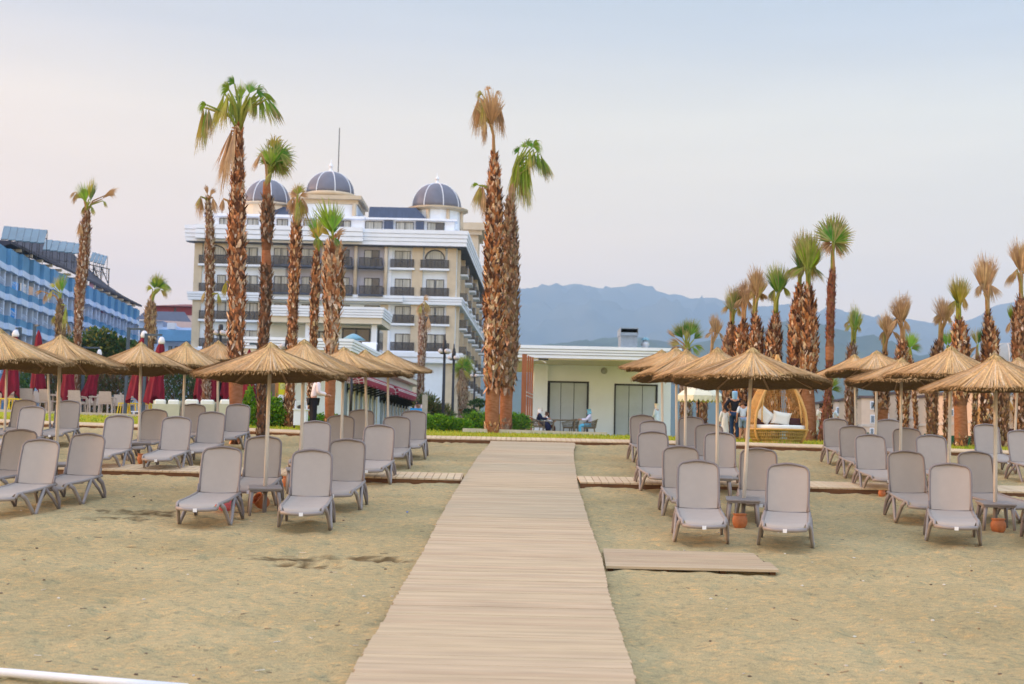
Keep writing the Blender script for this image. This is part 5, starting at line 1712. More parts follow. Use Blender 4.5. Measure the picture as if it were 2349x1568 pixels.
def lounger_proto():
    t = thing("sun_lounger", "x", "sun lounger")
    # seat: slightly dished sling from the hinge to the foot end, curling down at the end
    b = MB(); b.smooth = True
    prof = [(0.02, .405), (-.25, .390), (-.6, .382), (-.95, .385), (-1.16, .385), (-1.25, .372), (-1.29, .335), (-1.30, .300)]
    nx = 8
    for y, z in prof:
        wd = .29 if y > -1.1 else .29 - .05 * ((-1.1 - y) / .2) ** 2
        for i in range(nx + 1):
            u = -1 + 2 * i / nx
            b.v.append(Vector((u * wd, y - (.05 * (1 - u * u) if y < -1.1 else 0), z - .014 * (1 - u * u))))
    k = nx + 1
    for j in range(len(prof) - 1):
        for i in range(nx):
            b.face([j * k + i, j * k + i + 1, (j + 1) * k + i + 1, (j + 1) * k + i])
    b.build("seat", sling_m, t)
    # side rails
    b = MB(); b.smooth = True
    rail = [(.10, .398), (-.3, .382), (-.7, .372), (-1.05, .376), (-1.2, .37), (-1.27, .32)]
    for s in (-1, 1):
        b.tube([(s * (.315 if y > -1.15 else .29), y, z) for y, z in rail], .026, 8, sx=1.0)
    b.tube([(-.29, -1.27, .312), (-.15, -1.325, .302), (0, -1.345, .298), (.15, -1.325, .302), (.29, -1.27, .312)], .028, 8)
    b.tube([(-.31, .06, .388), (.31, .06, .388)], .022, 8)
    b.tube([(-.31, -.62, .35), (.31, -.62, .35)], .02, 8)
    b.build("seat_frame", leg_m, t)
    # backrest
    c, s_ = math.cos(BA), math.sin(BA)
    def P(u, q, off=0.0):
        return Vector((u, .03 + q * c + off * s_, .412 + q * s_ - off * c))
    L = .68
    ol = outline(.292, .292, L, .105)
    b = MB(); b.smooth = True
    rows = 9
    for j in range(rows + 1):
        q = L * j / rows
        if q > L - .105:
            dd = q - (L - .105)
            hw = 0.292 - .105 + math.sqrt(max(0, .105 ** 2 - dd ** 2))
        else:
            hw = .292
        for i in range(7):
            u = -1 + 2 * i / 6
            b.v.append(P(u * (hw - .002) * (1 + .035 * math.sin(math.pi * min(1, q / L))), q + (.03 * (1 - u * u) if j == rows else 0), .02 * (1 - u * u)))
    for j in range(rows):
        for i in range(6):
            b.face([j * 7 + i, j * 7 + i + 1, (j + 1) * 7 + i + 1, (j + 1) * 7 + i])
    br = b.build("backrest", sling_m, t)
    b = MB(); b.smooth = True
    b.tube([P(u * (1 + .035 * math.sin(math.pi * min(1, q / L))), q) for u, q in ol], .018, 8)
    b.build("back_frame", frame_m, br)
    for s in (-1, 1):
        b = MB(); b.smooth = True
        b.ball((s * .31, .035, .425), .022, .035, .045, 10, 6)
        b.bar((s * .312, .0, .39), (s * .312, .07, .52), .02, .05)
        b.build("hinge", frame_m, t)
    # front legs: a V on each side; rear legs: a curved strut
    for s in (-1, 1):
        b = MB(); b.smooth = True
        b.tube([(s * .315, -1.14, .36), (s * .335, -1.03, .30), (s * .36, -.88, .12), (s * .372, -.79, .0)], [.036, .036, .034, .030], 8, sx=.75)
        b.tube([(s * .325, -.36, .37), (s * .35, -.55, .20), (s * .375, -.73, .05), (s * .374, -.78, .0)], [.040, .038, .034, .030], 8, sx=.75)
        b.build("leg", leg_m, t)
    for s in (-1, 1):
        b = MB(); b.smooth = True
        b.tube([(s * .32, -.06, .37), (s * .34, .06, .28), (s * .355, .14, .12), (s * .36, .13, .0)], [.042, .040, .034, .030], 8, sx=.7)
        b.tube([(s * .33, -.30, .36), (s * .345, -.08, .19), (s * .355, .10, .02)], [.030, .028, .024], 8, sx=.7)
        b.build("leg", frame_m, t)  # darker plastic paints the shade onto the rear legs
    b = MB()
    b.box(-.028, .028, -1.379, -1.374, .272, .322)
    b.build("care_tag", tag_m, t)
    return t
# tx, ty: top middle of the backrest in the photograph; a: how far the foot end turns from the viewer (degrees, + towards the west)
WEST, EAST = "west", "east"
LG = [
    (101, 1009, 24, "taupe lounger at the photo's lower left edge, nearest of the western block"),
    (53, 987, 24, "taupe lounger cut by the photo's left edge, just behind the nearest western one"),
    (208, 996, 24, "taupe lounger with its V legs just short of the cross boardwalk's west end"),
    (79, 933, 22, "far taupe lounger by the thin pole at the photo's left edge, third row back"),
    (61, 918, 22, "farthest lounger at the photo's left edge, half hidden in front of the cafe chairs"),
    (160, 920, 15, "lounger standing free beside the lawn edge, right of the leftmost umbrella pole pair"),
    (278, 954, 17, "lounger left of the side table and clay pot under the third umbrella"),
    (358, 940, 18, "lounger behind the side table, with an umbrella pole rising beside its left edge"),
    (409, 957, 14, "lounger right of the clay pot and side table, boardwalk just in front of it"),
    (447, 928, 14, "back row lounger in front of the cream sofa"),
    (489, 946, 14, "lounger between the cream sofa and the lawn, second from the back"),
    (549, 928, 12, "back row lounger next to the thick palm trunk and the green bush"),
    (514, 1026, 13, "front row lounger with the pink ball under it"),
    (608, 1002, 8, "second row lounger directly behind the front umbrella pole"),
    (719, 1033, 5, "front row lounger to the right of the tilted clay pot"),
    (800, 1009, 8, "second row lounger nearest the walkway on its west side"),
    (727, 967, 8, "third row lounger behind the person in black trousers' umbrella pole"),
    (784, 954, 8, "fourth row lounger with a white pole crossing its left edge"),
    (831, 941, 6, "farthest row lounger in front of the glass panels under the striped awning"),
    (872, 976, 8, "third row lounger beside the walkway, its V legs standing clear on the sand"),
    (912, 956, 5, "fourth row lounger beside the walkway, west side"),
    (951, 943, 5, "farthest lounger beside the walkway on the west, below the blue tray"),
    (1600, 1058, -3.5, "front row lounger left of the round clay pot, east of the walkway"),
    (1806, 1065, 1, "front row lounger right of the round clay pot, east of the walkway"),
    (1560, 1025, -6, "second row lounger peeking out behind the front one, on the walkway side"),
    (1738, 1030, -2, "second row lounger right of the front umbrella pole, east of the walkway"),
    (1496, 991, -9, "third row lounger beside the walkway on its east side"),
    (1650, 993, -3, "third row lounger behind the second umbrella pole, east of the walkway"),
    (1496, 966, -9, "fourth row lounger peeking over the third row one beside the walkway"),
    (1472, 953, -10, "farthest lounger beside the walkway on the east, before the grey shutters"),
    (1584, 957, -6, "back row lounger in front of the white scalloped parasol"),
    (1625, 974, -6, "fourth row lounger below the person in black"),
    (1914, 961, -13, "back row lounger right of the wicker daybed, below the walking couple"),
    (1953, 978, -13, "fourth row lounger in the eastern block, second behind the lone white tag"),
    (1993, 998, -13, "third row lounger in the eastern block, pole standing behind its right edge"),
    (2074, 1036, -13, "second row lounger in the eastern block, in front of the cross boardwalk"),
    (2176, 1065, -3.5, "front row lounger left of the side table in the eastern block"),
    (2036, 963, -13, "back row lounger in the eastern block before the beige houses"),
    (2077, 983, -12, "fourth row lounger in the eastern block with a pole crossing it"),
    (2132, 999, -14, "third row lounger in the eastern block, left of a sunlit pole"),
    (2231, 1037, -22, "second row lounger in the eastern block turned away behind the side table"),
    (2259, 974, -18, "lounger in front of the second wicker daybed at the photo's right side"),
    (2336, 988, -24, "lounger cut by the photo's right edge on the upper sand"),
    (2396, 1070, -8, "front lounger showing only its leg at the photo's right edge"),
]
proto = lounger_proto()
ground_pts = []
for i, (tx, ty, a, lab) in enumerate(LG):
    o = proto if i == 0 else dup(proto)
    topw = gp(tx, ty, 1.055)
    d2 = math.hypot(topw.x, topw.y)
    psi = -math.atan2(topw.x, topw.y) - R(a)
    # backrest top sits .27 behind the hinge
    back = Vector((-math.sin(psi), math.cos(psi), 0))
    hx, hy = topw.x - back.x * .27, topw.y - back.y * .27
    p = Vector((hx, hy, sandz(hx, hy) - .012))
    o.matrix_world = Matrix.Translation(p) @ SLM @ Matrix.Rotation(psi, 4, 'Z')
    o["label"] = lab
    o["group"] = "taupe sun loungers in rows on the sand"
    ground_pts.append(p)

# ------------------------------------------------------------------ straw umbrellas
straw_m = vmat("straw_material", rough=.85, spec=.1, var=.22, scale=30)
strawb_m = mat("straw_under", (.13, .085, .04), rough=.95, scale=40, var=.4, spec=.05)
def zprof(r):
    return lerp_tab([(0, .0), (.06, -.02), (.16, -.09), (.30, -.165), (.59, -.285), (.9, -.405), (1.17, -.50), (1.35, -.56)], r)
def umbrella_proto(seed):
    random.seed(seed)
    t = thing("straw_umbrella", "x", "umbrella")
    b = MB(); b.smooth = True
    n = 72
    rr = [.0, .05, .16, .3, .59, .9, 1.18]
    wob = [.02 * math.sin(3 * 2 * math.pi * j / n + seed) + .012 * math.sin(7 * 2 * math.pi * j / n) + random.uniform(-.012, .012) for j in range(n)]
    # upper shell
    k = len(rr)
    b.col = (.40, .27, .12)
    for r_ in rr:
        for j in range(n):
            a = 2 * math.pi * j / n
            b.v.append(Vector((math.cos(a) * r_, math.sin(a) * r_, zprof(r_) - .012 + wob[j] * r_)))
    for i in range(k - 1):
        for j in range(n):
            j2 = (j + 1) % n
            b.face([i * n + j, (i + 1) * n + j, (i + 1) * n + j2, i * n + j2])
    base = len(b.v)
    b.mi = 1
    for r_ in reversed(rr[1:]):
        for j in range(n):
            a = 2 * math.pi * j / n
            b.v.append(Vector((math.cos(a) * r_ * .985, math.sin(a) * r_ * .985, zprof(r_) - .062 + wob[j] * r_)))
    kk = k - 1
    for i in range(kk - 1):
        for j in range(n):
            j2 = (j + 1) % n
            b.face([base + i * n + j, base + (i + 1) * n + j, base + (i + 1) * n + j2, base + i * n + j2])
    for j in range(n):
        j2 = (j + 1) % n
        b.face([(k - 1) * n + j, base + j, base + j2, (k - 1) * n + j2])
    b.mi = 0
    b.smooth = False
    # reed bundles laid from the tip to the rim
    N = 2300
    for q in range(N):
        a = 2 * math.pi * (q + random.random()) / N
        r0 = random.choice([.0, .0, .05, .12, .25, .4, .55, .7])
        r1 = 1.18 + random.uniform(-.02, .045) + (random.uniform(.02, .05) if random.random() < .05 else 0)
        if r0 < .3 and random.random() < .4:
            r1 = random.uniform(.6, 1.0)
        lift = random.uniform(.0, .030)
        wd = random.uniform(.003, .008)
        g = random.random()
        base_c = random.choice([(.66, .40, .175), (.60, .36, .165), (.70, .45, .22), (.52, .31, .145), (.62, .45, .28), (.74, .45, .175)])
        kq = .80 + .34 * g
        col = tuple(c_ * kq for c_ in base_c)
        da = random.uniform(-.035, .035)
        rs = [r0 + (r1 - r0) * f for f in (0, .33, .66, 1)]
        jj = int(a / (2 * math.pi) * n) % n
        prev = None
        for ii, r_ in enumerate(rs):
            aa = a + da * (r_ - .5)
            dirv = Vector((math.cos(aa), math.sin(aa), 0))
            sd_ = Vector((-math.sin(aa), math.cos(aa), 0))
            w_ = wd * (.35 + .65 * min(1, r_ / .5))
            if ii == 3:
                w_ *= .5
            z = zprof(r_) + lift * min(1, r_ * 2) + wob[jj] * r_ + (-.015 if ii == 3 else 0)
            p = dirv * r_ + Vector((0, 0, z))
            cur = (p - sd_ * w_, p + sd_ * w_)
            if prev:
                b.poly([prev[0], cur[0], cur[1], prev[1]], col)
            prev = cur
    # ragged fringe hanging at the rim
    for q in range(1100):
        a = 2 * math.pi * random.random()
        r_ = 1.17 + random.uniform(-.03, .04)
        jj = int(a / (2 * math.pi) * n) % n
        z = zprof(r_) + wob[jj] * r_ + random.uniform(-.05, .0)
        dirv = Vector((math.cos(a), math.sin(a), 0))
        sd_ = Vector((-math.sin(a), math.cos(a), 0)) * .006
        p = dirv * r_ + Vector((0, 0, z))
        e = p + dirv * random.uniform(.01, .04) + Vector((0, 0, -random.uniform(.015, .04)))
        g = random.uniform(.5, 1.1)
        b.poly([p - sd_, p + sd_, e + sd_ * .4, e - sd_ * .4], (.44 * g, .28 * g, .13 * g))
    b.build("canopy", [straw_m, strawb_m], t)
    # bound tuft at the tip
    b = MB()
    for q in range(90):
        a = random.uniform(0, 2 * math.pi)
        dirv = Vector((math.cos(a), math.sin(a), 0)); sd_ = Vector((-math.sin(a), math.cos(a), 0)) * .008
        g = random.uniform(.7, 1.2)
        p0 = dirv * .012 + Vector((0, 0, .035 + random.uniform(-.01, .02)))
        p1 = dirv * random.uniform(.06, .11) + Vector((0, 0, -.01))
        p2 = dirv * random.uniform(.13, .22) + Vector((0, 0, -.095 + random.uniform(-.02, .02)))
        b.poly([p0 - sd_ * .5, p0 + sd_ * .5, p1 + sd_, p1 - sd_], (.50 * g, .34 * g, .15 * g))
        b.poly([p1 - sd_, p1 + sd_, p2 + sd_ * .6, p2 - sd_ * .6])
    b.build("canopy_cap", straw_m, t)
    b = MB()
    for j in range(8):
        a = 2 * math.pi * (j + .5) / 8
        d_ = Vector((math.cos(a), math.sin(a), 0))
        b.bar(d_ * .04 + Vector((0, 0, -.10)), d_ * 1.05 + Vector((0, 0, zprof(1.05) - .11)), .025, .025)
    b.build("rib_frame", mat("rib_wood", (.28, .18, .10), rough=.8), t)
    return t
pole_m = mat("pale_pole", (.62, .56, .48), rough=.55, var=.10, scale=9, stretch=(1, 1, .3))
stub_m = mat("grey_sleeve", (.20, .18, .18), rough=.6)
UP = [
    # apex px, pole foot px x, depth, label
    (621, 791, 606, 21.5, "reed umbrella over the pink ball, front row west of the walkway"),
    (698, 784, 688, 24.6, "reed umbrella directly behind the front western one, by the man in white shirt"),
    (789, 800, 781, 29.2, "reed umbrella covering the striped awning's near end"),
    (838, 806, 842, 32.0, "reed umbrella between the two awnings"),
    (890, 807, 890, 35.2, "farthest reed umbrella beside the walkway, west side, under the small palm"),
    (501, 785, 498, 36.2, "reed umbrella in front of the thick palm trunk and the cream sofa's end"),
    (427, 788, 415, 32.6, "reed umbrella in front of the long cream sofa"),
    (324, 789, 317, 30.0, "reed umbrella over the clay pot and side table before the maroon parasols"),
    (139, 773, 126, 24.6, "large reed umbrella with a warm lit pole in front of the blue hotel"),
    (-6, 756, -14, 22.6, "reed umbrella cut in half by the photo's left edge"),
    (18, 790, 8, 33.0, "reed umbrella hidden behind the cut one, its thin pole showing at the photo's left edge"),
    (108, 796, 115, 36.0, "reed umbrella behind the large one, only its thin pole and a sliver of straw showing"),
    (1726, 803, 1703, 21.3, "front reed umbrella over the round clay pot, east of the walkway"),
    (1646, 802, 1645, 24.8, "second reed umbrella east of the walkway, pole by the person in black"),
    (1574, 806, 1571, 28.8, "third reed umbrella east of the walkway in front of the scalloped parasol"),
    (1551, 801, 1553, 32.2, "fourth reed umbrella east of the walkway, mostly hidden by its neighbours"),
    (1518, 805, 1521, 36.5, "farthest reed umbrella east of the walkway, tip over the white pavilion's shutters"),
    (1960, 816, 1964, 36.0, "far reed umbrella behind the one before the tall slender palm"),
    (2011, 808, 2009, 32.0, "reed umbrella right of the tall slender palm"),
    (2068, 825, 2065, 29.0, "lowest reed umbrella in the eastern block, before the beige houses"),
    (2182, 799, 2175, 24.6, "tall reed umbrella second from the photo's right edge"),
    (2284, 818, 2283, 21.5, "front reed umbrella in the eastern block over its side table"),
    (2336, 823, 2325, 34.0, "reed umbrella cut by the photo's right edge"),
]
protos = [umbrella_proto(s) for s in (1, 2, 3)]
used = set()
UPOS = []
random.seed(77)
for i, (ax, ay, fx, Y, lab) in enumerate(UP):
    Y *= 1.045
    v = i % 3
    o = dup(protos[v])
    ap = at(ax, ay, Y)
    gy = sandz(0, Y)
    # foot of the pole at ground level
    d = ray(fx, 784 + (245 + (H0 - SL * Y) / Y * F))
    ft = d * (Y / d.y)
    ft = Vector((ft.x, Y, sandz(ft.x, Y) - .03))
    up_ = (ap - ft)
    axis = up_.normalized()
    rot = Vector((0, 0, 1)).rotation_difference((axis + Vector((0, 0, 1.2))).normalized())
    base = ft
    o.location = base
    o["label"] = lab
    o["group"] = "reed thatch umbrellas above the loungers"
    spin = random.uniform(0, 6.28)
    wob_ = (R(random.uniform(-2.2, 2.2)), R(random.uniform(-2.2, 2.2)), random.uniform(.97, 1.04), random.uniform(.92, 1.1))
    for ch in o.children:
        if ch.name.startswith(("canopy", "rib_frame", "canopy_cap")):
            ch.matrix_local = Matrix.Translation(up_) @ Matrix.Rotation(wob_[0], 4, 'X') @ Matrix.Rotation(wob_[1], 4, 'Y') @ rot.to_matrix().to_4x4() @ Matrix.Rotation(spin, 4, 'Z') @ Matrix.Diagonal((wob_[2], wob_[2], wob_[3], 1))
    b = MB(); b.smooth = True
    L = up_.length
    b.tube([base + axis * (.0), base + axis * (L * .5), base + axis * (L - .08)], [.032, .031, .030], 10)
    b.build("pole", pole_m, o)
    b = MB(); b.smooth = True
    b.tube([base, base + axis * .42], [.034, .034], 10)
    b.build("pole_sleeve", stub_m, o)
    UPOS.append((base, axis))

for pr_ in protos:
    for ch in list(pr_.children):
        bpy.data.objects.remove(ch)
    bpy.data.objects.remove(pr_)

# ------------------------------------------------------------------ side tables
def table_proto():
    t = thing("side_table", "x", "side table")
    b = MB()
    b.box(-.26, .26, -.26, .26, .40, .435)
    b.box(-.245, .245, -.245, .245, .375, .3995)
    o = b.build("table_top", leg_m, t)
    md = o.modifiers.new("soft_edge", 'BEVEL'); md.width = .012; md.segments = 2
    for sx in (-1, 1):
        for sy in (-1, 1):
            b = MB(); b.smooth = True
            b.tube([(sx * .20, sy * .20, .38), (sx * .222, sy * .222, .2), (sx * .235, sy * .235, 0)], [.032, .028, .024], 8)
            b.build("leg", leg_m if sy < 0 else frame_m, t)  # far legs take the darker plastic as painted shade
    return t
tp = table_proto()
TB = [(606, 1114, "side table under the front umbrella, beside the pink ball"), (1698, 1150, "side table above the round clay pot, east of the walkway"),
      (2290, 1160, "side table with a clay pot in front, at the photo's right edge"), (1669, 1100, "side table half hidden behind the front lounger, east of the walkway"),
      (338, 1019, "side table standing over the clay pot before the cream sofa"), (658, 1076, "side table peeking out between two loungers, west of the walkway"),
      (140, 1061, "side table under the large umbrella in front of the blue hotel"), (1545, 1024, "dark side table in the far row near the white pavilion")]
for i, (x, y, lab) in enumerate(TB):
    o = tp if i == 0 else dup(tp)
    p = gp(x, y, .43)
    near = min(UPOS, key=lambda q: (q[0].x - p.x) ** 2 + (q[0].y - p.y) ** 2)[0]
    if (near - p).length < 1.3:
        p = Vector((near.x, near.y, 0))
    psi = -math.atan2(p.x, p.y)
    o.matrix_world = Matrix.Translation(Vector((p.x, p.y, sandz(p.x, p.y) - .01))) @ SLM @ Matrix.Rotation(psi + (.25 if i in (2,) else .04), 4, 'Z')
    o["label"] = lab
    o["group"] = "plastic side tables between loungers"

# ------------------------------------------------------------------ clay pots and ball
clay = mat("terracotta", (.44, .15, .055), rough=.7, scale=8, var=.25, bump=.2)
def pot(x, y, s, lab, tilt=None):
    b = MB(); b.smooth = True
    pr = [(.045, 0), (.078, .015), (.105, .06), (.118, .115), (.112, .165), (.095, .195), (.092, .205), (.108, .218), (.108, .232), (.096, .232), (.086, .205), (.095, .15), (.06, .03)]
    b.lathe([(r_ * s, z * s) for r_, z in pr], 24, cap=False)
    b.lathe([(.001, .16 * s), (.098 * s, .16 * s)], 24, cap=False)
    o = b.build("clay_pot", clay)
    p = gp(x, y, 0)
    o.location = Vector((p.x, p.y, p.z - .01))
    if tilt:
        o.rotation_euler = tilt
        o.location.z += .09
    tag(o, lab, "pot", "terracotta pots by the umbrella poles")
pot(1697, 1211, 1.0, "round terracotta pot standing upright under the table, east of the walkway")
pot(2290, 1222, 1.0, "round terracotta pot in front of the side table at the photo's right edge")
pot(612, 1170, 1.0, "bright terracotta pot lying tilted under the front side table", (R(35), R(-50), 0))
pot(327, 1064, 1.0, "dull terracotta pot under the side table before the cream sofa")
pot(660, 1117, .9, "terracotta pot behind the second table, only its rim showing")
pot(2023, 1139, .6, "small terracotta pot against the cross boardwalk in the eastern block")
pot(2317, 1066, .7, "small terracotta pot far back near the second daybed")
b = MB(); b.smooth = True
b.ball((0, 0, 0), .185, .185, .185, 20, 14)
o = b.build("pink_ball", mat("pink_rubber", (.85, .20, .26), rough=.45, var=.08))
p = gp(524, 1172, 0)
o.location = p + Vector((-.04, -.05, .18))
tag(o, "pink beach ball resting under a lounger", "ball")
# small litter: blue cap
b = MB(); b.smooth = True
b.lathe([(.015, 0), (.015, .015), (.0, .016)], 10)
o = b.build("bottle_cap", mat("blue_plastic", (.05, .2, .7)))
o.location = gp(934, 1175, .01)
tag(o, "tiny blue bottle cap on the sand by the walkway", "cap")
# ------------------------------------------------------------------ leafy plants
def leafy(b, c, rx, ry, rz, n, size, cols, shell=.55, up_=.3, blades=False):
    """n small leaves through an uneven ellipsoid volume"""
    c = Vector(c)
    for _ in range(n):
        while True:
            v = Vector((random.uniform(-1, 1), random.uniform(-1, 1), random.uniform(-1, 1)))
            l = v.length
            if .05 < l < 1:
                break
        v = v / l * (shell + (1 - shell) * random.random()) if random.random() < .75 else v
        k = 1 + .35 * noise.noise(Vector((v.x * 2.2 + c.x, v.y * 2.2 + c.y, v.z * 2.2 + c.z)))
        p = c + Vector((v.x * rx * k, v.y * ry * k, v.z * rz * k))
        d = (v + Vector((random.uniform(-1, 1), random.uniform(-1, 1), random.uniform(-.6, 1) + up_)) * .9).normalized()
        s = d.orthogonal().normalized()
        s.rotate(Matrix.Rotation(random.uniform(0, 6.28), 3, d))
        L = size * random.uniform(.6, 1.4)
        w_ = L * (.10 if blades else .32)
        col = random.choice(cols)
        g = random.uniform(.7, 1.3)
        col = tuple(x * g for x in col)
        b.poly([p - s * w_ * .3, p + d * L * .5 - s * w_, p + d * L, p + d * L * .5 + s * w_], col)
BG = [(.10, .26, .015), (.15, .32, .02), (.07, .20, .015), (.22, .36, .02)]
DG = [(.035, .09, .03), (.05, .12, .03), (.03, .07, .025), (.08, .12, .03)]
RG = [(.10, .055, .03), (.06, .075, .03), (.045, .07, .03), (.13, .07, .04), (.09, .10, .04)]
def bush(name, lab, cat, x, y, Y, blobs, n, size, cols, group=None, blades=False, stem=True, seed=1):
    """blobs: (dx, height centre, rx, rz) in metres"""
    random.seed(seed)
    X = at(x, y, Y).x
    g = lawnz(X, Y)
    t = thing(name, lab, cat, (X, Y, g), group)
    b = MB()
    tot = sum(q[2] * q[3] for q in blobs)
    for dx, hc, rx_, rz_ in blobs:
        leafy(b, (X + dx, Y + random.uniform(-.2, .2), g + hc), rx_, rx_ * .8, rz_, int(n * rx_ * rz_ / tot), size, cols, blades=blades)
    b.build("foliage", leaf_m, t)
    if stem:
        b = MB()
        for dx, hc, rx_, rz_ in blobs:
            for q in range(3):
                b.tube([(X + dx * .6, Y, g - .05), (X + dx + random.uniform(-.3, .3) * rx_, Y, g + hc * .8)], [.03, .012], 5)
        b.build("stem", bark_m, t)
    return t
bush("shrub", "bright green shrub between the tallest palm's foot and the notice stand", "shrub", 612, 960, 46, [(-.35, .35, .42, .42), (.1, .5, .45, .5), (.45, .3, .4, .36), (-.55, .75, .16, .5)], 4200, .10, BG, seed=3)
bush("shrub", "small bright green shrub at the foot of the fan leaf palm", "shrub", 744, 965, 46, [(-.2, .2, .4, .24), (.3, .2, .4, .22)], 1600, .09, BG, seed=4)
bush("low_hedge", "low bright green hedge running between the lamp posts and the planter kerb", "hedge", 1022, 978, 58, [(-.7, .32, .45, .34), (-.2, .34, .45, .36), (.3, .30, .45, .33), (.75, .26, .4, .28)], 5200, .09, BG, seed=5, stem=False)
bush("shrub", "feathery green shrub at the foot of the thick walkway palm", "shrub", 1106, 975, 58.5, [(-.3, .42, .5, .45), (.25, .36, .45, .38)], 3600, .16, BG + DG[:1], seed=6, blades=True)
bush("shrub", "feathery green shrub between the brown shaggy palm and the timber fins", "shrub", 1176, 975, 59.5, [(-.2, .42, .5, .45), (.3, .40, .45, .42)], 3600, .16, BG + DG[:1], seed=7, blades=True)
bush("garden_shrub", "loose grey-green shrub beside the lamp posts with arching stems", "shrub", 992, 930, 80, [(-.3, 1.1, .7, .9), (.5, .8, .6, .7)], 2600, .35, [(.09, .13, .04), (.14, .16, .05), (.06, .10, .04), (.22, .17, .07)], blades=True, seed=8)
bush("garden_shrub", "dark rounded garden pine beside the thick walkway palm", "shrub", 1098, 915, 84, [(0, 1.9, .55, .18), (-.5, 1.35, .4, .18), (.4, 1.0, .5, .25), (0, .5, .8, .45)], 2200, .16, DG, seed=9)
# ragged hedge of reddish and dark green reeds behind the cafe terrace
random.seed(17)
for i, (x0, x1, ytop, cols, lab) in enumerate(((20, 75, 848, DG, "dark green hedge section at the cafe terrace's far west end"), (95, 205, 850, RG, "reddish reed hedge section behind the first closed parasols"),
                                          (205, 300, 842, RG, "reddish reed hedge section behind the leaning closed parasol"), (372, 452, 838, DG + RG, "mixed green and brown hedge section behind the cream sofas"), (452, 560, 846, DG, "dark hedge section behind the maroon cloths by the tallest palm"))):
    Y = 66
    Xa, Xb = at(x0, 880, Y).x, at(x1, 880, Y).x
    g = lawnz(Xa, Y)
    ztop_ = at((x0 + x1) / 2, ytop, Y).z
    t = thing("terrace_hedge", lab, "hedge", ((Xa + Xb) / 2, Y, g), "hedge sections behind the cafe terrace")
    b = MB()
    for _ in range(int(1500 * (Xb - Xa))):
        x = random.uniform(Xa, Xb); y = Y + random.uniform(-.5, .5)
        hmax = (ztop_ - g) * (.82 + .3 * noise.noise(Vector((x * 1.3, 0, i))) + .1 * random.random())
        z = g + hmax * random.random() ** .8
        a = random.uniform(0, 6.28)
        d = Vector((math.cos(a) * .5, math.sin(a) * .5, random.uniform(.2, 1.2))).normalized()
        s = d.orthogonal().normalized()
        L = random.uniform(.12, .34)
        col = random.choice(cols); k = random.uniform(.6, 1.4)
        b.poly([Vector((x, y, z)), Vector((x, y, z)) + d * L * .5 - s * L * .09, Vector((x, y, z)) + d * L, Vector((x, y, z)) + d * L * .5 + s * L * .09], tuple(c_ * k for c_ in col))
    b.build("foliage", leaf_m, t)
bush("tree", "loose green and yellow tree top before the blue hotel's lower floors", "tree", 215, 805, 95, [(-1.2, 4.6, 1.2, .9), (.3, 5.2, 1.2, .9), (1.4, 4.6, 1.0, .8), (0, 3.6, 1.6, .9)], 4200, .28, DG + [(.12, .14, .04), (.28, .24, .05)], seed=11)
bush("tree", "second loose green tree top before the blue hotel's far end", "tree", 268, 812, 95, [(-.8, 4.4, 1.0, .8), (.6, 4.7, 1.1, .7)], 2600, .28, DG + [(.12, .14, .04)], seed=12)

# ------------------------------------------------------------------ cafe terrace: paving, parasols, chairs, sofas
b = MB()
Xa, Xb = at(-60, 955, 56).x, at(560, 955, 52).x
pts = [(Xa - 3, 54), (Xb, 50.5), (Xb, 64), (Xa - 3, 66)]
n_ = 20
b.prism(pts, lambda x_, y_: lawnz(x_, y_) - .1, lambda x_, y_: lawnz(x_, y_) + .09)
o = b.build("terrace_paving", mat("terrace_paving", (.42, .38, .33)), kind="structure")
cloth_m = mat("closed_cloth", (.15, .004, .018), rough=.8, scale=3, var=.35, stretch=(5, 5, .6), col2=(.24, .006, .025))
whitecap = mat("white_cap", (.72, .72, .76), rough=.7)
def closed_parasol(xt, yt, xb, yb_, hw, Y, post_dx, cap, lab, seed):
    random.seed(seed)
    top, bot = at(xt, yt, Y), at(xb, yb_, Y)
    k = Y / F
    g = lawnz(bot.x, Y)
    t = thing("closed_parasol", lab, "parasol", (bot.x, Y, g), "closed maroon parasols on the cafe terrace")
    b = MB(); b.smooth = True
    n = 30
    ph = [random.uniform(-.3, .3) for _ in range(n)]
    prof = [(.0, .05), (.04, .22), (.12, .42), (.3, .60), (.5, .70), (.62, .66), (.8, .85), (1.0, 1.0)]
    R_ = hw * k
    for u, q in prof:
        c = top.lerp(bot, u)
        for j in range(n):
            a = 2 * math.pi * j / n
            fold = 1 + .28 * math.sin(a * 6 + ph[0] * 4) * (u ** .5) + .10 * math.sin(a * 11 + 1)
            dz = (-.16 * math.sin(a * 3 + ph[1] * 8) if u == 1.0 else 0)
            b.v.append(c + Vector((math.cos(a) * R_ * q * fold, math.sin(a) * R_ * q * fold * .8, dz)))
    for i in range(len(prof) - 1):
        for j in range(n):
            j2 = (j + 1) % n
            b.face([i * n + j, i * n + j2, (i + 1) * n + j2, (i + 1) * n + j])
    b.build("cloth", cloth_m, t)
    if cap:
        b = MB(); b.smooth = True
        b.lathe([(R_ * .34, -.14), (R_ * .40, -.05), (R_ * .34, .02), (R_ * .26, .09), (R_ * .12, .13), (.0, .13)], 14, top)
        b.build("cap", whitecap, t)
    b = MB()
    px_ = bot.x + post_dx * k
    tz = top.z + .25
    b.bar((px_, Y + .15, g), (px_, Y + .15, tz), .11, .11, (0, 1, 0))
    b.bar((px_, Y + .15, tz - .05), (top.x, Y, tz - .05), .07, .07)
    b.build("post", post_m, t)
    b = MB(); b.box(px_ - .35, px_ + .35, Y - .2, Y + .5, g - .05, g + .10); b.build("base_plate", post_m, t)
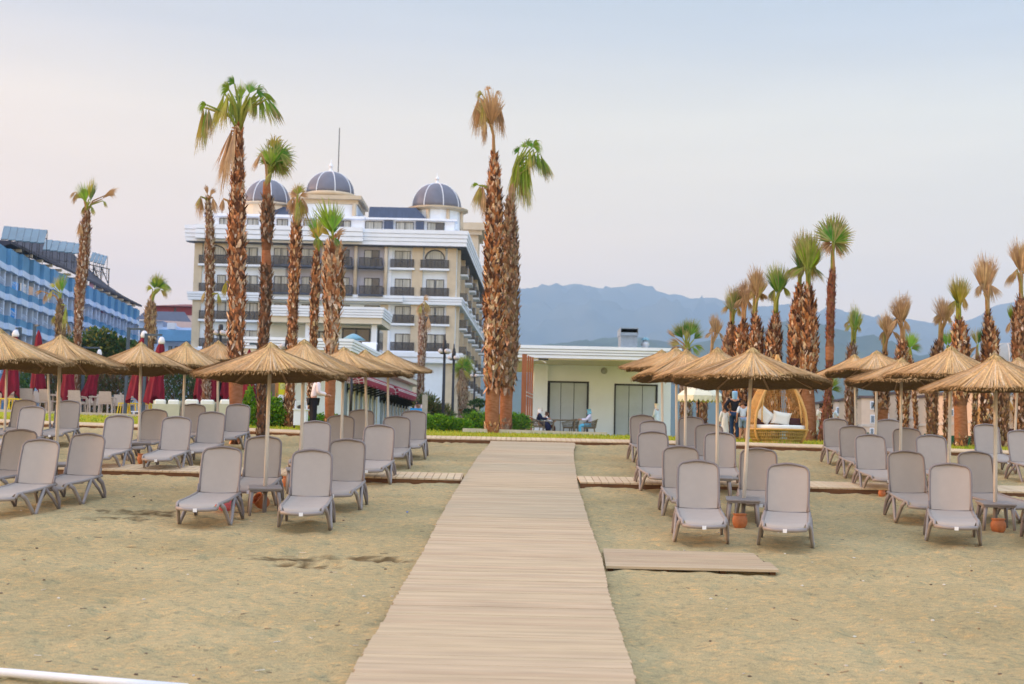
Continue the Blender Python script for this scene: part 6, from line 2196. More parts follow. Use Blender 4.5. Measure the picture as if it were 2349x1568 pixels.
PS = [(36, 764, 20, 905, 21, 56, 16, 1, "closed maroon parasol with white cap at the photo's left edge"), (89, 757, 88, 895, 15, 58, -18, 0, "bright closed maroon parasol standing between the two nearest western straw umbrellas"),
      (160, 800, 155, 916, 16, 57, -8, 0, "closed maroon parasol beside the warm lit umbrella pole"), (228, 808, 202, 912, 15, 60, -16, 1, "leaning closed maroon parasol behind the cafe chairs"),
      (331, 766, 316, 916, 22, 54, -30, 1, "closed maroon parasol with white cap left of the taller one, behind the third umbrella"), (371, 780, 354, 918, 20, 53, -27, 1, "closed maroon parasol with ragged hem just west of the cream sofas"),
      (462, 800, 459, 914, 13, 56, 2, 0, "tied maroon parasol behind the middle cream sofa"), (488, 800, 486, 914, 13, 56, 20, 0, "closed maroon parasol right of the tied one"),
      (522, 800, 519, 914, 12, 56, -14, 0, "closed maroon parasol touching the tallest palm's trunk"), (572, 800, 571, 922, 15, 55, 16, 0, "closed maroon parasol right of the tallest palm's trunk")]
for i, p_ in enumerate(PS):
    closed_parasol(*p_, seed=i + 3)

# cafe armchair
rattan = mat("sand_rattan", (.46, .38, .31), rough=.8, scale=30, var=.15)
yel_m = mat("yellow_metal", (.75, .55, .02), rough=.5)
def chair_proto():
    t = thing("cafe_armchair", "x", "chair")
    b = MB()
    b.box(-.27, .27, -.25, .25, .40, .46); b.build("seat", rattan, t)
    b = MB()
    n0 = [(-.26, .24, .461), (.26, .24, .461), (.24, .34, .90), (-.24, .34, .90), (-.26, .275, .461), (.26, .275, .461), (.24, .375, .90), (-.24, .375, .90)]
    k = len(b.v); b.v += [Vector(q) for q in n0]
    for q in ((0, 1, 2, 3), (7, 6, 5, 4), (0, 4, 5, 1), (1, 5, 6, 2), (2, 6, 7, 3), (3, 7, 4, 0)):
        b.face([k + i for i in q])
    b.build("backrest", rattan, t)
    for s in (-1, 1):
        b = MB(); b.bar((s * .29, -.22, .65), (s * .29, .27, .66), .04, .035); b.bar((s * .29, -.22, .42), (s * .29, -.22, .635), .035, .035); b.build("armrest", rattan, t)
        for y in (-.22, .22):
            b = MB(); b.bar((s * .25, y, .398), (s * .27, y * 1.08, 0), .04, .04, (0, 1, 0)); b.build("leg", rattan, t)
    return t
cp = chair_proto()
CH = [(8, 935, 57, 170, "rattan armchair at the photo's left edge, back turned"), (36, 932, 59, 150, "rattan armchair between the left edge parasols"), (58, 930, 57, 200, "rattan armchair behind the farthest western lounger"),
      (92, 932, 60, 30, "rattan armchair facing the sea, left of the warm lit pole"), (112, 940, 57, 160, "rattan armchair by the thin umbrella pole"), (150, 934, 60, 90, "rattan armchair side-on near the warm lit pole"), (176, 936, 57, 175, "rattan armchair behind the free lounger"),
      (196, 938, 60, 80, "rattan armchair under the leaning parasol, side-on"), (215, 934, 62, 20, "rattan armchair farther back under the leaning parasol"), (245, 935, 57, 180, "rattan armchair seen squarely from behind, right of the leaning parasol"),
      (272, 932, 61, 10, "rattan armchair before the dark post, facing the sea"), (296, 940, 58, 100, "rattan armchair between the two dark posts"), (340, 936, 56, 185, "rattan armchair at the sofa's west end")]
for i, (x, y, Y, a, lab) in enumerate(CH):
    o = cp if i == 0 else dup(cp)
    X = at(x, y, Y).x
    o.location = (X, Y, lawnz(X, Y) + .09)
    o.rotation_euler = (0, 0, R(a))
    o["label"] = lab
    o["group"] = "rattan armchairs on the cafe terrace"
for i, (x, Y, lab) in enumerate(((24, 58.5, "square rattan table at the west end of the cafe terrace"), (134, 58.5, "square rattan table behind the free lounger"), (232, 59.5, "square rattan table under the leaning parasol"), (312, 57, "square rattan table beside the sofa"))):
    X = at(x, 935, Y).x; g = lawnz(X, Y) + .09
    t = thing("cafe_table", lab, "table", (X, Y, g), "rattan tables on the cafe terrace")
    b = MB(); b.box(X - .42, X + .42, Y - .42, Y + .42, g + .70, g + .75); b.build("table_top", rattan, t)
    for sx_ in (-1, 1):
        for sy in (-1, 1):
            b = MB(); b.box(X + sx_ * .37 - .03, X + sx_ * .37 + .03, Y + sy * .37 - .03, Y + sy * .37 + .03, g, g + .698); b.build("leg", rattan, t)
for i, (x, Y, lab) in enumerate(((6, 55.5, "yellow metal stool at the photo's left edge"), (34, 55.3, "yellow metal stool beside the leftmost thin pole"), (284, 55.5, "yellow metal stool before the leaning parasol"), (303, 55.2, "yellow metal stool nearest the dark post"), (334, 55, "yellow metal stool by the white low table"))):
    X = at(x, 945, Y).x; g = lawnz(X, Y) + .09
    t = thing("yellow_stool", lab, "stool", (X, Y, g), "yellow stools on the cafe terrace")
    b = MB(); b.box(X - .19, X + .19, Y - .19, Y + .19, g + .42, g + .46); b.build("seat", yel_m, t)
    for sx_ in (-1, 1):
        for sy in (-1, 1):
            b = MB(); b.bar((X + sx_ * .16, Y + sy * .16, g + .42), (X + sx_ * .21, Y + sy * .21, g), .035, .035, (0, 1, 0)); b.build("leg", yel_m, t)
# low white table
X = at(352, 948, 54).x; g = lawnz(X, 54) + .02
t = thing("low_table", "low white table on the grass edge before the yellow stools", "table", (X, 54, g))
b = MB(); b.box(X - .75, X + .75, 53.6, 54.3, g + .17, g + .21); b.build("table_top", white2_m, t)
for sx_ in (-1, 1):
    b = MB(); b.box(X + sx_ * .65 - .03, X + sx_ * .65 + .03, 53.65, 54.2, g, g + .168); b.build("leg", white2_m, t)
# cream sofas seen from behind
sofa_m = mat("cream_sofa", (.50, .48, .38), rough=.9, scale=4, var=.06)
cush_m = mat("white_cushion", (.74, .74, .70), rough=.9, scale=3, var=.04)
for i, (xa, xb, ncu, lab) in enumerate(((349, 411, 2, "cream outdoor sofa seen from behind, westmost of three"), (419, 491, 2, "cream outdoor sofa seen from behind, middle one with a pole before it"), (500, 545, 1, "cream outdoor sofa seen from behind, next to the tallest palm"))):
    Y = 50.5
    q0, q1, w0_, w1_ = wb(xa, 926, xb, 960, Y)
    g = lawnz(q0, Y) + .02
    t = thing("outdoor_sofa", lab, "sofa", ((q0 + q1) / 2, Y, g), "cream sofas beside the lawn")
    b = MB(); b.box(q0, q1, Y, Y + .10, g + .03, w1_); b.build("backrest", sofa_m, t)
    b = MB(); b.box(q0, q1, Y + .102, Y + .85, g + .12, g + .40); b.build("seat", sofa_m, t)
    for s_ in (q0, q1 - .1):
        b = MB(); b.box(s_, s_ + .1, Y + .103, Y + .85, g + .402, g + .60); b.build("armrest", sofa_m, t)
    for j in range(ncu):
        xa_, xb_ = q0 + (q1 - q0) * j / ncu + .04, q0 + (q1 - q0) * (j + 1) / ncu - .04
        b = MB(); b.box(xa_, xb_, Y + .05, Y + .25, w1_ - .25, w1_ + .16)
        o = b.build("cushion", cush_m, t)
        md = o.modifiers.new("soft", 'BEVEL'); md.width = .07; md.segments = 3

# ------------------------------------------------------------------ lamp posts
def lamp(x, y_top, y_glob, Y, lab):
    X = at(x, 900, Y).x
    g = lawnz(X, Y)
    zt = at(x, y_top, Y).z; zg = at(x, y_glob, Y).z
    t = thing("lamp_post", lab, "lamp post", (X, Y, g), "black lamp posts with glass globes")
    b = MB(); b.smooth = True
    b.tube([(X, Y, g - .1), (X, Y, g + .5), (X, Y, zg)], [.13, .09, .07], 10)
    b.lathe([(.07, 0), (.12, .05), (.12, .35), (.09, .45), (.09, (zt - zg) * .6), (.05, (zt - zg) * .7), (.03, zt - zg)], 10, (X, Y, zg))
    b.build("post", black_m, t)
    for k in range(4):
        a = math.pi / 2 * k + .5
        b = MB(); b.smooth = True
        b.ball((X + math.cos(a) * .24, Y + math.sin(a) * .24, zg + .02), .13, n=12, k=8)
        gl = b.build("globe", mat("pearl_glass", (.50, .46, .46), rough=.25, spec=.6), t)
        b = MB(); b.bar((X, Y, zg - .12), (X + math.cos(a) * .24, Y + math.sin(a) * .24, zg - .12), .03, .03); b.build("arm", black_m, t)
lamp(1017.5, 766, 806, 75, "nearest black lamp post right of the awnings, tallest of its row")
lamp(1039, 788, 821, 84, "second black lamp post of the row right of the awnings")
lamp(1070, 804, 836, 92, "third black lamp post, before the small garden palm")
lamp(1088, 842, 862, 105, "farthest black lamp post, next to the thick walkway palm")
lamp(656, 756, 795, 64, "black lamp post between the dark-trunked palm and the brown-headed palm")
lamp(501, 744, 764, 70, "black lamp post topping the umbrella by the cream sofas")
for x, Y, yt, lab in ((805.5, 60, 850, "slim black post in front of the longer awning"), (761, 58, 868, "slim black post right of the fan leaf palm's trunk"), (655, 47.5, 868, "black post beside the yellow notice board")):
    X = at(x, 900, Y).x; g = lawnz(X, Y)
    b = MB(); b.smooth = True
    b.tube([(X, Y, g - .05), (X, Y, at(x, yt, Y).z)], [.07, .05], 8); b.lathe([(.10, 0), (.10, .12), (.07, .3)], 10, (X, Y, g))
    tag(b.build("black_post", black_m), lab, "post", "slim black posts")

# ------------------------------------------------------------------ notice stand, cart, tub
oak = mat("orange_timber", (.42, .19, .07), rough=.7, scale=4, var=.2, stretch=(3, 3, .5))
Y = 47
ns_ = thing("notice_stand", "timber notice stand with a yellow poster above a white board", "notice board", at(645, 955, Y))
for xa, xb, ya in ((630, 638, 868), (658, 664, 868)):
    q0, q1, w0_, w1_ = wb(xa, ya, xb, 962, Y)
    b = MB(); b.box(q0, q1, Y, Y + .1, lawnz(q0, Y), w1_); b.build("post", oak, ns_)
q0, q1, w0_, w1_ = wb(642, 931, 650, 975, Y)
b = MB(); b.box(q0, q1 , Y + .02, Y + .08, lawnz(q0, Y), w1_); b.build("post", oak, ns_)
q0, q1, w0_, w1_ = wb(638.5, 872, 657, 905, Y)
b = MB(); b.box(q0, q1, Y + .01, Y + .05, w0_, w1_); ps_ = b.build("poster", mat("yellow_poster", (.62, .58, .03), rough=.6, scale=4, var=.1), ns_)
b = MB(); b.box(q0 + .05, q1 - .05, Y + .002, Y + .009, w0_ + .18, w1_ - .10); b.build("poster_picture", mat("poster_pale", (.50, .52, .20), rough=.6, scale=14, var=.5), ps_)
q0, q1, w0_, w1_ = wb(637, 908, 650, 931, Y)
b = MB(); b.box(q0, q1, Y - .03, Y - .004, w0_, w1_); b.build("white_board", white2_m, ns_)
Y = 45
X = at(690, 950, Y).x; g = lawnz(X, Y)
ct = thing("white_cart", "white service cart with a dark pot on top beside the man in black trousers", "cart", (X, Y, g))
q0, q1, w0_, w1_ = wb(673, 940, 702, 972, Y)
b = MB(); b.box(q0, q1, Y, Y + .45, g + .10, w1_); b.build("body", white2_m, ct)
b = MB(); b.box(q0 - .03, q1 + .03, Y - .03, Y + .48, w1_ + .002, w1_ + .04); b.build("top", white2_m, ct)
for xx in (q0, q1 - .03):
    b = MB(); b.box(xx, xx + .03, Y + .2, Y + .23, w1_ + .042, w1_ + .26); b.build("rail_post", white2_m, ct)
    b = MB(); b.smooth = True; b.tube([(xx, Y + .1, g + .05), (xx + .04, Y + .1, g + .05)], .05, 10); b.build("wheel", black_m, ct)
b = MB(); b.box(q0, q1, Y + .2, Y + .23, w1_ + .262, w1_ + .29); b.build("handle", white2_m, ct)
b = MB(); b.smooth = True
b.lathe([(.06, 0), (.10, .03), (.10, .09), (.05, .12), (.0, .13)], 14, ((q0 + q1) / 2 - .02, Y + .2, w1_ + .04))
tag(b.build("dark_pot", black_m), "small dark kettle on top of the white cart", "kettle")
# blue tub by the palm
p = at(1150, 985, 55.5); g = lawnz(p.x, 55.5)
b = MB(); b.smooth = True
b.lathe([(.10, 0), (.15, .10), (.16, .11), (.13, .105), (.09, .02)], 16, (p.x, 55.5, g + .12))
tag(b.build("blue_tub", mat("blue_plastic", (.05, .2, .7))), "blue plastic tub at the foot of the thick walkway palm", "tub")
b = MB(); b.smooth = True
b.lathe([(.06, 0), (.06, .14), (.03, .19), (.02, .22)], 12, (p.x - .05, 55.6, g + .20))
tag(b.build("white_bottle", white2_m), "white bottle standing in the blue tub", "bottle")
# blue tray table by the awnings
Y = 72
X = at(958, 940, Y).x; g = lawnz(X, Y)
t = thing("towel_cart", "blue-topped towel cart where a man leans beneath the far awning's end", "cart", (X, Y, g))
q0, q1, w0_, w1_ = wb(941, 936, 975, 943, Y)
b = MB(); b.box(q0, q1, Y, Y + .6, w0_, w1_); b.build("top", mat("bright_blue", (.02, .30, .80), rough=.5), t)
b = MB(); b.box(q0 + .05, q1 - .05, Y + .05, Y + .55, g + .1, w0_ - .003); b.build("body", white_m, t)
for xx in (q0 + .06, q1 - .12):
    b = MB(); b.smooth = True; b.tube([(xx, Y + .1, g + .06), (xx + .05, Y + .1, g + .06)], .06, 10); b.build("wheel", black_m, t)
q0, q1, w0_, w1_ = wb(968, 905, 980, 975, 69)
b = MB(); b.box(q0, q1, 69, 69.2, lawnz(q0, 69) - .1, w1_)
tag(b.build("grey_pillar", mat("grey_pier", (.36, .33, .31))), "grey square pillar at the far end of the awnings", "pillar")

# ------------------------------------------------------------------ daybeds
cane = mat("golden_cane", (.56, .31, .10), rough=.55, scale=8, var=.15)
cane_d = mat("dark_cane", (.38, .25, .08), rough=.6, scale=8, var=.2)
def daybed(x, y_base, Y, sc_, yaw, lab):
    base = at(x, y_base, Y)
    g = lawnz(base.x, Y)
    t = thing("wicker_daybed", lab, "daybed", (0, 0, 0), "teardrop wicker daybeds on the lawn")
    P = [(0, .74), (.12, .84), (.3, .92), (.6, .945), (.95, .91), (1.35, .78), (1.75, .58), (2.1, .38), (2.4, .2), (2.62, .08), (2.75, .02)]
    def rr(z):
        return lerp_tab(P, z)
    zs = [p_[0] for p_ in P]
    dense_z = arr(0, 2.75, 22)
    def pt(a, z, k=1.0):
        lean = -.10 * (z / 2.75) ** 2
        return Vector((math.sin(a) * rr(z) * k, -math.cos(a) * rr(z) * k * .86 + .0 - lean, z))
    open_a = R(58)
    b = MB(); b.smooth = True
    for s in (-1, 1):
        b.tube([pt(s * open_a * (1 - .55 * max(0, (z - .5) / 2.25) ** 1.5), z, 1.02) for z in dense_z], .045, 8)
    b.tube([pt(a, .40, 1.03) for a in arr(-math.pi, math.pi, 36)], .03, 8)
    b.tube([pt(a, .0, 1.0) for a in arr(-math.pi, math.pi, 36)], .03, 8)
    # inner arch of the opening
    b.tube([Vector((math.sin(u) * .62 * (1 if abs(u) < 1.58 else 1), -.52 + .25 * abs(math.cos(u)), .62 + 1.35 * max(0, math.cos(u)) ** .8)) for u in arr(-math.pi / 2, math.pi / 2, 20)], .024, 8)
    b.build("frame", cane, t)
    b = MB()
    for k in range(64):
        a = open_a + (2 * math.pi - 2 * open_a) * k / 63
        aa = a if a < math.pi else a - 2 * math.pi
        pts_ = [pt(aa, z) for z in dense_z[3:]]
        for p0_, p1_ in zip(pts_, pts_[1:]):
            b.bar(p0_, p1_, .020, .014)
    for z in (.62, .66, .70, 1.05, 1.10, 1.5, 1.55, 1.95, 2.0, 2.25, 2.3, 2.5):
        op = open_a * (1 - .55 * max(0, (z - .5) / 2.25) ** 1.5)
        ring = [pt(a, z, 1.008) for a in arr(op, 2 * math.pi - op, 36)]
        for p0_, p1_ in zip(ring, ring[1:]):
            b.bar(p0_, p1_, .022, .014)
    b.build("shell_weave", cane, t)
    b = MB()
    for k in range(84):
        a = 2 * math.pi * k / 84
        for p0_, p1_ in ((pt(a, 0), pt(a, .2)), (pt(a, .2), pt(a, .4))):
            b.bar(p0_, p1_, .028, .014)
    for z in (.10, .20, .30):
        ring = [pt(a, z, .99) for a in arr(0, 2 * math.pi, 40)]
        for p0_, p1_ in zip(ring, ring[1:]):
            b.bar(p0_, p1_, .02, .02)
    b.build("basket", cane_d, t)
    b = MB(); b.smooth = True
    b.lathe([(.0, .36), (.84, .36), (.88, .40), (.88, .50), (.84, .54), (.0, .55)], 36, (0, 0, 0), cap=False)
    for v in b.v: v.y *= .84
    b.build("mattress", cush_m, t)
    def pillow(c, sx_, sy, sz, rot, m, nm):
        q = MB(); q.smooth = True
        n1 = 10
        for side in (1, -1):
            k0 = len(q.v)
            for i in range(n1 + 1):
                for j in range(n1 + 1):
                    u, v = -1 + 2 * i / n1, -1 + 2 * j / n1
                    h = (1 - u ** 4) ** .5 * (1 - v ** 4) ** .5 * sy
                    pinch = 1 - .08 * (1 - abs(u)) * 0
                    q.v.append(Vector((u * sx_ * (1 - .10 * (1 - v * v)) , side * h, v * sz * (1 - .10 * (1 - u * u)))))
            for i in range(n1):
                for j in range(n1):
                    a_ = k0 + i * (n1 + 1) + j
                    f_ = [a_, a_ + 1, a_ + n1 + 2, a_ + n1 + 1]
                    q.face(f_ if side == 1 else f_[::-1])
        M_ = Matrix.Translation(Vector(c)) @ (Matrix.Rotation(rot[2], 4, 'Z') @ Matrix.Rotation(rot[1], 4, 'Y') @ Matrix.Rotation(rot[0], 4, 'X'))
        q.v = [M_ @ v for v in q.v]
        o_ = q.build(nm, m, t)
        return o_
    brn = mat("brown_bolster", (.075, .03, .03), rough=.85)
    pillow((-.50, .22, .68), .36, .13, .17, (0, R(14), 0), brn, "bolster")
    pillow((.48, .20, .66), .38, .13, .14, (0, R(4), 0), brn, "bolster")
    pillow((-.40, .02, .84), .27, .09, .22, (R(20), R(38), 0), cush_m, "pillow")
    pillow((.10, -.08, .76), .30, .10, .22, (R(24), R(8), 0), cush_m, "pillow")
    t.matrix_world = Matrix.Translation(Vector((base.x, Y, g))) @ Matrix.Rotation(yaw, 4, 'Z') @ Matrix.Scale(sc_, 4)
    return t
daybed(1783, 1018, 44.6, 1.0, R(4), "golden wicker teardrop daybed with white pillows behind the front reed umbrella")
daybed(2286, 1020, 55, .98, R(10), "second wicker teardrop daybed half hidden by loungers near the photo's right edge")

# white scalloped parasol
Y = 56
c = at(1606, 885, Y); g = lawnz(c.x, Y)
t = thing("scalloped_parasol", "cream parasol with scalloped valance standing by the white pavilion's end", "parasol", (c.x, Y, g))
b = MB()
zr = at(1606, 908, Y).z; zt = at(1606, 868, Y).z
n = 8; R_ = .96
crm = mat("cream_canvas", (.74, .72, .56), rough=.85)
crm.node_tree.nodes["Principled BSDF"].inputs["Roughness"].default_value = .8
rim = [Vector((c.x + R_ * math.cos(2 * math.pi * (k + .5) / n), Y + R_ * math.sin(2 * math.pi * (k + .5) / n), zr)) for k in range(n)]
tp_ = Vector((c.x, Y, zt))
for k in range(n):
    a_, c_ = rim[k], rim[(k + 1) % n]
    m1, m2 = a_.lerp(tp_, .55) + Vector((0, 0, .05)), c_.lerp(tp_, .55) + Vector((0, 0, .05))
    b.poly([a_, c_, m2, m1]); b.poly([m1, m2, tp_])
    for q in range(4):
        s0, s1 = a_.lerp(c_, q / 4), a_.lerp(c_, (q + 1) / 4)
        md_ = s0.lerp(s1, .5)
        b.poly([s0, s0 + Vector((0, 0, -.13)), s0.lerp(s1, .25) + Vector((0, 0, -.21)), md_ + Vector((0, 0, -.24)), s0.lerp(s1, .75) + Vector((0, 0, -.21)), s1 + Vector((0, 0, -.13)), s1])
o = b.build("canopy", crm, t); md = o.modifiers.new("thick", 'SOLIDIFY'); md.thickness = .012
b = MB(); b.smooth = True; b.tube([(c.x - .12, Y, g), (c.x, Y, zt - .05)], .03, 8); b.build("pole", black_m, t)
b = MB()
for k in range(n):
    b.bar(tp_ + Vector((0, 0, -.1)), rim[k] + Vector((0, 0, -.03)), .02, .02)
b.build("rib_frame", black_m, t)
b = MB(); b.smooth = True; b.lathe([(.28, 0), (.28, .06), (.05, .1), (.05, .3)], 16, (c.x - .12, Y, g)); b.build("base", mat("grey_pier", (.36, .33, .31)), t)

# dark green windbreak at the lawn's far east side
b = MB()
Y = 60
gm = mat("green_netting", (.02, .09, .045), rough=.9, scale=6, var=.25)
Xa, Xb = at(1858, 1000, Y).x, at(2380, 1000, Y).x
wt = thing("green_windbreak", "knee-high dark green netting fence behind the palm trunks", "fence", ((Xa + Xb) / 2, Y, lawnz(Xa, Y)))
zt_ = at(2200, 999, Y).z
b.box(Xa, Xb, Y, Y + .04, lawnz(Xa, Y) - .1, zt_); b.build("netting", gm, wt)
k = 0
x = Xa
while x < Xb:
    b = MB(); b.box(x, x + .06, Y - .07, Y - .01, lawnz(Xa, Y) - .1, zt_ + .06); b.build("post", gm, wt)
    x += 2.4

# ------------------------------------------------------------------ table and wicker chairs by the pavilion
wick = mat("olive_wicker", (.16, .13, .085), rough=.7, scale=10, var=.3)
def lounge_chair(x, y, Y, yaw, lab):
    X = at(x, y, Y).x; g = lawnz(X, Y)
    t = thing("wicker_chair", lab, "chair", (0, 0, 0), "olive wicker chairs by the pavilion")
    b = MB(); b.box(-.27, .27, -.26, .26, .36, .42); b.build("seat", wick, t)
    b = MB()
    ring_t = [(-.33, -.26, .62), (-.36, .05, .66), (-.30, .30, .76), (0, .38, .80), (.30, .30, .76), (.36, .05, .66), (.33, -.26, .62)]
    ring_b = [(-.27, -.24, .40), (-.28, .05, .40), (-.24, .24, .40), (0, .29, .40), (.24, .24, .40), (.28, .05, .40), (.27, -.24, .40)]
    b.tube(ring_t, .022, 6)
    m_ = 22
    def on(r_, u):
        L_ = len(r_) - 1; k_ = min(L_ - 1, int(u * L_)); f = u * L_ - k_
        return Vector(r_[k_]).lerp(Vector(r_[k_ + 1]), f)
    for i in range(m_ + 1):
        for s in (-1, 1):
            u = i / m_; u2 = min(1, max(0, u + s * .07))
            b.bar(on(ring_b, u), on(ring_t, u2), .018, .012)
    b.build("backrest_weave", wick, t)
    for sx_ in (-1, 1):
        for sy in (-1, 1):
            b = MB(); b.bar((sx_ * .23, sy * .22, .36), (sx_ * .28, sy * .27, 0), .035, .035, (0, 1, 0)); b.build("leg", wick, t)
    t.matrix_world = Matrix.Translation(Vector((X, Y, g + .02))) @ Matrix.Rotation(yaw, 4, 'Z')
    return Vector((X, Y, g + .02))
TY = 65.5
cA = lounge_chair(1236, 990, TY, R(90), "olive wicker armchair under the woman in dark dress")
cB = lounge_chair(1352, 990, TY, R(-90), "olive wicker armchair under the woman in pale blue trousers")
cC = lounge_chair(1309, 990, TY + 1.1, R(-40), "empty dark wicker armchair pushed against the table")
cD = lounge_chair(1252, 990, TY + 1.0, R(70), "olive wicker armchair holding the child at the table")
X = at(1296, 980, TY).x; g = lawnz(X, TY) + .02
t = thing("garden_table", "dark olive garden table between the seated women", "table", (X, TY, g))
b = MB(); b.box(X - .62, X + .52, TY - .3, TY + .6, g + .70, g + .75); b.build("table_top", wick, t)
for sx_ in (-.52, .42):
    for sy in (-.2, .5):
        b = MB(); b.bar((X + sx_, TY + sy, g + .698), (X + sx_ * 1.1, TY + sy, g), .06, .06, (0, 1, 0)); b.build("leg", wick, t)

# ------------------------------------------------------------------ people
skin = mat("skin", (.46, .24, .16), rough=.6, var=.05)
hair_dark = mat("dark_hair", (.02, .015, .012), rough=.7)
def skinned(name, J, E, m, parent, M_, sub=2, root=0):
    """J: list of (pos, radius[, ry]); E: edges"""
    me = bpy.data.meshes.new(name)
    me.from_pydata([Vector(p[0]) for p in J], E, [])
    o = bpy.data.objects.new(name, me)
    C.objects.link(o)
    md = o.modifiers.new("skin", 'SKIN')
    md.use_smooth_shade = True
    md.branch_smoothing = .6
    for i, p in enumerate(J):
        sv = me.skin_vertices[0].data[i]
        sv.radius = (p[1], p[2] if len(p) > 2 else p[1])
        sv.use_root = (i == root)
    ss = o.modifiers.new("sub", 'SUBSURF'); ss.levels = sub; ss.render_levels = sub
    dg = bpy.context.evaluated_depsgraph_get()
    nm = bpy.data.meshes.new_from_object(o.evaluated_get(dg))
    bpy.data.objects.remove(o)
    nm.name = name
    nm.transform(M_)
    nm.materials.clear()
    nm.materials.append(m)
    for p in nm.polygons:
        p.use_smooth = True
    q = bpy.data.objects.new(name, nm)
    C.objects.link(q)
    q.parent = parent
    return q
def cloth(name, col):
    return mat("cloth_" + name, col, rough=.9, scale=6, var=.10)
def person(lab, X, Y, zg, yaw, s, pose, top=None, bottom=None, scarf=None, hair=None, dress=None, sleeves=True, shorts=False, shawl=None):
    """pose: dict of joints; local +Y is the way the person faces"""
    V = Vector
    p = dict(pel=(0, 0, .95), spn=(0, .0, 1.14), chs=(0, .01, 1.34), nck=(0, .0, 1.49), hd=(0, .03, 1.60), ht=(0, .02, 1.71),
             sl=(-.17, 0, 1.42), sr=(.17, 0, 1.42), el=(-.24, -.02, 1.14), er=(.24, -.02, 1.14), wl=(-.25, .06, .90), wr=(.25, .06, .90),
             hl=(-.09, 0, .90), hr=(.09, 0, .90), kl=(-.10, .02, .50), kr=(.10, .02, .50), al=(-.10, -.02, .08), ar=(.10, -.02, .08), tl=(-.11, .14, .035), tr=(.11, .14, .035))
    p.update(pose)
    p = {k: V(v) for k, v in p.items()}
    M_ = Matrix.Scale(s, 4)
    t = thing("person", lab, "person", (0, 0, 0))
    rad = dict(pel=(.135, .10), spn=(.115, .085), chs=(.145, .10), nck=(.05, .05), hd=(.082, .09), ht=(.055, .06), sl=(.062, .06), sr=(.062, .06), el=(.042, .042), er=(.042, .042), wl=(.027, .027), wr=(.027, .027),
               hl=(.09, .09), hr=(.09, .09), kl=(.058, .058), kr=(.058, .058), al=(.037, .037), ar=(.037, .037), tl=(.03, .025), tr=(.03, .025))
    keys = list(p.keys())
    J = [(p[k], rad[k][0], rad[k][1]) for k in keys]
    ix = {k: i for i, k in enumerate(keys)}
    E = [(ix[a], ix[b_]) for a, b_ in (("pel", "spn"), ("spn", "chs"), ("chs", "nck"), ("nck", "hd"), ("hd", "ht"), ("chs", "sl"), ("chs", "sr"), ("sl", "el"), ("sr", "er"), ("el", "wl"), ("er", "wr"),
                                        ("pel", "hl"), ("pel", "hr"), ("hl", "kl"), ("hr", "kr"), ("kl", "al"), ("kr", "ar"), ("al", "tl"), ("ar", "tr"))]
    # nose, and hands with five fingers each
    J.append((p["hd"] + V((0, .095, -.01)), .012)); E.append((ix["hd"], len(J) - 1))
    for sd_, w_, e_ in ((-1, "wl", "el"), (1, "wr", "er")):
        d = (p[w_] - p[e_]).normalized()
        s_ = d.cross(V((0, 1, .3))).normalized() * .022
        palm_ = p[w_] + d * .075
        J.append((palm_, .030, .015)); pi = len(J) - 1
        E.append((ix[w_], pi))
        for k in range(4):
            off = s_ * (k - 1.5)
            L_ = (.062, .075, .070, .055)[k]
            a_ = palm_ + d * .03 + off
            J.append((a_, .010)); E.append((pi, len(J) - 1))
            J.append((a_ + d * L_ * .7 + V((0, .015, -.012)), .008)); E.append((len(J) - 2, len(J) - 1))
        th = p[w_] + d * .03 + s_ * 1.6
        J.append((th, .010)); E.append((ix[w_], len(J) - 1))
        J.append((th + d * .04 + s_ * .8, .009)); E.append((len(J) - 2, len(J) - 1))
    skinned("body", J, E, skin, t, M_, 2, ix["pel"])
    def part(name, ks, es, m, grow, scale_last=None):
        q = {k: i for i, k in enumerate(ks)}
        JJ = []
        for k in ks:
            pos = p[k[:2] if k.endswith("~") and False else k] if k in p else k
            JJ.append((p[k], rad[k][0] + grow, rad[k][1] + grow))
        return skinned(name, JJ, [(q[a], q[b_]) for a, b_ in es], m, t, M_, 2, 0)
    if top:
        ks = ["chs", "spn", "pel", "sl", "sr", "el", "er"] + (["wl", "wr"] if sleeves else [])
        es = [("chs", "spn"), ("spn", "pel"), ("chs", "sl"), ("chs", "sr"), ("sl", "el"), ("sr", "er")] + ([("el", "wl"), ("er", "wr")] if sleeves else [])
        part("shirt", ks, es, top, .022)
    if bottom:
        ks = ["pel", "hl", "hr", "kl", "kr"] + ([] if shorts else ["al", "ar"])
        es = [("pel", "hl"), ("pel", "hr"), ("hl", "kl"), ("hr", "kr")] + ([] if shorts else [("kl", "al"), ("kr", "ar")])
        part("shorts" if shorts else "trousers", ks, es, bottom, .022)
    if dress:
        mid = (p["kl"] + p["kr"]) / 2; bt = (p["al"] + p["ar"]) / 2
        JJ = [(p["chs"], .17, .13), (p["spn"], .15, .12), (p["pel"], .19, .15), (mid, .22, .17), (bt + V((0, 0, .05)), .26, .20), (p["sl"], .08, .08), (p["sr"], .08, .08), (p["el"], .07, .07), (p["er"], .07, .07), (p["wl"], .055, .055), (p["wr"], .055, .055)]
        skinned("dress", JJ, [(0, 1), (1, 2), (2, 3), (3, 4), (0, 5), (0, 6), (5, 7), (6, 8), (7, 9), (8, 10)], dress, t, M_, 2, 2)
    if scarf:
        h, n_ = p["hd"], p["nck"]
        JJ = [(p["ht"] + V((0, -.02, -.015)), .082, .085), (h + V((0, -.025, .0)), .108, .105), (n_ + V((0, -.01, .0)), .085, .085), (n_ + V((0, .01, -.09)), .13, .12)]
        skinned("headscarf", JJ, [(0, 1), (1, 2), (2, 3)], scarf, t, M_, 2, 1)
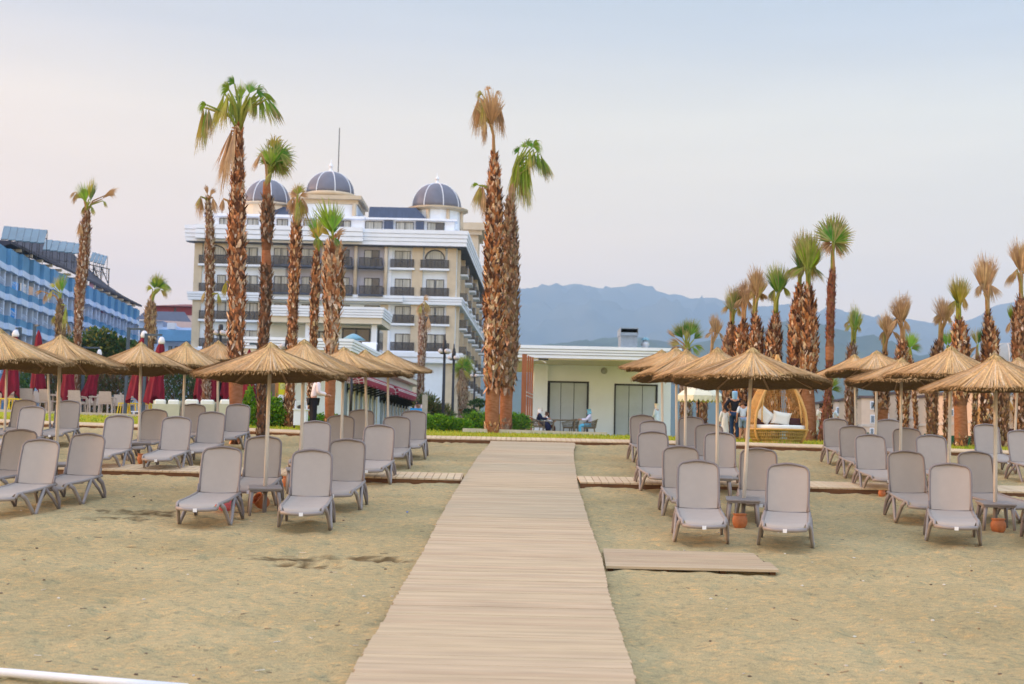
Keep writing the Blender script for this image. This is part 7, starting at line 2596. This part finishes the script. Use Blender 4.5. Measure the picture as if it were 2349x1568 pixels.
    if hair:
        h = p["hd"]
        JJ = [(p["ht"] + V((0, -.02, .0)), .075, .078), (h + V((0, -.035, .02)), .095, .088), (h + V((0, -.05, -.05)), .06, .05)]
        skinned("hair", JJ, [(0, 1), (1, 2)], hair, t, M_, 2, 1)
    if shawl:
        JJ = [(p["sl"] + V((.04, .05, .05)), .03, .05), (p["chs"] + V((.02, .14, -.02)), .03, .05), (p["spn"] + V((.05, .16, -.05)), .03, .05), (p["pel"] + V((.10, .20, -.02)), .03, .06), ((p["kr"] + V((.02, .02, -.10))), .03, .07)]
        skinned("shawl", JJ, [(0, 1), (1, 2), (2, 3), (3, 4)], shawl, t, M_, 2, 0)
    for sx_ in (-1, 1):
        b = MB(); b.smooth = True
        e = (p["hd"] + V((sx_ * .032, .088, .018)))
        b.ball(e * s, .011 * s, .007 * s, .008 * s, 8, 5)
        o_ = b.build("eye", black_m, None); o_.parent = t
    t.matrix_world = Matrix.Translation(V((X, Y, zg))) @ Matrix.Rotation(yaw, 4, 'Z')
    return t
def stand(lab, x, Y, yaw, s, pose={}, **kw):
    X = at(x, 960, Y).x
    g = sandz(X, Y) + .10 if Y < curb(X) + 1.2 else lawnz(X, Y)
    return person(lab, X, Y, g, yaw, s, pose, **kw)
WHT, LAV = cloth("white", (.72, .72, .74)), cloth("lavender", (.60, .60, .76))
BLK, NAVY = cloth("black", (.012, .012, .018)), cloth("navy", (.015, .04, .10))
DEN, TEAL = cloth("denim", (.22, .31, .45)), cloth("teal", (.16, .38, .48))
LBL = cloth("light_blue", (.12, .48, .72))
lean = dict(spn=(0, .03, 1.14), chs=(0, .09, 1.33), nck=(0, .17, 1.47), hd=(0, .23, 1.57), ht=(0, .24, 1.68), sl=(-.17, .10, 1.41), sr=(.17, .10, 1.41), el=(-.21, .10, 1.14), er=(.21, .10, 1.14), wl=(-.14, .32, 1.08), wr=(.14, .34, 1.10))
stand("man in white shirt and black trousers standing behind the front lounger's umbrella", 717, 42.0, R(-68), 1.03, lean, top=cloth("white_pink", (.74, .66, .68)), bottom=BLK, hair=hair_dark)
bend = dict(spn=(0, .06, 1.13), chs=(0, .16, 1.30), nck=(0, .26, 1.42), hd=(0, .33, 1.51), ht=(0, .36, 1.61), sl=(-.17, .17, 1.38), sr=(.17, .17, 1.38), el=(-.2, .24, 1.1), er=(.2, .24, 1.1), wl=(-.12, .34, .93), wr=(.12, .34, .93))
stand("dark-haired man in pinkish shirt leaning over the blue-topped cart", 964, 73.2, R(150), .98, bend, top=cloth("pink_white", (.66, .50, .54)), bottom=BLK, hair=hair_dark, sleeves=False)
robe = dict(wl=(-.10, .20, 1.02), wr=(.10, .20, 1.02), el=(-.23, .02, 1.14), er=(.23, .02, 1.14))
stand("person in white robe and white headscarf standing before the second grey shutter", 1506, 69.0, R(60), 1.0, robe, dress=cloth("pale_robe", (.62, .72, .82)), scarf=WHT)
hand_hip = dict(el=(-.34, -.06, 1.17), wl=(-.22, -.12, .98), er=(.36, .06, 1.26), wr=(.48, .16, 1.10), ht=(0, .01, 1.73))
stand("woman in black top and blue headscarf, seen from behind, arm around a child", 1685, 46.6, R(-8), .93, hand_hip, top=BLK, bottom=NAVY, scarf=cloth("sky_blue", (.24, .44, .66)))
stand("child in white shirt and denim shorts beside the woman in black, seen from behind", 1704, 46.3, R(6), .76, {}, top=cloth("pale_blue_shirt", (.58, .66, .76)), bottom=DEN, hair=cloth("brown_hair", (.10, .05, .03)), sleeves=False, shorts=True)
stand("small child in white dress half hidden on the far side of the woman in black", 1663, 47.1, R(0), .64, {}, dress=WHT, hair=cloth("brown_hair", (.10, .05, .03)))
stand("man in white shirt and light trousers walking left of the slender palm's trunk", 1884, 60, R(20), .97, dict(kl=(-.1, .12, .5), al=(-.1, .02, .08)), top=cloth("cream_shirt", (.70, .62, .54)), bottom=cloth("pale_jeans", (.45, .55, .62)), hair=hair_dark, sleeves=False)
stand("person in pale blue shirt walking right of the slender palm's trunk", 1906, 60.6, R(-15), .97, dict(wr=(.38, .14, 1.0), er=(.30, .04, 1.16)), top=cloth("pale_blue_shirt", (.58, .66, .76)), bottom=cloth("pale_jeans", (.45, .55, .62)), hair=hair_dark, sleeves=False)
sit = dict(pel=(0, -.02, .52), spn=(0, -.04, .70), chs=(0, -.02, .90), nck=(0, .02, 1.05), hd=(0, .07, 1.15), ht=(0, .07, 1.26), sl=(-.17, -.01, .98), sr=(.17, -.01, .98), el=(-.22, .14, .76), er=(.22, .14, .76), wl=(-.13, .36, .76), wr=(.13, .38, .78),
           hl=(-.09, .04, .50), hr=(.09, .04, .50), kl=(-.10, .44, .50), kr=(.10, .44, .50), al=(-.10, .42, .10), ar=(.10, .44, .10), tl=(-.10, .58, .05), tr=(.10, .60, .05))
person("seated woman in dark navy dress with white headscarf and turquoise shawl, facing the table", cA.x, cA.y, cA.z, R(-90), 1.0, sit, dress=cloth("dark_navy", (.012, .016, .05)), scarf=WHT, shawl=cloth("turquoise", (.25, .50, .52)))
person("seated woman in white blouse and light blue trousers with teal headscarf, facing the table", cB.x, cB.y, cB.z, R(90), 1.0, sit, top=LAV, bottom=LBL, scarf=TEAL)
person("child in white shirt and brown trousers seated between the woman in navy and the table", cD.x, cD.y, cD.z, R(-80), .88, sit, top=WHT, bottom=cloth("brown_trousers", (.12, .05, .03)), hair=cloth("brown_hair", (.10, .05, .03)))
# ------------------------------------------------------------------ haze
hb = MB()
hb.box(-9400, 9400, -70, 9860, -13, 1180)
hz = hb.build("haze", mat("haze_air", (.5, .5, .5)), kind="stuff")
hm = bpy.data.materials.new("haze_volume")
hm.use_nodes = True
t = hm.node_tree
t.nodes.clear()
o_ = t.nodes.new("ShaderNodeOutputMaterial")
pv = t.nodes.new("ShaderNodeVolumePrincipled")
pv.inputs["Color"].default_value = (.46, .68, .98, 1)
pv.inputs["Density"].default_value = 1.5e-4
pv.inputs["Anisotropy"].default_value = 0.0
t.links.new(pv.outputs[0], o_.inputs["Volume"])
hz.data.materials.clear()
hz.data.materials.append(hm)
